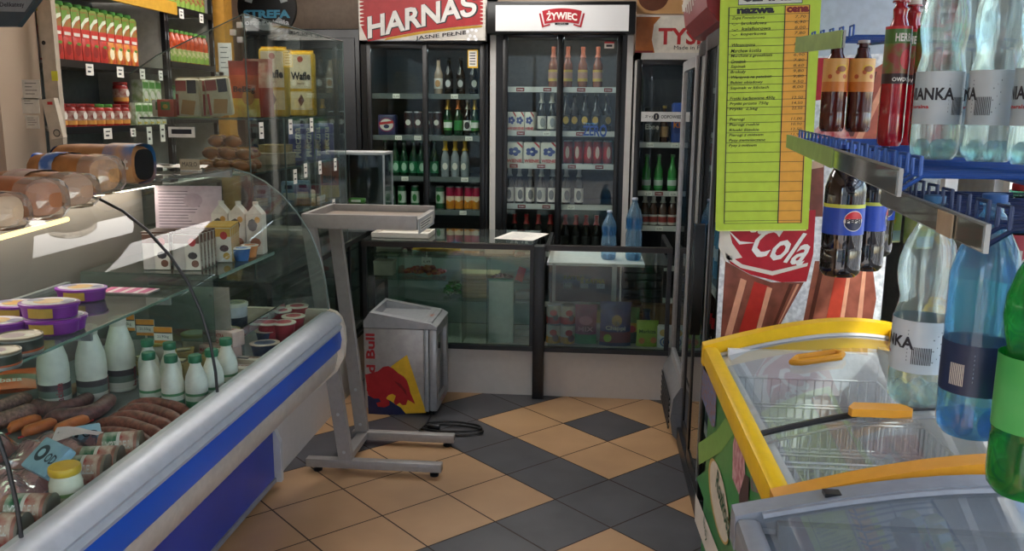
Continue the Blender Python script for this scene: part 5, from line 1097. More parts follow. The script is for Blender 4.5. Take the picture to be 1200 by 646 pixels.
# lying jars and the standing jar
def lying_jar():
    t = thing('pate_jar', '', 'jar'); r = .037; L_ = .1; b = MB(); T = Matrix.Rotation(PI/2, 4, 'Y')
    b.lathe([(r*.95, -L_/2), (r, -L_/2+.006), (r, L_/2-.006), (r*.95, L_/2)], mat('#a06a5a', .4, var=.3, scale=30), 22, T); b.build('body', t)
    b = MB(); b.lathe([(r*1.015, -L_/2+.012), (r*1.015, -.004), (r*1.015, .004), (r*1.015, L_/2-.012)], [mat('#2f6b4a', .4, alt='#cfc9b8', scale=24), OFFW, mat('#a8443c', .4, alt='#d0b9a4', scale=28)], 22, T, cap=False); lb = b.build('label', t)
    b = MB(); vs, fs, asp = text_data('PASZTET', .02); b.add([(-.038+a*.07, -1.03*r*math.sin((q-.5)*.6+PI/2-.5), 1.03*r*math.cos((q-.5)*.6+PI/2-.5)) for a, q in vs], [f[::-1] for f in fs], OFFW); b.build('lettering', lb)
    b = MB(); b.lathe([(r*1.02, L_/2-.004), (r*1.03, L_/2+.003), (r*.9, L_/2+.004)], mat('#8a8478', .3, .6), 22, T); b.build('lid', t); return t
P = Proto(lying_jar)
for (u, v, lab, ry) in ((152, 541, 'pate jar lying on its side beside the lowest smoked sausage', .3), (135, 560, 'pate jar lying on its side behind the yellow-lidded jar', .2), (103, 571, 'pate jar lying half hidden by the yellow-lidded jar', .2), (55, 622, 'pate jar lying on its side below the blue cheese pack', .15), (30, 648, 'pate jar lying nearest the corner, cut by the frame edge', .15)):
    p = deck(u, v+3); x = min(p.x, -1.215); P.put((x-.01, p.y+.02, DZ(x-.01)+.041), lab, 'pate jars lying on the deck', (.3*ry, -math.atan2(.03, .76)*0, ry))
def stand_jar():
    t = thing('sauce_jar', 'white sauce jar with yellow lid standing by the bumper', 'jar'); r = .036; b = MB(); b.lathe([(r*.9, 0), (r, .006), (r, .075), (r*.85, .092), (r*.8, .098)], mat('#d6d2bc', .25), 22); b.build('body', t)
    b = MB(); b.lathe([(r*1.012, .012), (r*1.012, .05), (r*1.012, .058)], [mat('#4d4038', .45, alt='#b5a88a', scale=40), mat('#6f8a52', .45)], 22, cap=False); b.build('label', t)
    b = MB(); b.lathe([(r*.92, .096), (r*.97, .1), (r*.97, .112), (r*.9, .115)], mat('#d0a92c', .35), 22); b.build('lid', t); return t
o = stand_jar(); p = deck(101, 602); o.location = (min(p.x, -1.185), p.y, DZ(min(p.x, -1.185))+.001)
# ================================================================== WALL SHELVING ALONG THE ASSISTANT'S SIDE
SX = -2.30; bk = mat('#7d858a', .5, var=.05); YX = frame
RIGHT = lambda x, y, z: frame((x, y, z), (0,1,0), (0,0,1))         # plane that faces the aisle (+x)
def wall_shelf(label, y0, y1, zs, tags):
    t = thing('wall_shelf', label, 'shelf', (SX-.2, (y0+y1)/2, 0))
    b = MB(); b.box((SX-.42, y0, .05), (SX-.40, y1, 2.6), bk); b.box((SX-.40, y1-.012, .05), (SX-.02, y1, 2.6), mat('#a9a7a0', .5)); b.build('back_panel', t, True)
    for y in (y0, y1-.022):
        b = MB(); b.box((SX-.022, y, 0), (SX, y+.022, 2.7), BLACK)
        for k in range(20): b.box((SX, y+.008, .5+.1*k), (SX+.001, y+.014, .54+.1*k), GREY)
        b.build('upright', t, True)
    for i, z in enumerate(zs):
        b = MB(); b.box((SX-.40, y0+.023, z-.012), (SX-.01, y1-.023, z), mat('#9b9a94', .5)); s = b.build('shelf', t, True)
        b = MB(); b.box((SX-.01, y0+.022, z-.026), (SX+.004, y1-.022, z+.006), BLACK); b.build('price_rail', s, True)
        for (y, dz, w, h) in tags[i]:
            b = MB(); T = RIGHT(SX+.006, y, z-.03-dz); b.box((SX+.0045, y-w/2, z-.03-dz-h/2), (SX+.0055, y+w/2, z-.03-dz+h/2), PAPER); b.rect(-w*.3, h*.15, w*.25, h*.25, INK, T, .0005); b.rect(-w*.3, -h*.25, w*.1, -h*.1, INK, T, .0005); b.build('price_tag', s, True)
    return t
za, zb_ = 1.838, 1.548
wsA = wall_shelf('wall shelf bay with juice cartons beside the beige pier', 3.60, 4.625, [.5, .9, 1.22, zb_, za, 2.2],
    [[], [], [], [(3.97, .0, .07, .05), (4.2, 0, .05, .04), (4.36, .02, .05, .09), (4.5, .01, .05, .09)], [(3.86, 0, .06, .05), (4.12, 0, .06, .05), (4.33, 0, .05, .05), (4.52, 0, .04, .05)], []])
zc = XP(225, 76, SX).z; zd = XP(225, 139, SX).z; ze = XP(225, 13, SX).z
wsB = wall_shelf('narrow wall shelf bay with small orange bottles before the mustard panel', 4.63, 5.22, [.5, .9, 1.22, zd, zc, ze], [[], [], [], [], [], [(4.8, 0, .05, .05), (5.05, .0, .05, .05)]])
b = MB(); b.box((SX+.012, 3.62, 2.135), (SX+.03, 4.7, 2.20), mat('#c0912a', .45)); b.box((SX-.02, 3.9, 2.15), (SX+.0119, 3.93, 2.18), GREY); t = thing('shelf_fascia', 'mustard yellow strip along the top of the juice shelves', 'fascia', (SX, 4.1, 2.15)); b.build('board', t, True); b = MB(); b.box((SX-.02, 4.5, 2.15), (SX+.012, 4.53, 2.18), GREY); b.build('bracket', t, True)
def juice(kind):
    t = thing('juice_carton', '', 'carton'); w, d, h = .066, .07, .235
    low = mat('#b5332a', .4, var=.15, scale=30) if kind == 0 else mat('#d99a3c', .4, alt='#c4472f', scale=24)
    b = MB(); b.box((-w/2, -d/2, 0), (w/2, d/2, h*.45), low, .003); b.box((-w/2, -d/2, h*.45), (w/2, d/2, h*.62), mat('#c23a2e', .4)); b.box((-w/2, -d/2, h*.62), (w/2, d/2, h*.95), mat('#b84a32', .4, alt='#6f9440', scale=26)); b.prism([(-w/2, h*.95), (w/2, h*.95), (w*.3, h), (-w*.3, h)], d, mat('#7f9c44', .4), frame((0, d/2, 0), (1,0,0), (0,0,1)))
    b.build('body', t)
    b = MB(); T = FRONT(0, -d/2-.0006, 0)
    b.poly([(-w*.5, h*.60, 0), (-w*.5, h*.70, 0), (w*.0, h*.83, 0), (w*.5, h*.86, 0), (w*.5, h*.80, 0), (0, h*.74, 0)][::-1], mat('#dfe6d0', .4), T); b.poly([(-w*.5, h*.70, 0), (-w*.5, h*.9, 0), (w*.2, h*.93, 0), (w*.1, h*.84, 0)][::-1], mat('#6f9a3a', .4), T); b.rect(-w*.35, h*.47, w*.35, h*.53, OFFW, T, .0005)
    b.disc(0, h*.22, w*.3, h*.12, mat('#8e1f1c', .4) if kind == 0 else mat('#efe3c0', .4), T, .0005, 12); b.disc(.01, h*.33, w*.25, h*.03, mat('#5f8a35', .4), T, .001, 8); b.build('logo', t)
    b = MB(); T = frame((-w/2-.0006, 0, 0), (0,-1,0), (0,0,1)); b.rect(-d*.46, h*.03, d*.46, h*.86, mat('#d6c8b4', .45), T); b.rect(-d*.25, h*.06, d*.2, h*.16, INK, T, .0005); b.disc(0, h*.58, d*.22, h*.07, RED, T, .0005, 10)
    for k in range(4): b.rect(-d*.35, h*(.4-.05*k), d*.3, h*(.415-.05*k), mat('#8a7464', .5), T, .0005)
    b.build('side_print', t)
    b = MB(); b.lathe([(.021, h*.985), (.022, h*.99), (.022, h*1.07), (.018, h*1.085)], mat('#4f9440', .4), 16); b.build('cap', t); return t
J0, J1 = Proto(lambda: juice(0)), Proto(lambda: juice(1))
for i in range(6): J0.put((SX-.049, 3.67+.0705*i, za+.0015), f'{ORD[i]} all-red juice carton from the pier on the upper shelf', 'juice cartons on the upper shelf', (0, 0, PI/2))
for i in range(4): J1.put((SX-.049, 3.67+.0705*(6+i), za+.0015), f'{ORD[i]} yellow-based juice carton beyond the red ones on the upper shelf', 'juice cartons on the upper shelf', (0, 0, PI/2))
def jamjar(c, lidc):
    t = thing('jam_jar', '', 'jar'); r, h = .036, .105; b = MB(); b.lathe([(r*.95, 0), (r, .006), (r, h*.8), (r*.85, h*.88)], mat(c, .2, coat=.4), 18); b.build('body', t)
    b = MB(); b.lathe([(r*1.015, h*.12), (r*1.015, h*.3), (r*1.015, h*.7)], [mat('#c98a3a', .5), mat('#b9a090', .5, alt=c, scale=40)], 18, cap=False); b.disc(0, h*.5, r*.45, h*.16, OFFW, FRONT(0, -r*1.03, 0), n=10); b.build('label', t)
    b = MB(); b.lathe([(r*.92, h*.86), (r*.94, h*.88), (r*.94, h), (r*.88, h*1.01)], mat(lidc, .35), 18); b.build('lid', t); return t
Ja, Jb = Proto(lambda: jamjar('#8a2420', '#8c2622')), Proto(lambda: jamjar('#a32f26', '#4f8a3a'))
for i in range(8):
    (Jb if i in (4, 5) else Ja).put((SX-.05, 3.675+.076*i, zb_+.0015), f'{ORD[i]} red jam jar from the pier on the lower shelf' + (', green lid' if i in (4, 5) else ', dark red lid'), 'jam jars on the lower shelf', (0, 0, PI/2))
Ja.put((SX-.05, 3.675+.076*7, zb_+.1095), 'red jam jar stacked on top of another at the end of its row', 'jam jars on the lower shelf', (0, 0, PI/2))
def gcart():
    t = thing('milk_carton', '', 'carton'); w, d, h = .062, .06, .115; b = MB(); b.box((-w/2, -d/2, 0), (w/2, d/2, h), mat('#8aa06a', .45, alt='#d6d9c6', scale=30), .002); b.build('body', t)
    b = MB(); T = FRONT(0, -d/2-.0006, 0); b.rect(-w*.45, h*.62, w*.45, h*.9, mat('#4f8a3a', .4), T); b.disc(.0, h*.35, w*.3, h*.18, OFFW, T, .0005, 12); b.rect(-w*.3, h*.08, w*.3, h*.16, mat('#c9b44a', .4), T); b.build('print', t); return t
P = Proto(gcart)
for i in range(5): P.put((SX-.045, 4.335+.0645*i-.03, zb_+.0015), f'{ORD[i]} green and white carton from the jam jars on lower shelf, bottom row', 'green and white cartons on the lower shelf', (0, 0, PI/2))
for i in range(3): P.put((SX-.045, 4.42+.066*i-.03, zb_+.1185), f'{ORD[i]} green and white carton from the jam jars on lower shelf, upper row', 'green and white cartons on the lower shelf', (0, 0, PI/2))
def sbot(c, capc, labc):
    t = thing('juice_bottle', '', 'bottle'); r, h = .027, .18; b = MB(); b.lathe([(r*.9, 0), (r, .005), (r, h*.45), (r*.9, h*.5), (r, h*.55), (r*.95, h*.72), (r*.6, h*.86), (r*.55, h*.93)], mat(c, .2, coat=.4), 16); b.build('body', t)
    b = MB(); b.lathe([(r*1.02, h*.05), (r*1.02, h*.2), (r*1.02, h*.44)], [mat('#7f9c3a', .4), mat(labc, .4, alt='#7f9c3a', scale=50)], 16, cap=False); b.build('label', t)
    b = MB(); b.lathe([(r*.62, h*.92), (r*.64, h), (r*.5, h*1.005)], mat(capc, .35), 14); b.build('cap', t); return t
P = Proto(lambda: sbot('#b5451f', '#5f9a44', '#c9b890'))
for i in range(9): P.put((SX-.04, 4.69+.058*i, zc+.0015), f'{ORD[i]} small orange drink bottle with green cap on its shelf', 'small orange drink bottles', (0, 0, PI/2))
P = Proto(lambda: sbot('#33231f', '#7c1a1a', '#8c2622'))
for i in range(8): P.put((SX-.04, 4.70+.062*i, ze+.0015), f'{ORD[i]} dark drink bottle with red label above the orange ones', 'dark drink bottles on the top shelf', (0, 0, PI/2))
P = Proto(lambda: sbot('#5d7a5c', '#4f8a3a', '#bfcfae'))
for i in range(8): P.put((SX-.04, 4.70+.062*i, zd+.0015), f'{ORD[i]} pale green drink bottle below the orange ones', 'pale green drink bottles', (0, 0, PI/2))
# trunking, power strip and notes by the pier
t = thing('cable_trunking', 'beige cable trunking leaning down beside the juice shelves', 'trunking', (-2.3, 3.5, 1.4))
p0, p1 = YP(47, -6, 3.55), YP(68, 165, 3.55); b = MB(); b.bar((p0.x+.02, 3.553, p0.z+.06), (p1.x, 3.553, p1.z-.05), .06, .03, mat('#b3a492', .5), up=(0,1,0)); b.build('duct', t, True)
p = YP(50, 50, 3.53); b = MB(); b.disc(0, 0, .009, .009, BLACK, FRONT(p.x, 3.536, p.z)); b.build('cable_gland', t, True); p = YP(63, 89, 3.53); b = MB(); b.rect(-.014, -.02, .014, .02, mat('#d8d23a', .5), FRONT(p.x, 3.536, p.z)); b.build('sticker', t, True)
p0, p1 = YP(60, 116, 3.53), YP(71, 162, 3.53); t = thing('power_strip', 'beige power strip with red switch fixed on the trunking', 'power strip', (p0.x, 3.52, p1.z)); b = MB(); b.bar((p0.x, 3.52, p0.z), (p1.x, 3.52, p1.z), .055, .03, mat('#c4b5a2', .45), up=(0,1,0)); b.build('housing', t, True)
p = YP(58, 121, 3.5); b = MB(); b.box((p.x-.01, 3.5, p.z-.006), (p.x+.01, 3.506, p.z+.006), RED); b.build('switch', t, True); p = YP(66, 156, 3.5); b = MB(); b.disc(0, 0, .016, .016, DARK, FRONT(p.x, 3.503, p.z)); b.disc(0, 0, .012, .012, mat('#a39684', .5), FRONT(p.x, 3.5025, p.z)); b.build('socket', t, True)
for (u, v, w, h, lab) in ((37, 105, .075, .075, 'handwritten note stuck highest on the beige pier'), (36, 124, .072, .06, 'blank-looking note stuck in the middle of the beige pier'), (38, 143, .055, .05, 'small printed note stuck lowest on the beige pier')):
    p = YP(u, v, 3.298); t = thing('paper_note', lab, 'note', (p.x, 3.298, p.z)); b = MB(); b.box((-w/2, -.0008, -h/2), (w/2, .0012, h/2), mat('#cfc4b4', .7)); b.build('sheet', t); b = MB()
    for k in range(2 if 'blank' in lab else 4): b.rect(-w*.35, h*(.3-.18*k), w*RND.uniform(0, .35), h*(.34-.18*k), mat('#6b625c', .6), FRONT(0, -.0012, 0))
    b.build('handwriting', t)
# hanging sign corner near the ceiling
t = thing('hanging_sign', 'grey-blue edged hanging panel with small lettering, cut by the photo corner', 'sign', (-2.2, 2.9, 2.3))
q = [(-60, -60), (60, -60), (54, -5), (26, 32), (-60, 32)]; ps = [YP(u, v, 3.0) for u, v in q]; o0 = ps[4]; T = frame((0, 3.0, 0), (1,0,0), (0,0,1))
b = MB(); b.prism([(p.x, p.z) for p in ps], .03, mat('#33424c', .4), frame((0, 3.0, 0), (1,0,0), (0,0,1))); b.build('board', t, True)
q = [(-60, -60), (44, -60), (42, -5), (29, 14), (-60, 12)]; b = MB(); b.poly([(p.x, p.z, 0) for p in [YP(u, v, 2.968) for u, v in q]][::-1], mat('#7b8288', .4), frame((0, 2.968, 0), (1,0,0), (0,0,1))); b.build('face', t, True)
p = YP(14, 6, 2.966); b = MB(); b.text('Delikatesy', .09, .02, INK, FRONT(p.x, 2.9665, p.z), bold=.02); b.build('lettering', t, True)
b = MB(); b.tube([(-2.1, 2.985, 2.35), (-2.1, 2.985, 2.9)], .004, GREY); b.build('rod', t, True)
# notes on the mustard panel
for (u, v, w, h, lab) in ((264, 70, .085, .2, 'white printed sheet taped on the mustard panel'), (256, 97, .07, .13, 'smaller white sheet taped lower on the mustard panel')):
    p = YP(u, v, 5.298); t = thing('paper_note', lab, 'note', (p.x, 5.298, p.z)); b = MB(); b.box((-w/2, -.0008, -h/2), (w/2, .0012, h/2), mat('#c9c6c2', .7)); b.build('sheet', t); b = MB()
    for k in range(5): b.rect(-w*.35, h*(.35-.15*k), w*RND.uniform(0, .35), h*(.38-.15*k), mat('#6b6b70', .6), FRONT(0, -.0012, 0))
    b.build('print', t)
# ================================================================== CORNER COUNTER AND TALL GLASS DISPLAY
KX0, KX1, KY0, KY1 = -2.02, -1.39, 3.60, 5.42
t = thing('corner_counter', 'glass counter leg between the deli case and the back counter', 'counter', (-1.7, 4.5, 0))
b = MB(); b.box((KX1-.02, KY0, 0), (KX1, KY1, .29), kick); b.box((KX0, KY0, 0), (KX1-.02, KY0+.02, .29), kick); b.build('kick_panel', t, True)
b = MB(); b.box((KX0, KY0, .29), (KX1+.004, KY1, .31), blk)
for y in (KY0, 4.84, KY1-.02): b.box((KX1-.02, y, .31), (KX1, y+.02, .87), blk); b.box((KX0, y, .31), (KX0+.02, y+.02, .87), blk)
b.box((KX0, KY0, .868), (KX1+.004, KY0+.02, CZ), blk); b.box((KX1-.02, KY0+.02, .868), (KX1+.004, KY1, CZ), blk); b.box((KX0, KY0+.02, .868), (KX0+.02, KY1, CZ), blk); b.build('frame', t, True)
b = MB(); b.box((KX1-.012, KY0+.02, .31), (KX1-.006, KY1-.02, .868), GLASSG); b.build('front_pane', t, True)
b = MB(); b.box((KX0, KY0, CZ), (KX1+.004, KY1, CZ+.008), clear('#d5e0dc', 1.2, .02, .05)); b.build('glass_top', t, True)
b = MB(); b.box((KX0+.02, KY0+.03, .60), (KX1-.03, KY1-.03, .607), GLASSG); b.build('glass_shelf', t, True)
b = MB(); b.box((KX0, KY0+.02, .31), (KX0+.006, KY1-.02, .868), mat('#5d5a56', .5)); b.build('back_panel', t, True)
TX0, TX1, TY0, TY1, TZ0 = -2.0, -1.48, 3.66, 5.12, .9045
t = thing('glass_display_case', 'tall frameless glass display case standing on the corner counter', 'display case', (-1.74, 4.4, TZ0))
gt = clear('#edf4f1', 1.1, .015, .01); ed = mat('#56635f', .2)
b = MB(); b.box((TX1-.006, TY0, TZ0), (TX1, TY1, 2.03), gt); b.build('side_pane', t, True)
endp_ = [(TX0, TZ0), (TX1-.007, TZ0), (TX1-.007, 2.02), (-1.87, 1.86), (TX0, 1.78)]
b = MB(); b.prism(endp_, .006, gt, frame((0, TY0+.006, 0), (1,0,0), (0,0,1))); b.build('end_pane', t, True)
b = MB(); b.prism(endp_, .006, gt, frame((0, TY1, 0), (1,0,0), (0,0,1))); b.build('end_pane', t, True)
b = MB()
for a, c_ in (((TX1, TY0, TZ0), (TX1, TY0, 2.03)), ((TX1, TY1, TZ0), (TX1, TY1, 2.03)), ((TX1, TY0, 2.03), (TX1, TY1, 2.03)), ((TX1, TY0, 2.03), (-1.87, TY0, 1.86)), ((-1.87, TY0, 1.86), (TX0, TY0, 1.78))): b.tube([a, c_], .003, ed, 5)
b.build('pane_edge', t, True)
for y in (4.1, 4.55):
    b = MB(); b.box((TX1-.0065, y-.0015, TZ0), (TX1+.0005, y+.0015, 1.6), ed); b.build('pane_joint', t, True)
for (x, z) in ((TX1-.02, 1.985), (TX1-.05, 1.955), (TX1-.02, 1.925)):
    b = MB(); b.box((x-.012, TY0-.006, z-.012), (x+.012, TY0+.012, z+.012), OFFW, .003); b.build('clip', t, True)
DS = [1.60, 1.36, 1.13]
tagset = [[(3.80, .045), (4.18, .035), (4.5, .03)], [(4.22, .04), (4.38, .02), (4.62, .02), (4.9, .02)], [(3.75, .02), (4.85, .02)]]
for z, tg in zip(DS, tagset):
    b = MB(); b.box((TX0+.03, TY0+.012, z-.007), (TX1-.008, TY1-.012, z), gt); b.box((TX1-.0082, TY0+.012, z-.008), (TX1-.0068, TY1-.012, z+.001), ed); b.box((TX0+.03, TY0+.0065, z-.008), (TX1-.01, TY0+.008, z+.001), ed); s = b.build('glass_shelf', t, True)
    for y, d in tg:
        b = MB(); T = RIGHT(TX1+.0015, y, z-d-.01); b.rect(-.026, -.036, .026, .036, PAPER, T); b.rect(-.018, .012, .016, .018, INK, T, .0006); b.rect(-.014, -.016, .012, -.008, INK, T, .0006); b.build('price_tag', s, True)
b = MB(); T = FRONT(-1.78, TY0-.002, 1.54); b.rect(-.06, -.025, .06, .02, PAPER, T); b.rect(-.045, -.01, .045, .01, INK, T, .0006); b.build('price_tag', t, True)
# goods in the tall display
s0 = DS[0]+.0015
def wafers():
    t = thing('wafer_pack', '', 'wafers'); w, h = .135, .345; b = MB(); b.box((-w/2, -.045, 0), (w/2, .045, h*.97), mat('#d3a82c', .35), .014); b.box((-w/2+.005, -.004, h*.96), (w/2-.005, .004, h), mat('#d3a82c', .35)); b.build('pack', t)
    b = MB(); T = FRONT(0, -.0457, 0); b.rect(-w*.42, h*.42, w*.42, h*.93, mat('#d9cdb0', .4), T); b.rect(-w*.42, h*.1, w*.42, h*.38, mat('#d9c89a', .4), T); b.disc(0, h*.86, w*.11, h*.045, mat('#b0503a', .4), T, .0008); b.poly([(0, h*.34, .001), (-w*.14, h*.24, .001), (-w*.02, h*.15, .001), (w*.12, h*.24, .001)], mat('#6b3a2a', .5), T); b.text('kakaowe', w*.3, h*.03, BROWN, T, 0, h*.5, .001); b.build('print', t)
    b = MB(); b.text('Wafle', w*.78, h*.12, INK, T, 0, h*.61, .0012, bold=.04); b.build('lettering', t); return t
P = Proto(wafers); P.put((-1.615, 4.36, s0), 'yellow wafer pack with dark lettering beside the orange snack bag', 'yellow wafer packs', (0, 0, .12)); P.put((-1.60, 4.74, s0), 'yellow wafer pack standing beyond the other one in the tall display', 'yellow wafer packs', (0, 0, .12), (1, 1, 1.02))
t = pouch('snack_bag', 'orange and yellow snack bag behind the glass corner', 'bag', .135, .255, .08, [(.3, mat('#d9a53a', .3, alt='#e2c14a')), (.75, mat('#b8512a', .3)), (1, mat('#a33428', .3))], 'BeBeg', INK, [(mat('#c9853a', .4), .12, .35, .2, .14)], (.7, .13), .48); t.location = (-1.625, 3.99, s0); t.rotation_euler = (0, 0, .35)
t = pouch('snack_bag', 'red-topped snack bag half hidden behind the orange one', 'bag', .14, .275, .05, [(.5, mat('#a8402c', .35)), (1, mat('#b8463a', .35, alt='#d9b8a0', scale=14))]); t.location = (-1.63, 4.18, s0); t.rotation_euler = (0, 0, .2); t['label'] = 'red-topped snack bag half hidden behind the orange one'
def cracker(c1):
    t = thing('cracker_pack', '', 'crackers'); w, h = .105, .165; b = MB(); b.box((-w/2, -.025, 0), (w/2, .025, h), mat('#c9b8a0', .4), .01); b.build('pack', t)
    b = MB(); T = FRONT(0, -.0257, 0); b.rect(-w*.46, h*.68, -w*.02, h*.95, mat('#9c2a30', .4), T); b.rect(w*.02, h*.62, w*.4, h*.97, mat('#2a2c40', .4), T); b.poly([(-w*.3, h*.08, .0005), (w*.25, h*.05, .0005), (w*.36, h*.42, .0005), (-w*.2, h*.46, .0005)], mat('#b07c48', .5), T); b.rect(-w*.46, h*.04, -w*.36, h*.6, mat('#9c2a30', .4), T); b.build('print', t)
    b = MB(); b.box((-w/2+.004, -.003, h*.99), (w/2-.004, .003, h*1.05), mat('#c9b8a0', .4)); b.build('crimp', t); return t
P = Proto(lambda: cracker(0)); P.put((-1.80, 3.79, s0), 'cracker pack with red and dark patches nearest the small boxes', 'cracker packs', (0, 0, .1)); P.put((-1.72, 3.83, s0), 'cracker pack in the middle of the three on the glass shelf', 'cracker packs', (0, 0, .9)); P.put((-1.655, 3.80, s0), 'cracker pack tilted beside the orange snack bag', 'cracker packs', (0, -.1, .25)); 
[o for o in C.objects if o.name.startswith('cracker_pack')][-1].location.z = s0+.006
def teabox(c1):
    t = thing('tea_box', '', 'box'); b = MB(); b.box((-.036, -.03, 0), (.036, .03, .075), mat(c1, .45), .002); b.build('box', t); b = MB(); T = FRONT(0, -.0307, 0); b.rect(-.02, .03, .02, .065, mat('#3f7a3a', .4), T); b.disc(0, .045, .012, .01, mat('#d99a3c', .4), T, .0006, 8); b.build('print', t); return t
Proto(lambda: teabox('#b5402f')).put((-1.885, 3.76, s0), 'small red tea box at the wall end of the glass shelf', None, (0, 0, .1)); Proto(lambda: teabox('#d5cfc4')).put((-1.945, 3.83, s0), 'small white tea box behind the red one', None, (0, 0, .1))
roll = mat('#9a5526', .5, var=.3, scale=18, bump=.2)
def broll():
    t = thing('bread_roll', '', 'pastry'); b = MB(); b.blob(.052, .03, .026, roll, Matrix.Translation((0, 0, .026)), 12, 8, .06); b.build('roll', t); b = MB(); b.tube([(-.035, -.004, .046), (-.012, .004, .053), (.012, -.004, .053), (.035, .004, .046)], .004, mat('#c98a4a', .5), 5); b.build('crust', t); return t
P = Proto(broll); k = 0
for layer, n in ((0, 9), (1, 7), (2, 3)):
    for i in range(n):
        nx = (3, 3, 2)[layer]; ix, iy = i % nx, i//nx
        P.put((-1.715+.078*ix+.01*layer+RND.uniform(-.004, .004)+(.035 if iy % 2 else 0)*0, 3.735+.082*iy+.035*layer, DS[1]+.0015+.0535*layer), f'{ORD[i]} brown pastry in the {("bottom", "middle", "top")[layer]} layer of the pastry heap', 'brown pastries heaped in the tall display', (0, 0, RND.uniform(-.35, .35)), (.85, .98, 1))
s1_ = DS[1]+.0015
paper_box('pastry_box', 'tan flat pastry box, lower of the two beside the pastries', 'box', (-1.70, 4.28, s1_), (-1.55, 4.44, s1_+.06), mat('#b5a088', .55)); paper_box('pastry_box', 'tan flat pastry box, upper of the two beside the pastries', 'box', (-1.69, 4.29, s1_+.0615), (-1.56, 4.43, s1_+.1), mat('#b89a62', .55))
def mbar():
    t = thing('chocolate_bag', '', 'chocolate'); b = MB(); b.box((-.045, -.02, 0), (.045, .02, .2), mat('#4f4a86', .35, alt='#7f7ab0', scale=12), .008); b.build('pack', t); b = MB(); b.text('Mleczna', .16, .04, OFFW, frame((0, -.0207, .1), (0,0,1), (-1,0,0)), bold=.02); b.build('lettering', t); return t
P = Proto(mbar)
for i, (y, x) in enumerate(((4.62, -1.60), (4.74, -1.58), (4.87, -1.57), (5.0, -1.56))): P.put((x, y, s1_), f'{ORD[i]} purple chocolate pack counted from the pastry boxes', 'purple chocolate packs', (0, 0, .25))
s2_ = DS[2]+.0015
def bpack():
    t = thing('cookie_pack', '', 'cookies'); b = MB(); b.box((-.04, -.022, 0), (.04, .022, .13), mat('#5f7fa8', .35, alt='#a9bdd0', scale=20), .008); b.build('pack', t); b = MB(); b.rect(-.03, .03, .03, .07, OFFW, FRONT(0, -.0227, 0)); b.rect(-.02, .09, .02, .11, NAVY, FRONT(0, -.0227, 0)); b.build('print', t); return t
P = Proto(bpack)
for i, (x, y) in enumerate(((-1.66, 4.24), (-1.62, 4.52), (-1.57, 4.6))): P.put((x, y, s2_), f'{ORD[i]} pale blue cookie pack from the glass corner, below the pastry shelf', 'pale blue cookie packs', (0, 0, .2))
t = thing('egg_tray', 'white open tray with round cakes below the blue cookie packs', 'tray', (-1.6, 4.76, s2_)); b = MB(); b.box((-.07, -.1, 0), (.07, .1, .012), OFFW, .004); b.box((-.07, -.1, .012), (-.066, .1, .03), OFFW); b.box((.066, -.1, .012), (.07, .1, .03), OFFW); b.build('tray', t)
for i in range(3):
    b = MB(); b.blob(.03, .03, .025, mat('#cfc6b8', .5), Matrix.Translation((0, -.065+.065*i, .036)), 12, 8); b.build('cake', t)
t = pouch('snack_bag', 'red and yellow snack bag at the far end of the tall display', 'bag', .11, .215, .05, [(.3, mat('#c9a23a', .35)), (1, mat('#9c4a34', .35))], 'BISK', INK, [], (.7, .2), .5); t.location = (-1.545, 5.0, s2_); t.rotation_euler = (0, 0, .35)
P = Proto(lambda: small_tub('#7a4a30', '#a06a45', .045, .05))
for i in range(3): P.put((-1.62, 3.95+.0*i, TZ0+.01+.052*i), f'{ORD[i]} round brown cake tub from the bottom of its stack, tall display', 'stacked brown cake tubs', (0, 0, .1))
# ================================================================== SLIDING-DOOR FRIDGE ON THE AISLE'S OTHER SIDE
FX = .455; fy0, fy1 = 3.335, 4.17
t = thing('glass_door_fridge', 'black-framed sliding-door fridge with cola advert on its side wall', 'fridge', (.78, 3.75, 0))
b = MB(); b.box((FX+.03, fy0, .04), (1.10, fy0+.035, 2.05), mat('#26282b', .4)); b.box((FX+.03, fy1-.035, .04), (1.10, fy1, 2.05), BLACK); b.box((1.065, fy0+.035, .04), (1.10, fy1-.035, 2.05), DARK); b.box((FX+.03, fy0+.035, .04), (1.065, fy1-.035, .22), BLACK); b.box((FX+.03, fy0+.035, 1.96), (1.065, fy1-.035, 2.05), BLACK); b.build('cabinet', t, True)
LEFT = lambda x, y, z: frame((x, y, z), (0,-1,0), (0,0,1))
for k, (a, c_, dx) in enumerate(((fy0+.01, 3.79, 0), (3.745, fy1-.01, .014))):
    b = MB(); x0, x1 = FX+dx-.006, FX+dx+.008
    b.box((x0, a, .10), (x1, a+.05, 1.95), BLACK, .003); b.box((x0, c_-.05, .10), (x1, c_, 1.95), BLACK, .003); b.box((x0, a+.05, 1.89), (x1, c_-.05, 1.95), BLACK); b.box((x0, a+.05, .10), (x1, c_-.05, .16), BLACK)
    b.box((x0-.003, a+.050, .16), (x0, a+.056, 1.89), ALU); d = b.build('door', t, True)
    b = MB(); b.box((FX+dx-.001, a+.05, .16), (FX+dx+.004, c_-.05, 1.89), clear('#c9d6d8', 1.2)); b.build('pane', d, True)
    if k == 0:
        b = MB(); pts = [(3.50, .78), (3.53, .74), (3.56, .76), (3.575, .95), (3.57, 1.1), (3.545, 1.2), (3.51, 1.2), (3.49, 1.05), (3.487, .9)]
        b.prism([(-y, z) for y, z in pts], .04, BLACK, frame((FX-.006, 0, 0), (0,-1,0), (0,0,1)), None, True); b.build('handle', d, True)
b = MB(); b.box((FX-.01, fy0, 0.02), (FX+.05, fy1, .10), DARK); b.build('base_trim', t, True)
fz = [.30, .62, .92, 1.22, 1.52]
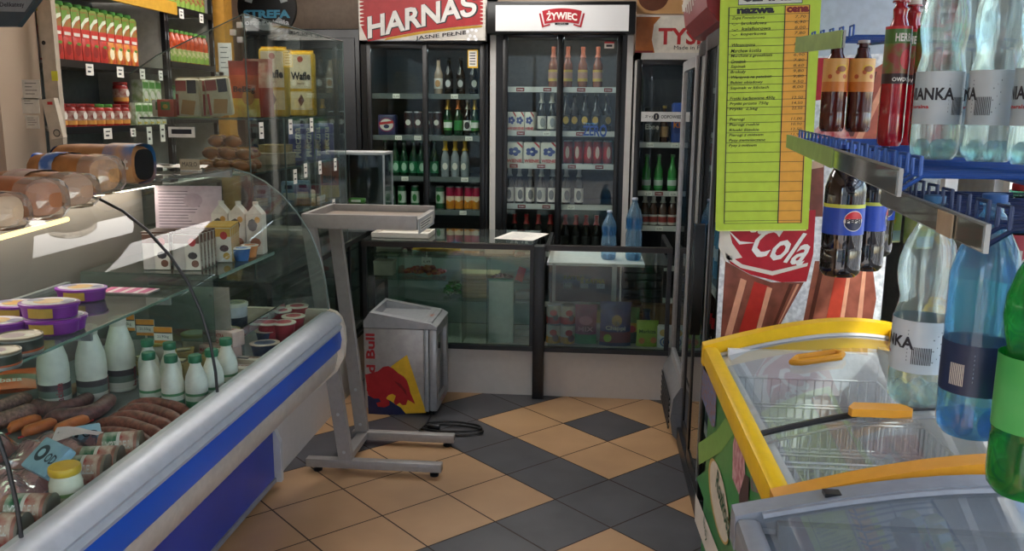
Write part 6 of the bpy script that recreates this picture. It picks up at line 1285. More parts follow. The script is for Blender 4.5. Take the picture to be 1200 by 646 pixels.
for z in fz:
    b = MB(); b.box((FX+.06, fy0+.04, z-.01), (1.0, fy1-.04, z), mat('#777c80', .4)); s = b.build('shelf', t, True); b = MB(); b.box((FX+.05, fy0+.04, z-.025), (FX+.06, fy1-.04, z+.006), OFFW); b.build('price_rail', s, True)
b = MB(); b.box((FX+.05, fy0+.05, 1.94), (FX+.07, fy1-.05, 1.955), mat('#eef6ff', .5, emit=4.)); b.build('lamp_tube', t, True)
# lit head sign
b = MB(); pr_ = [(FX+.03, 1.955), (FX-.02, 1.97), (FX-.06, 2.02), (FX-.075, 2.12), (FX-.06, 2.3), (FX+.03, 2.34)]
b.prism(pr_[::-1], .8, mat('#8f1d24', .35), frame((0, 4.15, 0), (1,0,0), (0,0,1))); sg = b.build('head_sign', t, True)
b = MB(); T = frame((FX-.0775, 3.75, 2.12), (0,-1,0), (.09,0,1)); 
e0, e1 = Vector((FX-.061, 0, 2.02)), Vector((FX-.0762, 0, 2.12)); e2 = Vector((FX-.061, 0, 2.3))
for k in range(20):
    y = 3.37+.04*k; hgt = .3+.5*abs(math.sin(k*1.7)); q = e0.lerp(e1, hgt); b.poly([(q.x-.001, y, q.z), (e1.x-.001, y, e1.z), (e1.x-.001, y+.04, e1.z), (q.x-.001, y+.04, q.z)], OFFW)
b.poly([(e1.x-.001, 3.37, e1.z), (e2.x-.001, 3.37, e2.z), (e2.x-.001, 4.13, e2.z), (e1.x-.001, 4.13, e1.z)], OFFW); b.build('print', sg, True)
# end wall graphics (a printed foil on the side of the fridge)
PY = fy0-.0015
def pp(pts, m, k, b):
    v = [YP(u, w, PY-.0007*k) for u, w in pts]
    n = sum((v[i].x*v[(i+1) % len(v)].z-v[(i+1) % len(v)].x*v[i].z) for i in range(len(v)))
    b.poly([tuple(q) for q in (v if n > 0 else v[::-1])], m)
ad = thing('cola_poster', 'cola advert foil with glasses and red label on the fridge side', 'poster', (.78, PY, 1.0))
b = MB(); b.box((FX+.032, PY, .06), (1.098, PY+.001, 2.04), mat('#c3c6ca', .35, alt='#eceef0', scale=45)); b.build('foil', ad, True)
b = MB(); pp([(955, -10), (1052, -10), (1052, 62), (957, 66)], mat('#b3bfcc', .35), 1, b); b.build('pale_top', ad, True)
br1, br2, br3, lt, rd = mat('#7d4438', .3, var=.25, scale=14), mat('#a85a48', .3, var=.2, scale=16), mat('#55271f', .3), mat('#d99a7c', .3), mat('#b0182c', .3)
b = MB()
pp([(957, 68), (1003, 68), (1000, 112), (955, 118)], rd, 1, b)
pp([(1012, 88), (1052, 64), (1052, 170), (985, 170), (998, 120)], br2, 1, b); pp([(1040, 84), (1047, 84), (1009, 166), (1001, 166)], lt, 2, b); pp([(1022, 84), (1028, 84), (1000, 160), (992, 160)], br3, 2, b)
pp([(955, 152), (970, 138), (990, 146), (1000, 168), (955, 168)], mat('#a83038', .3, alt='#d9b0aa', scale=30), 3, b)
pp([(946, 190), (966, 187), (964, 254), (949, 254)], br1, 1, b); pp([(946, 190), (966, 187), (965, 196), (947, 199)], mat('#c9a890', .3), 2, b)
b.build('upper_glass_print', ad, True)
b = MB()
pp([(850, 306), (878, 322), (904, 331), (942, 331), (912, 385), (905, 420), (843, 420)], br1, 1, b)
pp([(884, 330), (902, 336), (880, 402), (862, 402)], mat('#b22a26', .3), 2, b); pp([(868, 326), (875, 329), (855, 402), (847, 402)], lt, 2, b); pp([(899, 336), (905, 338), (887, 402), (882, 402)], lt, 3, b); pp([(925, 333), (930, 333), (905, 390), (900, 395)], br3, 2, b); pp([(934, 333), (937, 333), (912, 382), (909, 386)], lt, 3, b)
pp([(955, 306), (1022, 306), (1027, 350), (1022, 378), (941, 378)], mat('#8f5040', .3, var=.2, scale=16), 1, b)
pp([(982, 308), (998, 308), (986, 376), (968, 376)], mat('#b5402f', .3), 2, b); pp([(995, 308), (999, 308), (989, 376), (984, 376)], lt, 3, b); pp([(962, 308), (967, 308), (952, 376), (947, 376)], br3, 2, b); pp([(1012, 308), (1016, 308), (1010, 376), (1004, 376)], lt, 2, b)
b.build('glass_print', ad, True)
b = MB()
pp([(852, 255), (956, 246), (953, 298), (945, 330), (916, 331), (880, 322), (856, 309), (848, 290)], rd, 4, b)
pp([(850, 296), (870, 310), (905, 318), (947, 308), (946, 312), (905, 323), (868, 314), (850, 302)], OFFW, 5, b)
pp([(845, 250), (853, 262), (858, 285), (870, 302), (850, 306), (842, 290)], OFFW, 5, b); b.build('red_label_print', ad, True)
p0, p1 = YP(846, 262, PY-.0045), YP(952, 285, PY-.0045)
b = MB(); T = frame(p0, (p1-p0), (.05, 0, 1)); w_ = (p1-p0).length
kx = w_/108; b.text('Coca', 64*kx, 34*kx, WHITE, T, 28*kx, 14*kx, 0, bold=.02, shear=.35); b.text('Cola', 66*kx, 40*kx, WHITE, T, 76*kx, -10*kx, .0005, bold=.02, shear=.35); b.poly([(6*kx, -4*kx, 0), (26*kx, -16*kx, 0), (44*kx, -14*kx, 0), (26*kx, -20*kx, 0)], WHITE, T); b.build('lettering', ad, True)
# drinks inside it
def shelf_bottle(c, capc, lab, h, r):
    t = make_bottle('drink_bottle', '', 'bottle', mat(c, .12, coat=.4), mat(lab, .4), mat(capc, .4), h=h, r=r, lab_z=(.3, .5)); return t
Pw = Proto(lambda: shelf_bottle('#6fa9cf', '#2f6db5', '#cfe0ee', .27, .034)); Pr = Proto(lambda: shelf_bottle('#2a1210', '#b51f24', '#b51f24', .25, .032))
rc = Proto(lambda: make_can('drink_can', '', 'can', [(.3, mat('#a3242a', .3)), (.8, mat('#8a1c22', .3)), (1, mat('#a3242a', .3))], art=[(OFFW, .9, .5, .5, .15)]))
for i in range(7): Pw.put((FX+.115, 3.43+.1*i, fz[2]+.0015), f'{ORD[i]} blue water bottle from the near end inside the sliding-door fridge', 'water bottles in the sliding-door fridge')
for i in range(7): Pr.put((FX+.115, 3.43+.1*i, fz[1]+.0015), f'{ORD[i]} dark cola bottle from the near end inside the sliding-door fridge', 'cola bottles in the sliding-door fridge')
for i in range(7): rc.put((FX+.115, 3.43+.1*i, fz[3]+.0015), f'{ORD[i]} red can from the near end inside the sliding-door fridge', 'red cans in the sliding-door fridge')
# silver-edged fridge beyond
t = thing('glass_door_fridge', 'silver-edged fridge with rounded vent base beyond the black-framed one', 'fridge', (.8, 4.5, 0))
gy0, gy1 = 4.185, 4.80
b = MB(); b.box((FX+.035, gy0, .3), (1.08, gy0+.02, 1.9), LGREY); b.box((FX+.035, gy1-.02, .3), (1.08, gy1, 1.9), LGREY); b.box((1.06, gy0+.02, .3), (1.08, gy1-.02, 1.9), DARK); b.box((FX+.035, gy0+.02, 1.85), (1.06, gy1-.02, 1.9), LGREY); b.build('cabinet', t, True)
b = MB(); b.prism([(1.08, .3), (FX+.0, .3), (FX-.035, .24), (FX-.045, .14), (FX-.03, .05), (FX-.0, .02), (1.08, .02)][::-1], gy1-gy0, mat('#8d8f92', .35, .4), frame((0, gy1, 0), (1,0,0), (0,0,1)), None, True); bs = b.build('vent_base', t, True)
b = MB()
for k in range(6): b.bar((FX-.047+.0*k, gy0+.06, .07+.03*k), (FX-.047, gy1-.06, .07+.03*k), .006, .012, DARK)
b.build('vent_slat', bs, True)
b = MB()
for y in (gy0, gy1-.035): b.box((FX, y, .3), (FX+.033, y+.035, 1.9), SILVER, .006)
b.box((FX, gy0+.035, .3), (FX+.033, gy1-.035, .35), SILVER); b.box((FX, gy0+.035, 1.85), (FX+.033, gy1-.035, 1.9), SILVER); d = b.build('door', t, True)
b = MB(); b.box((FX+.012, gy0+.035, .35), (FX+.018, gy1-.035, 1.85), clear('#c9d6d8', 1.3)); b.build('pane', d, True)
for z in (.6, .95, 1.3, 1.6):
    b = MB(); b.box((FX+.07, gy0+.025, z), (1.04, gy1-.025, z+.01), LGREY); b.build('shelf', t, True)
for i in range(5): Pw.put((FX+.13, gy0+.09+.1*i, .9615), f'{ORD[i]} blue water bottle from the near end inside the silver-edged fridge', 'water bottles in the silver-edged fridge')
# ================================================================== PRICE LIST
LY = 3.285
t = thing('price_list', 'tall lime green price list with orange price column hanging on the fridge side', 'price list', (.6, LY, 1.6))
c0, c1_ = YP(838.5, 270, LY), YP(947, 269, LY); T = frame(c0, c1_-c0, (YP(843.5, 0, LY)-c0)); W0 = (c1_-c0).length; H0 = .90
K = W0/108.5                                                        # metres per photo pixel on the sheet
def sx(u): return u*K
b = MB(); lime = mat('#b4cf3c', .5, var=.03)
b.add([(0, 0, 0), (W0, 0, 0), (W0*1.045, H0, 0), (0, H0, 0), (0, 0, -.003), (W0, 0, -.003), (W0*1.045, H0, -.003), (0, H0, -.003)], [(0,1,2,3), (7,6,5,4), (0,4,5,1), (1,5,6,2), (2,6,7,3), (3,7,4,0)], lime)
b.grid(lambda a, c_: (W0*(.02+.96*a), -.004+.004*c_-.012*(1-c_)*0, .0005+.01*(1-c_)*0), 4, 1, mat('#d6e08a', .5)); b.build('sheet', t, True) if False else b.build('sheet', t)
sheet = [o for o in C.objects if o.name.startswith('sheet') and o.parent is t][0]
# build in world coordinates: bake the plane into the mesh
for v in sheet.data.vertices: v.co = (T @ v.co)-t.location
top = 258.0*K                                                       # table bottom at 8 px, header line at 250 px
y0_, yh, yt = 8*K, 249*K, 258*K
xl, xd, xr = 10*K, 73*K, 100*K
b = MB(); b.rect(xd, y0_, xr*1.01, yt, mat('#e0a238', .5, var=.03), T, .0006); b.build('price_column', t, True)
b = MB(); lw = .0016
def hl(y, x0=xl, x1=xr): b.rect(x0, y-lw/2, x1, y+lw/2, INK, T, .0012)
ys = [yh-8.7*K*i for i in range(1, 15)]; y = ys[-1]
while y-11.6*K > y0_: y -= 11.6*K; ys.append(y)
for y in [y0_, yh, yt]+ys: hl(y, xl, xr)
for x, k in ((xl, .001), (xd, .0016), (xr, .0016)): b.rect(x-.0016, y0_, x+.0016, yt, INK, T, .0013)
b.build('ruling', t, True)
b = MB(); b.text('nazwa', 42*K, 6.5*K, INK, T, 40*K, 253.5*K, .0015, bold=.06); b.text('cena', 25*K, 6.5*K, mat('#7c1a1a', .5), T, 87*K, 253.5*K, .0015, bold=.06); b.build('heading', t, True)
b = MB(); b.rect(20*K, 260*K, 92*K, 282*K, mat('#c9ccc4', .5), T, .0012)
for x0, y0, x1, y1 in ((20, 260, 92, 260.8), (20, 260, 20.8, 282), (91.2, 260, 92, 282)): b.rect(x0*K, y0*K, x1*K, y1*K, INK, T, .0016)
b.text('CENNIK', 66*K, 16*K, INK, T, 56*K, 271.5*K, .002, bold=.05); b.build('title_plate', t, True)
rows_ = [('Zupa Pomidorowa', '7,70'), ('  -„-  brokułowa', '6,90'), ('  -„-  kalafiorowa', '8,00'), ('  -„-  koperkowa', '7,80'), ('', ''), ('Włoszczyzna', '8,50'), ('Marchew kostka', '7,80'), ('Marchew z groszkiem', '6,90'), ('Groszek', '7,80'), ('Szpinak', '8,60'), ('Brokuły', '9,80'), ('Warzywa na patelnię', '9,80'), ('Bukiet obiadowy', '9,50'), ('Szpinak w liściach', '8,00'), ('', ''), ('Frytki karbowane 450g', '12,50'), ('Frytki proste 750g', '14,50'), ('Frytki  2,5kg', '22,50'), ('', ''), ('Pierogi', '11,00'), ('Pierogi ruskie', '10,90'), ('Kluski śląskie', '12,50'), ('Pierogi z mięsem', '11,90'), ('Pyzy ziemniaczane', '12,00'), ('Pyzy z mięsem', '12,90')]
b = MB(); y = yh; hand = mat('#2c3420', .6); pit = 6.05*K
for i, (a, p_) in enumerate(rows_):
    y = yh-5.4*K-i*pit
    if a.strip(): b.text(a, min(56, 2.45*len(a))*K, 4.2*K, hand, T, 13*K, y, .0016, center=False, shear=.25, bold=.01); b.text(p_, 12*K, 3.6*K, hand, T, 84*K, y, .0016, center=False, shear=.2)
b.build('lettering', t, True)
b = MB(); b.box((.5, LY+.004, 1.7), (.7, fy0-.006, 1.75), CREAM); b.build('tape', t, True)
# ================================================================== ICE-CREAM FREEZERS
yel = mat('#efc01c', .35, var=.03); oran = mat('#e09a2c', .35, var=.03)
def arch(s, z0, rise): return z0+rise*(1.25*math.sin(PI*min(1, s*.97)*.62)-.3*max(0, s-.62)**2*4)
def freezer(label, x0, x1, y0, y1, z0, rise, skin, rim, rim2, inner, wire=True):
    t = thing('ice_cream_freezer', label, 'freezer', ((x0+x1)/2, (y0+y1)/2, 0)); n = 14
    A = lambda s: arch(s, z0, rise); X = lambda s: x0+(x1-x0)*s
    b = MB(); wl_ = .045; xi0, xi1, yi0, yi1 = x0+.03, x1-.03, y0+.03, y1-.03
    b.box((xi0, yi0, .08), (xi0+.025, yi1, z0-.05), skin); b.box((xi1-.025, yi0, .08), (xi1, yi1, z0), skin); b.box((xi0+.025, yi0, .08), (xi1-.025, yi0+.025, z0-.02), skin); b.box((xi0+.025, yi1-.025, .08), (xi1-.025, yi1, z0-.02), skin); b.box((xi0+.025, yi0+.025, .08), (xi1-.025, yi1-.025, .11), skin); bd = b.build('body', t, True)
    b = MB(); w2 = .03
    b.box((xi0+.026, yi0+.026, .25), (xi0+.05, yi1-.026, z0-.03), inner); b.box((xi1-.05, yi0+.026, .25), (xi1-.026, yi1-.026, z0+.02), inner); b.box((xi0+.05, yi0+.026, .25), (xi1-.05, yi0+.05, z0), inner); b.box((xi0+.05, yi1-.05, .25), (xi1-.05, yi1-.026, z0), inner); b.box((xi0+.05, yi0+.05, .25), (xi1-.05, yi1-.05, .28), inner); b.build('liner', t, True)
    b = MB()                                                         # rim: two rails and two arches
    b.box((x0, y0+.05, z0-.07), (x0+.05, y1-.05, z0+.002), rim, .014); b.build('side_rail', t, True)
    b = MB(); zr = A(1); b.box((x1-.05, y0+.05, zr-.09), (x1, y1-.05, zr+.002), rim, .014); b.build('side_rail', t, True)
    for (ya, yb, m) in ((y0, y0+.052, rim2), (y1-.052, y1, rim)):
        b = MB(); pts = [(X(i/n), A(i/n)+.003) for i in range(n+1)]+[(X(1), A(1)-.1), (x0, z0-.07)]
        pts2 = pts[:]; b.prism(pts2[::-1], yb-ya, m, frame((0, yb, 0), (1,0,0), (0,0,1))); b.build('end_arch', t, True)
    for x in (x0+.08, x1-.08):
        for y in (y0+.1, y1-.1):
            b = MB(); b.lathe([(.03, 0), (.03, .05), (.015, .055), (.015, .08)], BLACK, 12, Matrix.Translation((x, y, 0))); b.build('caster', t, True)
    return t, A, X
z0 = .848
t, A, X = freezer('green-sided ice cream freezer with yellow rim and sliding curved lids', .392, 1.05, 1.735, 3.0, z0, .085, mat('#2c7d40', .35), yel, oran, mat('#f0f2f3', .4, var=.02))
def lid(t, X, A, ya, yb, lift, hy, hcol, dark):
    b = MB(); n = 14; s0, s1 = .075, .925
    b.grid(lambda a, c_: (X(s0+(s1-s0)*a), ya+(yb-ya)*c_, A(s0+(s1-s0)*a)-lift), n, 1, clear('#eef4f6', 1.3, .02, .10, '#e6ebee')); l = b.build('sliding_lid', t, True)
    b = MB()
    for y, m, r, nm in ((ya, LGREY, .004, 'edge_trim'), (yb, dark, .008, 'edge_seal')):
        b = MB(); b.tube([(X(s0+(s1-s0)*i/n), y, A(s0+(s1-s0)*i/n)-lift+.002) for i in range(n+1)], r, m, 6); b.build(nm, l, True)
    if hy is not None:
        b = MB(); sc = .47; zc_ = A(sc)-lift+.004; xc = X(sc); w = .075
        if hcol[1] == 'open':
            prof = [(xc-w, hy-.012), (xc-w*.7, hy-.03), (xc+w*.85, hy-.03), (xc+w, hy-.005), (xc+w*.85, hy+.022), (xc-w*.7, hy+.022)]
            b.tube([(x, y, A((x-X(0))/(X(1)-X(0)))-lift+.014) for x, y in prof], .011, hcol[0], 8, closed=True)
        else:
            ps = [(xc+.02-w, hy-.028), (xc+.02+w*.9, hy-.028), (xc+.02+w, hy-.01), (xc+.02+w*.85, hy+.026), (xc+.02-w*.75, hy+.026), (xc+.02-w*1.05, hy-.01)]
            b.prism(ps, .02, hcol[0], Matrix.Translation((0, 0, zc_+.004)))
        b.build('handle', l, True)
    return l
lid(t, X, A, 2.13, 2.94, .045, 2.68, (oran, 'open'), LGREY)
lid(t, X, A, 1.80, 2.16, .03, 2.135, (oran, 'flat'), DARK)
# side graphics
GXs = .421
def pg(pts, m, k, b):
    v = [XP(u, w, GXs-.0007*k) for u, w in pts]; n = sum((v[i].y*v[(i+1) % len(v)].z-v[(i+1) % len(v)].y*v[i].z) for i in range(len(v)))
    b.poly([tuple(q) for q in (v if n < 0 else v[::-1])], m)
b = MB()
pg([(816, 560), (835, 545), (858, 500), (880, 520), (905, 560), (905, 600), (830, 600)], mat('#3c9148', .35), 1, b); pg([(818, 520), (840, 505), (850, 490), (862, 505), (845, 530), (819, 545)], mat('#6fa84a', .35), 2, b)
pg([(823, 430), (840, 455), (838, 500), (834, 500), (822, 465)], mat('#8a5a3c', .4, alt='#4a78b0', scale=60), 3, b); pg([(878, 538), (893, 565), (893, 580), (880, 575)], mat('#8a4a6c', .4, alt='#4a9a6c', scale=60), 3, b); b.build('side_print', t, True)
b = MB()
import itertools
ov = [(836+ (8.5*math.cos(a)) + 14*(.5-.5*math.sin(a)), 588-48*math.sin(a)) for a in [2*PI*i/24 for i in range(24)]]
pg([(848+(u-848)*1.12, 588+(v-588)*1.06) for u, v in ov], mat('#c9a85a', .4), 4, b); pg(ov, mat('#dcd3c0', .4), 5, b); b.build('oval_label', t, True)
p0, p1 = XP(841, 570, GXs-.005), XP(856, 615, GXs-.005)
b = MB(); T = frame(p0.lerp(p1, .5), (p1-p0), Vector((0, .25, 1))); 
b.text('Rozkosz', .30, .07, mat('#2a5a3a', .5), frame(XP(847, 590, GXs-.006), (0, -1, -.12), (0, 0, 1)), 0, 0, bold=.015, shear=.2); b.text('lody', .1, .045, mat('#2a5a3a', .5), frame(XP(826, 622, GXs-.006), (0, -1, -.35), (0, 0, 1)), bold=.01, shear=.2); b.build('lettering', t, True)
b = MB(); pg([(815, 578), (820, 590), (845, 655), (832, 660), (814, 610)], OFFW, 4, b)
pg([(858, 560), (859, 520), (863, 500), (868, 498), (872, 515), (873, 555), (866, 580)], mat('#d9b0b4', .4, alt='#b0616c', scale=40), 5, b); pg([(866, 580), (873, 556), (878, 560), (876, 600), (868, 640)], mat('#4a3030', .4), 6, b); b.build('cone_print', t, True)
# baskets and their few packs
def basket(label, y0, y1, x0=.50, x1=.955, zt=.765, zb=.45):
    t = thing('wire_basket', label, 'basket', ((x0+x1)/2, (y0+y1)/2, zb)); wm = mat('#d6d9da', .35); b = MB(); r = .0028
    for y in (y0, y1):
        k = int((x1-x0)/.028)
        for i in range(k+1): x = x0+(x1-x0)*i/k; b.tube([(x, y, zb), (x, y, zt)], r, wm, 5)
        for z in (zt, zt-.09, zt-.1, zb): b.tube([(x0, y, z), (x1, y, z)], r*1.4, wm, 5)
    b.build('end_grid', t, True); b = MB()
    for x in (x0, x1):
        k = int((y1-y0)/.028)
        for i in range(k+1): y = y0+(y1-y0)*i/k; b.tube([(x, y, zb), (x, y, zt)], r, wm, 5)
        for z in (zt, zt-.09, zb): b.tube([(x, y0, z), (x, y1, z)], r*1.4, wm, 5)
    b.build('side_grid', t, True); b = MB(); k = int((y1-y0)/.03)
    for i in range(k+1): y = y0+(y1-y0)*i/k; b.tube([(x0, y, zb), (x1, y, zb)], r, wm, 5)
    k = int((x1-x0)/.03)
    for i in range(k+1): x = x0+(x1-x0)*i/k; b.tube([(x, y0, zb), (x, y1, zb)], r, wm, 5)
    b.build('base_grid', t, True)
for k, (ya, yb) in enumerate(((2.48, 2.88), (2.15, 2.45), (1.83, 2.12))): basket(('white wire basket at the far end of the green-sided freezer', 'white wire basket in the middle of the green-sided freezer', 'white wire basket under the nearer freezer lid')[k], ya, yb)
ip = mat('#b9c46a', .4, alt='#d9d6b0', scale=20)
def icepack(c): 
    t = thing('ice_cream_tub', '', 'ice cream'); b = MB(); b.box((-.075, -.05, 0), (.075, .05, .07), mat(c, .4), .012); b.build('tub', t); b = MB(); b.box((-.079, -.054, .07), (.079, .054, .082), OFFW, .004); b.disc(0, 0, .035, .025, mat('#d9b25a', .4), frame((0, 0, .0825), (1,0,0), (0,1,0))); b.build('lid', t); return t
P = Proto(lambda: icepack('#b7bf6a')); P.put((.66, 2.31, .456), 'pale green ice cream tub in the middle wire basket'); P2 = Proto(lambda: icepack('#c9b8a0')); P2.put((.84, 2.66, .456), 'cream coloured ice cream tub in the far wire basket')
# nearer grey freezer
greyrim = mat('#868a90', .4, var=.04)
t, A2, X2 = freezer('grey-rimmed chest freezer with curved glass lid nearest the photographer', .298, 1.0, .62, 1.70, .848, .075, mat('#a9adb2', .4), greyrim, greyrim, mat('#6d757c', .5))
lid(t, X2, A2, .68, 1.642, .008, None, None, greyrim)
b = MB()
for s in (.27, .80): b.box((X2(s)-.016, 1.66, A2(s)+.0), (X2(s)+.016, 1.685, A2(s)+.008), BLACK)
b.build('rim_clip', t, True)
def fish(label, x, y, c, w=.2, l=.15):
    t = thing('frozen_pack', label, 'frozen food', (x, y, .29)); b = MB(); b.box((-w/2, -l/2, 0), (w/2, l/2, .22), mat(c, .4, var=.2, scale=12), .02); b.build('pack', t); b = MB(); b.rect(-w*.35, -l*.3, w*.35, l*.3, PAPER, frame((0, 0, .2205), (1,0,0), (0,1,0))); b.rect(-w*.25, -l*.1, w*.2, l*.1, LBLUE, frame((0, 0, .221), (1,0,0), (0,1,0))); b.build('label', t)
fish('blue-labelled frozen pack at the aisle side of the grey freezer', .52, 1.3, '#5b7a94'); fish('pale frozen pack in the middle of the grey freezer', .75, 1.25, '#a9b7bf'); fish('green frozen pack near the far edge of the grey freezer', .6, 1.5, '#4f7a6c', .16, .12)
# ================================================================== HANGING BOTTLE RACKS
wb = mat('#1f4a94', .35, .2); wd = mat('#162a55', .35, .2); tape = mat('#8fae5a', .5, var=.08, scale=20)
def rack(label, pts, h, slots, wire, reach=.34, green=0., tag=None, zoff=0.):
    """price strip along the aisle, pairs of neck wires running back from it to a rail"""
    a, c_ = Vector(pts[0]), Vector(pts[1]); d = (c_-a); t = thing('bottle_rack', label, 'rack', tuple(a.lerp(c_, .5)))
    b = MB(); b.bar(a, c_, .006, h, mat('#9a9c9a', .35, .2)); st = b.build('price_strip', t, True)
    b = MB(); n = Vector((d.y, -d.x, 0)).normalized(); n = n if n.x < 0 else -n
    b.bar(a+n*.0045, c_+n*.0045, .002, h*.86, clear('#e4e6e0', 1.5, .05, .2, '#cfd0c8')); b.build('cover', st, True)
    if green:
        b = MB(); b.bar(a-d.normalized()*.002+n*.0072, a+d*green+n*.0072, .003, h*1.02, tape); b.build('green_tape', st, True)
    if tag:
        q = a+d*tag; b = MB(); b.bar(q-d.normalized()*.035+n*.008, q+d.normalized()*.035+n*.008, .002, h*.9, mat('#a89880', .6)); T = frame(q+n*.0095, d if n.cross(d).z < 0 else -d, (0,0,1))
        b.text('1,80', .03, h*.4, INK, T, 0, -h*.1, .001); b.build('price_card', st, True)
    b = MB()
    for s in slots:
        q = a+d*s
        for o in (-.017, .017):
            y = q.y+o; x = q.x+.004; z = q.z+zoff
            b.tube([(x, y, z-.012), (x+.03, y, z+.008), (x+reach, y, z+.008)], .0035, wire, 6)
        b.tube([(q.x+.03, q.y-.017, q.z+zoff+.008), (q.x+.03, q.y-.017, q.z+zoff+.035), (q.x+.03, q.y+.017, q.z+zoff+.035), (q.x+.03, q.y+.017, q.z+zoff+.008)], .003, wire, 6)
    b.build('wire', t, True)
    b = MB(); e0, e1 = a+Vector((reach, 0, zoff+.008)), c_+Vector((reach, 0, zoff+.008)); b.tube([e0, e1], .006, wire, 6); b.tube([e0-Vector((reach*.5, 0, .008)), e1-Vector((reach*.5, 0, .008))], .004, wire, 6); b.build('back_rail', t, True)
    return t
def slots(a, c_, step): n = int((Vector(c_)-Vector(a)).length/step); return [(i+.5)/n for i in range(n)]
A0, A1 = (.60, 2.76, 1.842), (.632, 2.38, 1.83)
rack('upper far wire rack holding the iced tea bottles, green tape on its strip', (A0, A1), .044, slots(A0, A1, .075), wb, .36, 1.0)
B0, B1 = (.622, 2.90, 1.553), (.432, 1.28, 1.545)
rack('long middle wire rack with green-taped price strip above the ice cream freezer', (B0, B1), .04, slots(B0, B1, .085), wb, .36, .62)
C0, C1 = (.52, 1.62, 1.497), (.462, 1.06, 1.497)
rack('nearer wire rack with grey price strip holding the blue and green water bottles', (C0, C1), .035, slots(C0, C1, .075), wd, .36, 0., .74)
D0, D1 = (.62, 2.3, 1.97), (.56, 1.0, 1.97)
rack('topmost wire rack above the clear water bottles, mostly out of view', (D0, D1), .035, slots(D0, D1, .085), wd, .3)
for (y, lab) in ((2.98, 'white upright post of the bottle rack beside the cola advert'), (2.0, 'white upright post of the bottle rack between the freezers'), (.95, 'white upright post of the bottle rack nearest the photographer')):
    t = thing('rack_post', lab, 'post', (1.16, y, 0)); b = MB(); b.box((1.14, y-.02, 0), (1.18, y+.02, 2.3), LGREY); b.build('upright', t, True); b = MB(); b.box((1.09, y-.05, 0), (1.23, y+.05, .012), LGREY); b.build('foot_plate', t, True)
    b = MB()
    for z in (1.505, 1.561, 1.85, 1.978): b.box((.95, y-.008, z-.02), (1.14, y+.008, z-.008), LGREY)
    b.build('arm', t, True)
# ================================================================== BOTTLES ON THE RACKS
cola = mat('#160b09', .08, coat=.6, spec=.6); tea = mat('#4a160a', .1, coat=.5); redd = mat('#9c0f1c', .12, coat=.5, var=.12); 
def hang(o, x, y, ztop, h, label, group=None, rot=0):
    o.location = (x, y, ztop-h); o.rotation_euler = (0, 0, rot); o['label'] = label
    if group: o['group'] = group
    return o
def pepsi_art(r):
    def f(b, cyl):
        for k, (m, a0, a1) in enumerate(((mat('#c3202c', .35), .25, PI-.05), (NAVY, PI+.25, 2*PI-.05))): pass
        wrap_disc(b, cyl, .022, .022, OFFW, .0, .125, k=1.004); wrap_disc(b, cyl, .0205, .0205, mat('#c3202c', .35), 0, .125, .22, PI-.22, k=1.012); wrap_disc(b, cyl, .0205, .0205, mat('#131a3c', .35), 0, .125, PI+.22, 2*PI-.22, k=1.012)
        vs, fs, _ = text_data('PEPSI', .05); b.add([tuple(c*(1.02 if i < 2 else 1) for i, c in enumerate(cyl((p-.5)*.035, .125+(q-.5)*.009))) for p, q in vs], fs, INK)
    return f
r = .043
def pepsi(): return make_pet('cola_bottle', '', 'bottle', cola, .285, r, mat('#1d3f9a', .35), [(.88, mat('#1c46b0', .35)), (1, mat('#c9cc4a', .4))], (.33, .56), False, art=pepsi_art(r))
P = Proto(pepsi)
o = P.put((.545, 1.95, 1.29), 'cola bottle with blue label hanging nearest the green tape', 'hanging cola bottles', (0, 0, .25))
P.put((.632, 2.06, 1.285), 'cola bottle with blue label hanging between two others', 'hanging cola bottles', (0, 0, 1.3), (.9, .9, 1)); P.put((.70, 2.22, 1.295), 'cola bottle with blue label hanging farthest from the price list', 'hanging cola bottles', (0, 0, .3), (.95, .95, .97))
def tea_art(b, cyl):
    wrap_disc(b, cyl, .017, .012, mat('#d9b33a', .4), 0, .168, k=1.004); wrap_disc(b, cyl, .013, .008, mat('#8a4a1c', .4), 0, .168, k=1.012)
    for k in range(4): wrap_disc(b, cyl, .006, .006, mat('#b5562a', .4), -.03+.02*k, .148+.012*(k % 2), k=1.004)
def teab(): return make_pet('iced_tea_bottle', '', 'bottle', tea, .245, .033, OFFW, [(.3, mat('#c9762e', .4)), (1, mat('#d9a45c', .4))], (.44, .8), False, art=tea_art)
P = Proto(teab); P.put((.652, 2.52, 1.592), 'iced tea bottle with orange label hanging nearer the price list', 'hanging iced tea bottles', (0, 0, .25)); P.put((.722, 2.52, 1.592), 'iced tea bottle with orange label hanging beside the red syrup bottles', 'hanging iced tea bottles', (0, 0, .25))
def syr_art(b, cyl):
    wrap_disc(b, cyl, .014, .022, mat('#b8323a', .4), 0, .195, k=1.004)
    vs, fs, _ = text_data('HERBAR', .03); b.add([cyl((p-.5)*.055, .243+(q-.5)*.018) for p, q in vs], fs, OFFW); vs, fs, _ = text_data('OWDUŻA', .03); b.add([cyl((p-.5)*.055, .152+(q-.5)*.012) for p, q in vs], fs, OFFW)
def syr(): return make_pet('syrup_bottle', '', 'bottle', redd, .335, .0285, OFFW, [(.18, mat('#2c1416', .4)), (.7, mat('#5c7a34', .4, alt='#8a3a34', scale=30)), (.95, mat('#3f6a2e', .4)), (1, mat('#b8242c', .4))], (.42, .80), False, art=syr_art)
P = Proto(syr)
for i, (x, y) in enumerate(((.682, 2.12), (.738, 2.20), (.742, 2.09))): P.put((x, y, 1.568), ('red syrup bottle standing nearest the iced tea', 'red syrup bottle standing behind two others', 'red syrup bottle standing beside the clear water bottles')[i], 'red syrup bottles', (0, 0, .45))
cl = liquid('#eaf6f5', .4, 1.2, body=.1); lab1 = mat('#9fb4bd', .35, alt='#c3ccd0', scale=8)
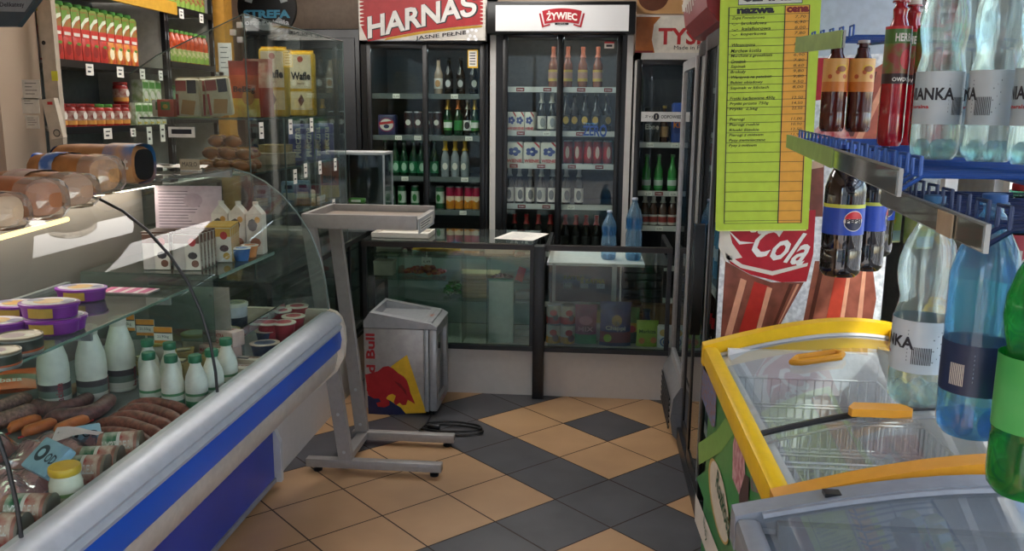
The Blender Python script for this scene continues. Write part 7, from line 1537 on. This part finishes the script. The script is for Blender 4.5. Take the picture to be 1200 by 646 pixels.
def anka(b, cyl):
    vs, fs, _ = text_data('MUSZYNIANKA', .03); b.add([cyl((p-.5)*.175, .105+(q-.5)*.02) for p, q in vs], fs, INK); vs, fs, _ = text_data('woda mineralna', .02); b.add([cyl((p-.5)*.09, .085+(q-.5)*.006) for p, q in vs], fs, RED)
    for k in range(9): wrap = [cyl(.105+(q-.5)*.055, .125-.006*k+(w-.5)*.002) for q, w in ((0, 0), (.9-.1*(k % 3), 0), (.9-.1*(k % 3), 1), (0, 1))]; b.add(wrap, [(0,1,2,3)], mat('#6f7a80', .5))
    for k in range(12): b.add([cyl(.085+.0024*k+(q)*.0012, .072+w*.028) for q, w in ((0, 0), (1, 0), (1, 1), (0, 1))], [(0,1,2,3)], INK)
def clearb(): return make_pet('water_bottle', '', 'bottle', cl, .335, .043, mat('#3f6f9a', .4), lab1, (.17, .42), True, art=anka)
P = Proto(clearb)
for i, (x, y, rot, lab) in enumerate(((.558, 1.512, -1.75, 'clear water bottle beside the red syrup bottles, label end showing'), (.622, 1.46, -3.1, 'clear water bottle showing the barcode side of its label'), (.655, 1.38, -1.8, 'clear water bottle nearest the photographer on the middle rack'), (.64, 1.60, -.4, 'clear water bottle standing behind the front three'))): P.put((x, y, 1.568), lab, 'clear water bottles on the middle rack', (0, 0, rot), (.86, .86, 1))
P.put((.515, 1.37, 1.195), 'clear water bottle with pale label hanging from the nearer rack', 'clear water bottles on the nearer rack', (0, 0, -2.6), (1, 1, .97))
bl = liquid('#a9dcf6', .35, 1.2, body=.2); bl2 = liquid('#7db8f2', .35, 1.2, body=.2); gl_ = liquid('#5fd078', .35, 1.2, body=.2)
def sp_art(b, cyl):
    for k in range(7): b.add([cyl(-.03+(q)*.06*(1-.1*(k % 3)), .118-.006*k+w*.0025) for q, w in ((0, 0), (1, 0), (1, 1), (0, 1))], [(0,1,2,3)], mat('#9fb0c9', .4))
    wrap_disc(b, cyl, .016, .018, mat('#8fa6c9', .4), .055, .1, k=1.004); wrap_disc(b, cyl, .0125, .0145, NAVY, .055, .1, k=1.01)
    for k in range(10): b.add([cyl(-.06+.002*k+(q)*.001, .075+w*.03) for q, w in ((0, 0), (1, 0), (1, 1), (0, 1))], [(0,1,2,3)], OFFW)
o = make_pet('water_bottle', '', 'bottle', bl, .33, .0445, mat('#2a5a9a', .4), mat('#1b2c4c', .4), (.19, .40), False, art=sp_art); hang(o, .527, 1.2, 1.538, .33, 'pale blue water bottle with navy label hanging from the nearer rack', None, .2)
def star_art(b, cyl):
    vs, fs, _ = text_data('Staropolanka', .03); b.add([cyl((p-.5)*.11, .1+(q-.5)*.017) for p, q in vs], fs, mat('#1c2f6c', .4))
o = make_pet('water_bottle', '', 'bottle', bl2, .34, .043, mat('#1d4fae', .4), mat('#bcd0e6', .4, alt='#7fa8dc', scale=10), (.22, .42), True, art=star_art); hang(o, .588, 1.125, 1.538, .345, 'deep blue water bottle with pale label behind the green one', None, -.35)
def grn_art(b, cyl):
    for k in range(6): b.add([cyl(-.02+(q)*.05, .135-.008*k+w*.003) for q, w in ((0, 0), (1, 0), (1, 1), (0, 1))], [(0,1,2,3)], mat('#dfe9dc', .4))
o = make_pet('soda_bottle', '', 'bottle', gl_, .345, .0455, mat('#1f7a35', .4), mat('#3f9c4c', .4, alt='#5fb464', scale=8), (.24, .5), True, art=grn_art); hang(o, .532, 1.045, 1.535, .345, 'bright green soda bottle hanging nearest the photographer', None, -.2)
def kjuice():
    t = thing('juice_box', '', 'carton'); w, d, h = .05, .04, .13; b = MB(); b.box((-w/2, -d/2, 0), (w/2, d/2, h), mat('#9fbf5a', .4, alt='#d0d9a0', scale=18), .002); b.build('box', t)
    b = MB(); T = FRONT(0, -d/2-.0006, 0); b.text('K', .02, .024, mat('#c9402f', .4), T, .008, h*.72, .001, bold=.06); b.disc(-.006, h*.45, .014, .014, mat('#d9c23a', .4), T, .0006); b.rect(-w*.46, .005, w*.46, h*.24, mat('#a9cfe0', .4), T, .0006); b.build('print', t)
    b = MB(); b.box((-w/2-.001, -d/2-.0015, h), (w/2+.001, d/2+.0015, h+.1), clear('#eef4f4', 1.6, .06, .15, '#e6ecec')); b.build('film', t); return t
P = Proto(kjuice)
for i, (x, y) in enumerate(((.755, 2.30), (.815, 2.26), (.80, 2.20))): P.put((x, y, 1.318), f'{ORD[i]} green juice box in film, counted from the cola bottles', 'juice boxes in film under the middle rack', (0, 0, .3))
def rlab(b, cyl): vs, fs, _ = text_data('kol', .03); b.add([cyl((p-.5)*.05, .2+(q-.5)*.03) for p, q in vs], fs, OFFW)
o = make_pet('water_bottle', '', 'bottle', liquid('#9cc4b0', .4, 1.2), .32, .04, RED, mat('#b5404a', .4), (.5, .75), False, art=rlab); hang(o, .70, 1.5, 1.535, .325, 'red-labelled bottle hanging behind the clear one', None, .3)
